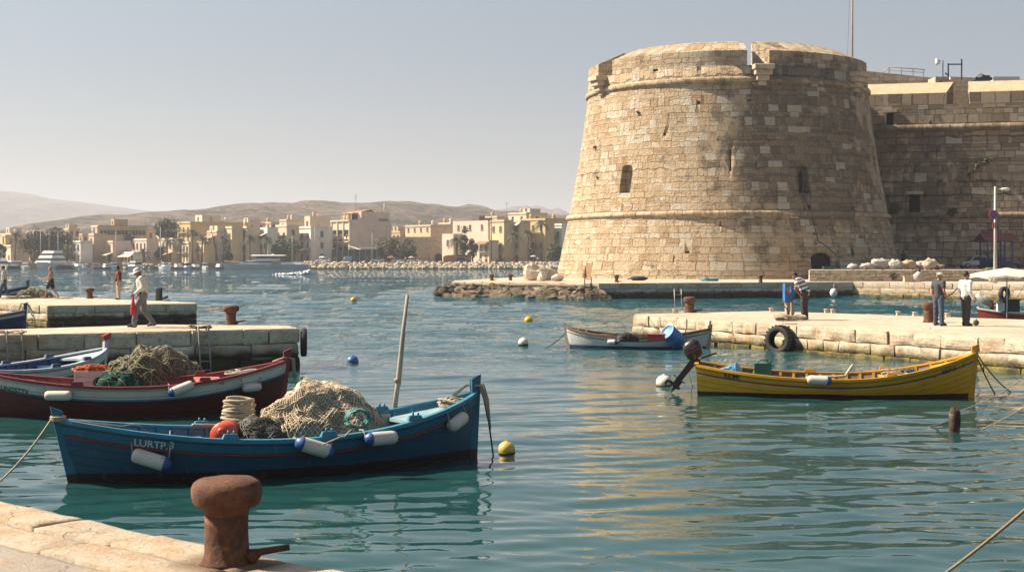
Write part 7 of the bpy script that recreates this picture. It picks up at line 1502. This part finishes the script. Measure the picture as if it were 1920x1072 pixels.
# ---- trees
m_leafd = mat('dark_leaves', (.030, .042, .020), .8, .35, .8, col2=(.062, .072, .032)); m_leafg = mat('green_leaves', (.035, .065, .018), .8, .35, .8, col2=(.085, .12, .035)); m_leafo = mat('olive_leaves', (.075, .075, .040), .85, .3, .8, col2=(.14, .135, .075)); m_palm = mat('palm_fronds', (.035, .045, .016), .7, .3, 1, col2=(.085, .09, .035)); m_bark = mat('bark', (.13, .09, .06), .95, .3, 2)
def tree(lab, x0, x1, yt, yb, Y, m_, n=1700, seed=1, name='tree', leaf=.34, trunk=True):
    rr = random.Random(seed); W_ = (x1-x0)*Y/F; ht = H+(HOR-yt)/F*Y-ZS; hb0 = max(0.6, H+(HOR-yb)/F*Y-ZS) if yb < 487 else .8; root = thing(name, lab, 'tree', at0((x0+x1)/2, Y), rr.uniform(0, 6)); rx, rz = W_/2, (ht-hb0)/2; zc = hb0+rz; c = MB(); cl = []
    for k in range(14+int(W_*1.2)):
        a, u = rr.uniform(0, 6.28), rr.uniform(-1, 1); s_ = math.sqrt(1-u*u)*rr.uniform(.5, 1.0)**.5; cl.append((Vector((s_*math.cos(a)*rx*.80, s_*math.sin(a)*min(rx, 5)*.8, zc+u*rz*.78)), rr.uniform(.16, .34)*min(W_, ht)*(2.1 if ht > 3*W_ else 1)))
    for k in range(n):
        p, r_ = rr.choice(cl); d = Vector((rr.gauss(0, 1), rr.gauss(0, 1), rr.gauss(0, 1))).normalized(); q = p+d*r_*rr.uniform(.65, 1.05); nn = (d+Vector((rr.gauss(0, .5), rr.gauss(0, .5), rr.gauss(0, .5)))).normalized(); t_ = nn.orthogonal().normalized(); b2_ = nn.cross(t_); s_ = leaf*rr.uniform(.6, 1.4); c.add([q-t_*s_, q+b2_*s_*.6, q+t_*s_, q-b2_*s_*.6], [(0, 1, 2, 3)])
    c.build('crown', m_, root); c = MB(); c.tube([(0, 0, -.2), (.1, 0, zc*.5), (0, .1, zc)], [.28, .2, .1], 7)
    for k in range(5): c.tube([(0, 0, zc*.45), cl[k][0]*.7+Vector((0, 0, zc*.25)), cl[k][0]], [.12, .08, .03], 5)
    c.build('trunk', m_bark, root); return root
for i, a in enumerate((('big dark tree left of the white motor yacht', 40, 92, 436, 489, 449, m_leafd, 2600), ('tallest big dark tree right above the white motor yacht', 82, 137, 430, 489, 452, m_leafd, 2800), ('small pale green tree between the dark trees and the white house', 112, 137, 466, 489, 445, m_leafo, 900), ('low bush at the left edge below the ochre tower house', -8, 12, 455, 489, 447, m_leafd, 800),
    ('dense dark green tree left of the large ochre house', 292, 337, 411, 452, 478, m_leafd, 2400), ('dark round bush on the long beige block terrace', 234, 250, 440, 453, 462, m_leafd, 600), ('round dark shrub behind the left pair of palms', 290, 308, 463, 490, 444, m_leafd, 700), ('round bright green tree right of the long grey yacht', 503, 566, 451, 490, 446, m_leafg, 2600), ('dark shrub left of the long grey yacht', 415, 437, 474, 490, 441, m_leafg, 700),
    ('grey green olive tree right of the glazed pavilion', 708, 750, 441, 489, 443, m_leafo, 2100), ('second grey green olive tree leaning over the market stalls', 738, 779, 453, 489, 442, m_leafo, 1800), ('grey green tree between the cypress and the tiled bay', 875, 897, 448, 489, 444, m_leafo, 1100), ('bright green tree in front of the white house', 1019, 1056, 461, 489, 444, m_leafg, 1700), ('shrub right of the tallest palm at its foot', 990, 1003, 466, 490, 444, m_leafd, 500))):
    tree(*a[:6], a[6], a[7], seed=i+3)
tree('thin dark cypress beside the bushy palm', 864, 876, 421, 489, 443, m_leafd, 1100, 31, 'cypress', .28)
def palm(lab, px, yt, Y, spread, nf=34, seed=1, bushy=0, lean=.0):
    rr = random.Random(seed); ht = H+(HOR-yt)/F*Y-ZS; root = thing('palm_tree', lab, 'palm', at0(px, Y), rr.uniform(0, 6)); L_ = spread*Y/F; zt = ht-L_*.45; c = MB(); c.tube([(0, 0, -.2), (lean*.3, 0, zt*.5), (lean, 0, zt)], [.3 if not bushy else .5, .2 if not bushy else .45, .22 if not bushy else .5], 8); c.build('trunk', m_bark, root); c = MB()
    for k in range(nf):
        a = 2.39996*k; el = rr.uniform(-.35, 1.25); ln = L_*rr.uniform(.85, 1.15); d = Vector((math.cos(a), math.sin(a), 0)); pts = []
        for j in range(8): t_ = j/7; pts.append(Vector((lean, 0, zt))+d*(ln*t_*math.cos(el)*(1-.1*t_))+Vector((0, 0, ln*(t_*math.sin(el)-t_*t_*(.45+.25*math.cos(el))))))
        sd_ = Vector((-d.y, d.x, 0))
        for j in range(7):
            p, q = pts[j], pts[j+1]; wd = .21*L_*math.sin(math.pi*min(1, (j+1.2)/8))+.08
            for s_ in (-1, 1):
                for m_ in (.15, .6): b0 = p.lerp(q, m_); b1 = p.lerp(q, m_+.3); tip = b0.lerp(b1, .9)+sd_*s_*wd+(q-p)*.5+Vector((0, 0, -wd*.55)); c.add([b0, b1, tip], [(0, 1, 2)])
    c.build('fronds', m_palm, root); return root
for i, a in enumerate((('palm at the far left beside the big dark tree', 28, 433, 446, 17), ('short bushy palm in front of the low white restaurant', 270, 465, 441, 17), ('palm left of the tall street lamp pair by the terracotta awning', 313, 443, 440, 17), ('palm second from the left in the quay row', 338, 446, 441, 15), ('tall dark palm in front of the large ochre house', 361, 428, 442, 17), ('palm fourth in the quay row right of the tall dark one', 379, 437, 440, 16), ('palm in front of the yellow balcony house', 418, 441, 440, 16),
    ('palm in front of the cream house with a brown flank', 469, 438, 441, 15), ('palm in front of the white house with the tan terrace awning', 498, 440, 442, 14), ('wide bushy palm standing in the brick planter', 856, 441, 441, 21), ('palm in front of the tall ochre house with the roof awning', 965, 433, 441, 17), ('palm between the two right hand palms', 990, 429, 440, 17), ('tallest palm near the tower', 1016, 410, 441, 17))):
    palm(*a, seed=i+2, bushy=(i in (1, 9)), nf=44 if i in (9, 12) else 34, lean=rnd.uniform(-.5, .5))
# ---- lamps and poles
m_pole = mat('pole_grey', (.34, .32, .29), .6); m_poled = mat('pole_dark', (.06, .055, .05), .8)
for lab, px, yt, Y, arm, dk, name in (('slim lamp post left of the white motor yacht', 76, 433, 437, 0, 0, 'street_lamp'), ('curved lamp post right of the white motor yacht', 109, 434, 437, -1, 0, 'street_lamp'), ('thin lamp post in front of the pink walled house', 217.5, 432, 438, 0, 0, 'street_lamp'), ('tall curved lamp post right of the cream two storey house', 301, 425, 437, -1, 0, 'street_lamp'), ('thick dark pole leaning in front of the brown canopy house', 395, 427, 439, 0, 1, 'utility_pole'), ('lamp post with a dark head left of the white balcony house', 548, 438, 437, -.3, 0, 'street_lamp'), ('thin grey pole at the left end of the pavilion', 590.5, 424, 438, 0, 0, 'utility_pole'), ('lamp post in front of the pavilion roof end', 698, 432, 438, -.4, 0, 'street_lamp'), ('dark pole in front of the olive trees', 723.5, 425, 438, 0, 1, 'utility_pole'), ('short lamp post in front of the old stone wall', 804, 466, 437, .3, 1, 'street_lamp'), ('dark pole with a box head left of the yellow shutter house', 921, 405, 438, -.5, 1, 'utility_pole')):
    ht = H+(HOR-yt)/F*Y-ZS; r = thing(name, lab, 'lamp post' if name == 'street_lamp' else 'pole', at0(px, Y)); m_ = m_poled if dk else m_pole; MB().tube([(.0 if px != 395 else 2.4, 0, 0), (0, 0, ht)], [.14 if not dk else .2, .09 if not dk else .13], 7).build('pole', m_, r)
    if arm: MB().tube([(0, 0, ht-.05), (arm*.5, 0, ht+.25), (arm*1.3, 0, ht+.15)], .07, 6).build('arm', m_, r); MB().box((arm*1.6, 0, ht+.12), (.7, .3, .16)).build('lamp_head', m_pole if not dk else m_, r)
for lab, px, yt, yb, Y in (('tall thin roof aerial on the large pale house', 667, 363, 400, 465), ('roof aerial above the large ochre house', 420, 388, 415, 488), ('tall roof aerial on the cream upper house', 950, 378, 402, 500), ('white roof stack on the pale three storey house', 721, 382, 398, 470), ('faint lattice mast behind the beige house', 808, 380, 425, 520)):
    p = at(px, yb, Y); ht = (yb-yt)*Y/F; r = thing('aerial', lab, 'antenna', p); MB().tube([(0, 0, -1), (0, 0, ht)], .09 if px != 721 else .28, 6).build('mast', m_pole if px != 808 else m_tile, r)
    if px in (667, 950, 420): MB().box((0, 0, ht*.9), (1.6, .08, .08)).box((0, 0, ht*.78), (1.1, .08, .08)).build('crossbars', m_pole, r)
# ---- boats along the far quay
m_hw = mat('boat_white', (.80, .79, .76), .35, .06, .5); m_hg = mat('boat_grey', (.40, .45, .46), .35, .08, .5); m_hb = mat('boat_navy', (.03, .05, .09), .4, .1, .5); m_hr = mat('boat_maroon', (.22, .03, .04), .4, .1, .5); m_hbl = mat('boat_blue', (.05, .14, .26), .4, .1, .5); m_bd = mat('boat_brown', (.12, .075, .05), .6, .2, .8)
def vessel(lab, px, Y, yaw, L, B, fb, hm_, cabins=(), mast=0, name='motor_boat', cat='boat', rail=1, flag=0, cm=None, group=None):
    """hull lofted from bow (+x) to stern; cabins = (x0, x1, z0, z1, width share, slope, window band)"""
    root = thing(name, lab, cat, ((px-CX)/F*Y, Y, 0), yaw, group); rows = []; n = 12
    for i in range(n+1):
        t = i/n; x = -L/2+L*t; hb = B/2*(1-max(0, (t-.35)/.65)**2.2) if t > .35 else B/2*(.88+.12*t/.35); sh = fb*(1+.35*max(0, t-.4)**1.5); fl = .78-.5*max(0, t-.5); rk = .05*L*max(0, t-.7)/.3
        rows.append([(x, -hb*fl*.6, -.4), (x+rk*.3, -hb*fl, 0), (x+rk, -hb, sh), (x+rk, -max(hb-.12, 0), sh), (x+rk, max(hb-.12, 0), sh-.02), (x+rk, hb, sh), (x+rk*.3, hb*fl, 0), (x, hb*fl*.6, -.4)])
    c = MB(); c.grid(rows, sm=False, closed=True); c.f += [tuple(range(8)), tuple(n*8+k for k in range(7, -1, -1))]; c.m += [0, 0]; c.s += [False]*2; recalc(c.build('hull', hm_, root))
    for x0, x1, z0, z1, wf, sl, wb in cabins:
        w = B*wf/2; c = MB(); v = [(x0, -w, z0), (x1, -w*.9, z0), (x1, w*.9, z0), (x0, w, z0), (x0+sl*.2, -w*.9, z1), (x1-sl, -w*.75, z1), (x1-sl, w*.75, z1), (x0+sl*.2, w*.9, z1)]; c.add(v, [(3, 2, 1, 0), (4, 5, 6, 7), (0, 1, 5, 4), (1, 2, 6, 5), (2, 3, 7, 6), (3, 0, 4, 7)]); c.build('cabin', cm or m_hw, root)
        if wb:
            c = MB(); g = 1.012; m1 = Vector(((x0+x1)/2, 0, 0)); A = []
            for k in (.35, .82):
                for (a, b_) in ((0, 4), (1, 5), (2, 6), (3, 7)): p = Vector(v[a]).lerp(Vector(v[b_]), k); A.append(m1+(p-m1)*1.0+Vector(((p.x-m1.x)*.012, p.y*.02, 0)))
            c.add(A, [(0, 1, 5, 4), (1, 2, 6, 5), (2, 3, 7, 6), (3, 0, 4, 7)]); c.build('windows', m_win, root)
    if rail: c = MB(); c.tube([(-L*.1, -B*.42, fb+.55), (L*.3, -B*.36, fb+.65), (L*.53, 0, fb*1.3+.6), (L*.3, B*.36, fb+.65), (-L*.1, B*.42, fb+.55)], .035, 4); c.build('rail', m_frame, root)
    if mast: MB().tube([(0, 0, fb), (0, 0, mast)], .06, 5).build('mast', m_pole, root)
    if flag: MB().add([(-.6, 0, mast-2.4), (.1, 0, mast-2.4), (.1, 0, mast-.4)], [(0, 1, 2), (2, 1, 0)]).build('flag', mat('orange_flag', (.6, .2, .05), .8), root)
    return root
YB = 424
vessel('large white motor yacht moored bow out below the dark trees', 92, YB-2, RAD(-97), 15, 6.2, 1.9, m_hw, ((-6, 4.5, 1.9, 3.6, .86, 2.2, 1), (-5, 2.5, 3.6, 5.0, .74, 1.6, 1), (-4.5, .5, 5.0, 5.5, .7, .2, 0)), 9.5, 'motor_yacht', 'yacht', 1, 1)
vessel('long low grey yacht lying side on in front of the round green tree', 502, YB-3, RAD(180), 24.5, 5.0, 1.45, m_hg, ((-1, 8.5, 1.5, 2.6, .74, 2.6, 1), (-3.5, 4.0, 2.6, 4.0, .66, 1.4, 1), (-5.5, 5.0, 4.0, 4.25, .8, .8, 0), (-10.5, -4, 1.45, 2.1, .6, .3, 0)), 6, 'motor_yacht', 'yacht')
VS = [('white cabin cruiser at the far left edge', 4, 40, 9, 3.2, 1.3, m_hw, ((-3, 2.5, 1.3, 2.9, .8, 1, 1), (-2, 1, 2.9, 3.4, .8, .2, 0)), 6), ('dark hulled boat with a white top left of the tree trunk', 24, 30, 8, 2.8, 1.3, m_hb, ((-2.5, 2, 1.3, 2.8, .75, .8, 1),), 5), ('low grey boat left of the large white yacht', 47, -160, 8, 2.6, 1.1, m_hg, ((-2, 2, 1.1, 1.9, .7, .8, 1),), 0), ('dark barge moored right of the large white yacht', 126, 0, 8, 3, 1.5, m_hb, ((-3, -1, 1.5, 2.4, .6, .3, 0),), 0), ('low navy barge beside the dark barge', 150, 180, 9, 3, 1.2, m_hg, (), 0),
    ('tiny white dinghy in front of the low navy barge', 161, 20, 3.8, 1.6, .6, m_hw, (), 0), ('maroon open boat with a white deck', 178, 200, 5.5, 2, .9, m_hr, ((-1.5, 1, .9, 1.6, .7, .5, 1),), 0), ('second maroon boat right of the first one', 201, 190, 6, 2, .8, m_hr, ((-1.5, 1.5, .8, 1.5, .7, .5, 1),), 0), ('blue boat with a white cabin near the pink walled house', 214, 15, 6, 2.2, 1.0, m_hbl, ((-2, 1, 1.0, 2.1, .7, .6, 1),), 0),
    ('round white cruiser below the low white restaurant', 251, 200, 5.6, 2.6, 1.2, m_hw, ((-2.2, 1.6, 1.2, 2.5, .82, 1.0, 1),), 0), ('white motor boat pointing left below the terracotta awning', 311, 215, 5.2, 2.2, 1.2, m_hw, ((-1.2, .8, 1.2, 2.1, .7, .8, 1),), 0), ('dark wooden boat with goods right of the white motor boat', 333, 0, 4, 1.7, .8, m_bd, ((-1.2, .8, .8, 1.3, .7, .3, 0),), 0), ('small blue boat with a light roof in the quay row', 352, 170, 4.4, 1.8, .8, m_hbl, ((-1.2, .6, .8, 2.2, .7, .5, 1),), 0), ('small brown boat with crates in the quay row', 366, 10, 4, 1.7, .8, m_bd, ((-1, 1, .8, 1.4, .8, .2, 0),), 0), ('small white boat with a low cabin in the quay row', 385, 190, 4.6, 1.9, .9, m_hw, ((-1.4, .8, .9, 1.9, .7, .7, 1),), 0), ('small blue boat just left of the long grey yacht', 409, 185, 4.4, 1.8, .8, m_hbl, ((-1, .5, .8, 1.6, .7, .5, 0),), 0), ('small white boat far out in front of the rock bank', 740, 190, 3.2, 1.5, .6, m_hw, ((-.6, .3, .6, 1.0, .6, .3, 0),), 0)]
for i, (lab, px, yaw, L, B, fb, hm_, cb, ms_) in enumerate(VS): vessel(lab, px, YB-rnd.uniform(-1.5, 3)-(9 if i in (5, 16) else 0), RAD(yaw if i in (5, 16, 6) else (-58, -122, -75, -105, -48, -135)[i % 6]), L*1.05, B*1.15, fb*.72, hm_, [(a_[0], a_[1], a_[2]*.72, a_[3]*.78+.35)+tuple(a_[4:]) for a_ in cb] or [(-L*.25, L*.05, fb*.7, fb*.7+.8, .6, .3, 0)], ms_, rail=(L > 5), group='boats moored along the far shore')
# speed boat throwing up foam
m_foam = mat('white_foam', (.75, .77, .78), .9, .05, 3); q = gp(578, 515, 0); c = MB(); rr = random.Random(9)
for k in range(70): t_ = rr.uniform(0, 1); c.blob((q.x-t_*6.5+rr.gauss(0, .2), q.y+rr.gauss(0, .8*t_+.2), .05+(1-t_)**2*rr.uniform(0, .75)), (rr.uniform(.1, .45), .3, rr.uniform(.06, .3)), .4, 2, 7, 5, seed=k)
tag(c.build('wake_foam', m_foam), 'white foam thrown up by a distant speed boat', None, kind='stuff'); vessel('tiny speed boat behind its white wake in open water', 574, q.y+1.0, RAD(0), 3.4, 1.4, .55, m_hw, (), 0, rail=0)
# ---- people, cars, parasols on the promenade
i = 0
for px, col in ((300, 0), (628, 2), (646, 1), (659, 3), (671, 0), (690, 2), (760, 1), (772, 3), (779, 0), (787, 2), (912, 1), (930, 3), (945, 0), (962, 2), (1008, 1)):
    Y = 436+rnd.uniform(-1, 2); r = thing('person', 'pedestrian in %s %s on the far promenade' % (('dark clothes', 'a white top', 'a red top', 'a blue top')[col], {300: 'under the tall curved lamp', 628: 'at the left pavilion corner', 646: 'in front of the pavilion', 659: 'in front of the pavilion glass', 671: 'in front of the pavilion glass', 690: 'at the right pavilion end', 760: 'below the right olive tree', 772: 'beside the market parasols', 779: 'beside the market parasols', 787: 'left of the archway lamp', 912: 'below the tiled bay', 930: 'below the yellow shutter house', 945: 'between the dark pole and a palm', 962: 'at a palm foot', 1008: 'left of the tallest palm'}[px]), 'person', at0(px, Y), rnd.uniform(0, 6), 'pedestrians on the far promenade')
    c = MB(); c.blob((0, 0, 1.62), (.10, .09, .13), nu=8, nv=6, mi=0); cap_(c, (0, 0, 1.5), (0, 0, 1.4), .06, .06, 6)
    for s_ in (-1, 1): cap_(c, (0, s_*.22, 1.38), (.04, s_*.27, 1.1), .055, .045, 6); cap_(c, (.04, s_*.27, 1.1), (.12, s_*.26, .86), .045, .035, 6)
    c.build('body', m_skin2, r); c = MB(); cap_(c, (0, 0, 1.0), (0, 0, 1.32), .16, .19, 8); c.build('shirt', (m_blackc, m_whitesh, m_maroon, m_bej)[col], r); c = MB()
    for s_ in (-1, 1): cap_(c, (0, s_*.09, .95), (s_*.12, s_*.1, .08), .11, .07, 7)
    c.build('trousers', m_dktr, r)
for lab, px, Y, yaw, pt in (('pale blue car parked before the pavilion right end', 708, 436.5, 180, mat('pale_blue_car', (.35, .40, .45), .25)), ('white van like car left of the archway', 776, 438, 180, m_hw), ('dark car parked before the brick planter', 868, 436, 0, m_hb), ('grey car beside the olive trees', 748, 437.5, 0, m_carp), ('white car left of the pavilion', 606, 437, 180, m_hw), ('dark car under the bright green tree', 1036, 437, 180, m_hb)): car('parked_car', lab, at0(px, Y), RAD(yaw), 4.2, 1.5, pt, 'cars parked on the far promenade')
for lab, px, yt, w, m_ in (('white market parasol left of the pavilion', 604, 480, 12, m_hw), ('orange topped market stall roof below the olive tree', 733, 480, 14, m_awnt), ('cream market parasol right of the olive trees', 771, 480, 11, m_awn), ('white parasol below the palms near the tower', 1000, 478, 11, m_hw), ('cream parasol at the foot of the white house with the terrace awning', 512, 476, 10, m_awn)):
    Y = 438.5; k_ = Y/F; z = H+(HOR-yt)*k_-ZS; r = thing('parasol', lab, 'parasol', at0(px, Y)); MB().tube([(0, 0, 0), (0, 0, z)], .05, 5).build('pole', m_pole, r); MB().lathe([(w*k_/2, z-.55), (w*k_/2, z-.4), (w*k_*.25, z-.12), (.02, z)], 8, sm=False).build('canopy', m_, r)
for lab, px in (('motor scooter parked below the tiled bay house', 898), ('dark motor scooter below the yellow shutter house', 934), ('second dark motor scooter right of the first dark one', 939), ('motor scooter near the tallest palm', 1003)):
    r = thing('scooter', lab, 'scooter', at0(px, 436), .3, 'scooters on the far promenade'); MB().box((0, 0, .7), (.9, .35, .35), tap=.8).box((.55, 0, .75), (.2, .4, .7)).build('body', m_blackc if px > 900 else m_hw, r); MB().tube([(.5, -.35, 1.15), (.55, 0, 1.1), (.5, .35, 1.15)], .04, 5).build('handlebar', m_iron, r)
    for x in (-.55, .65): MB().lathe([(.1, -.06), (.27, -.06), (.27, .06), (.1, .06)], 12, c=(x, 0, .27), R=Matrix.Rotation(RAD(90), 3, 'X')).build('wheel', m_cty, r)
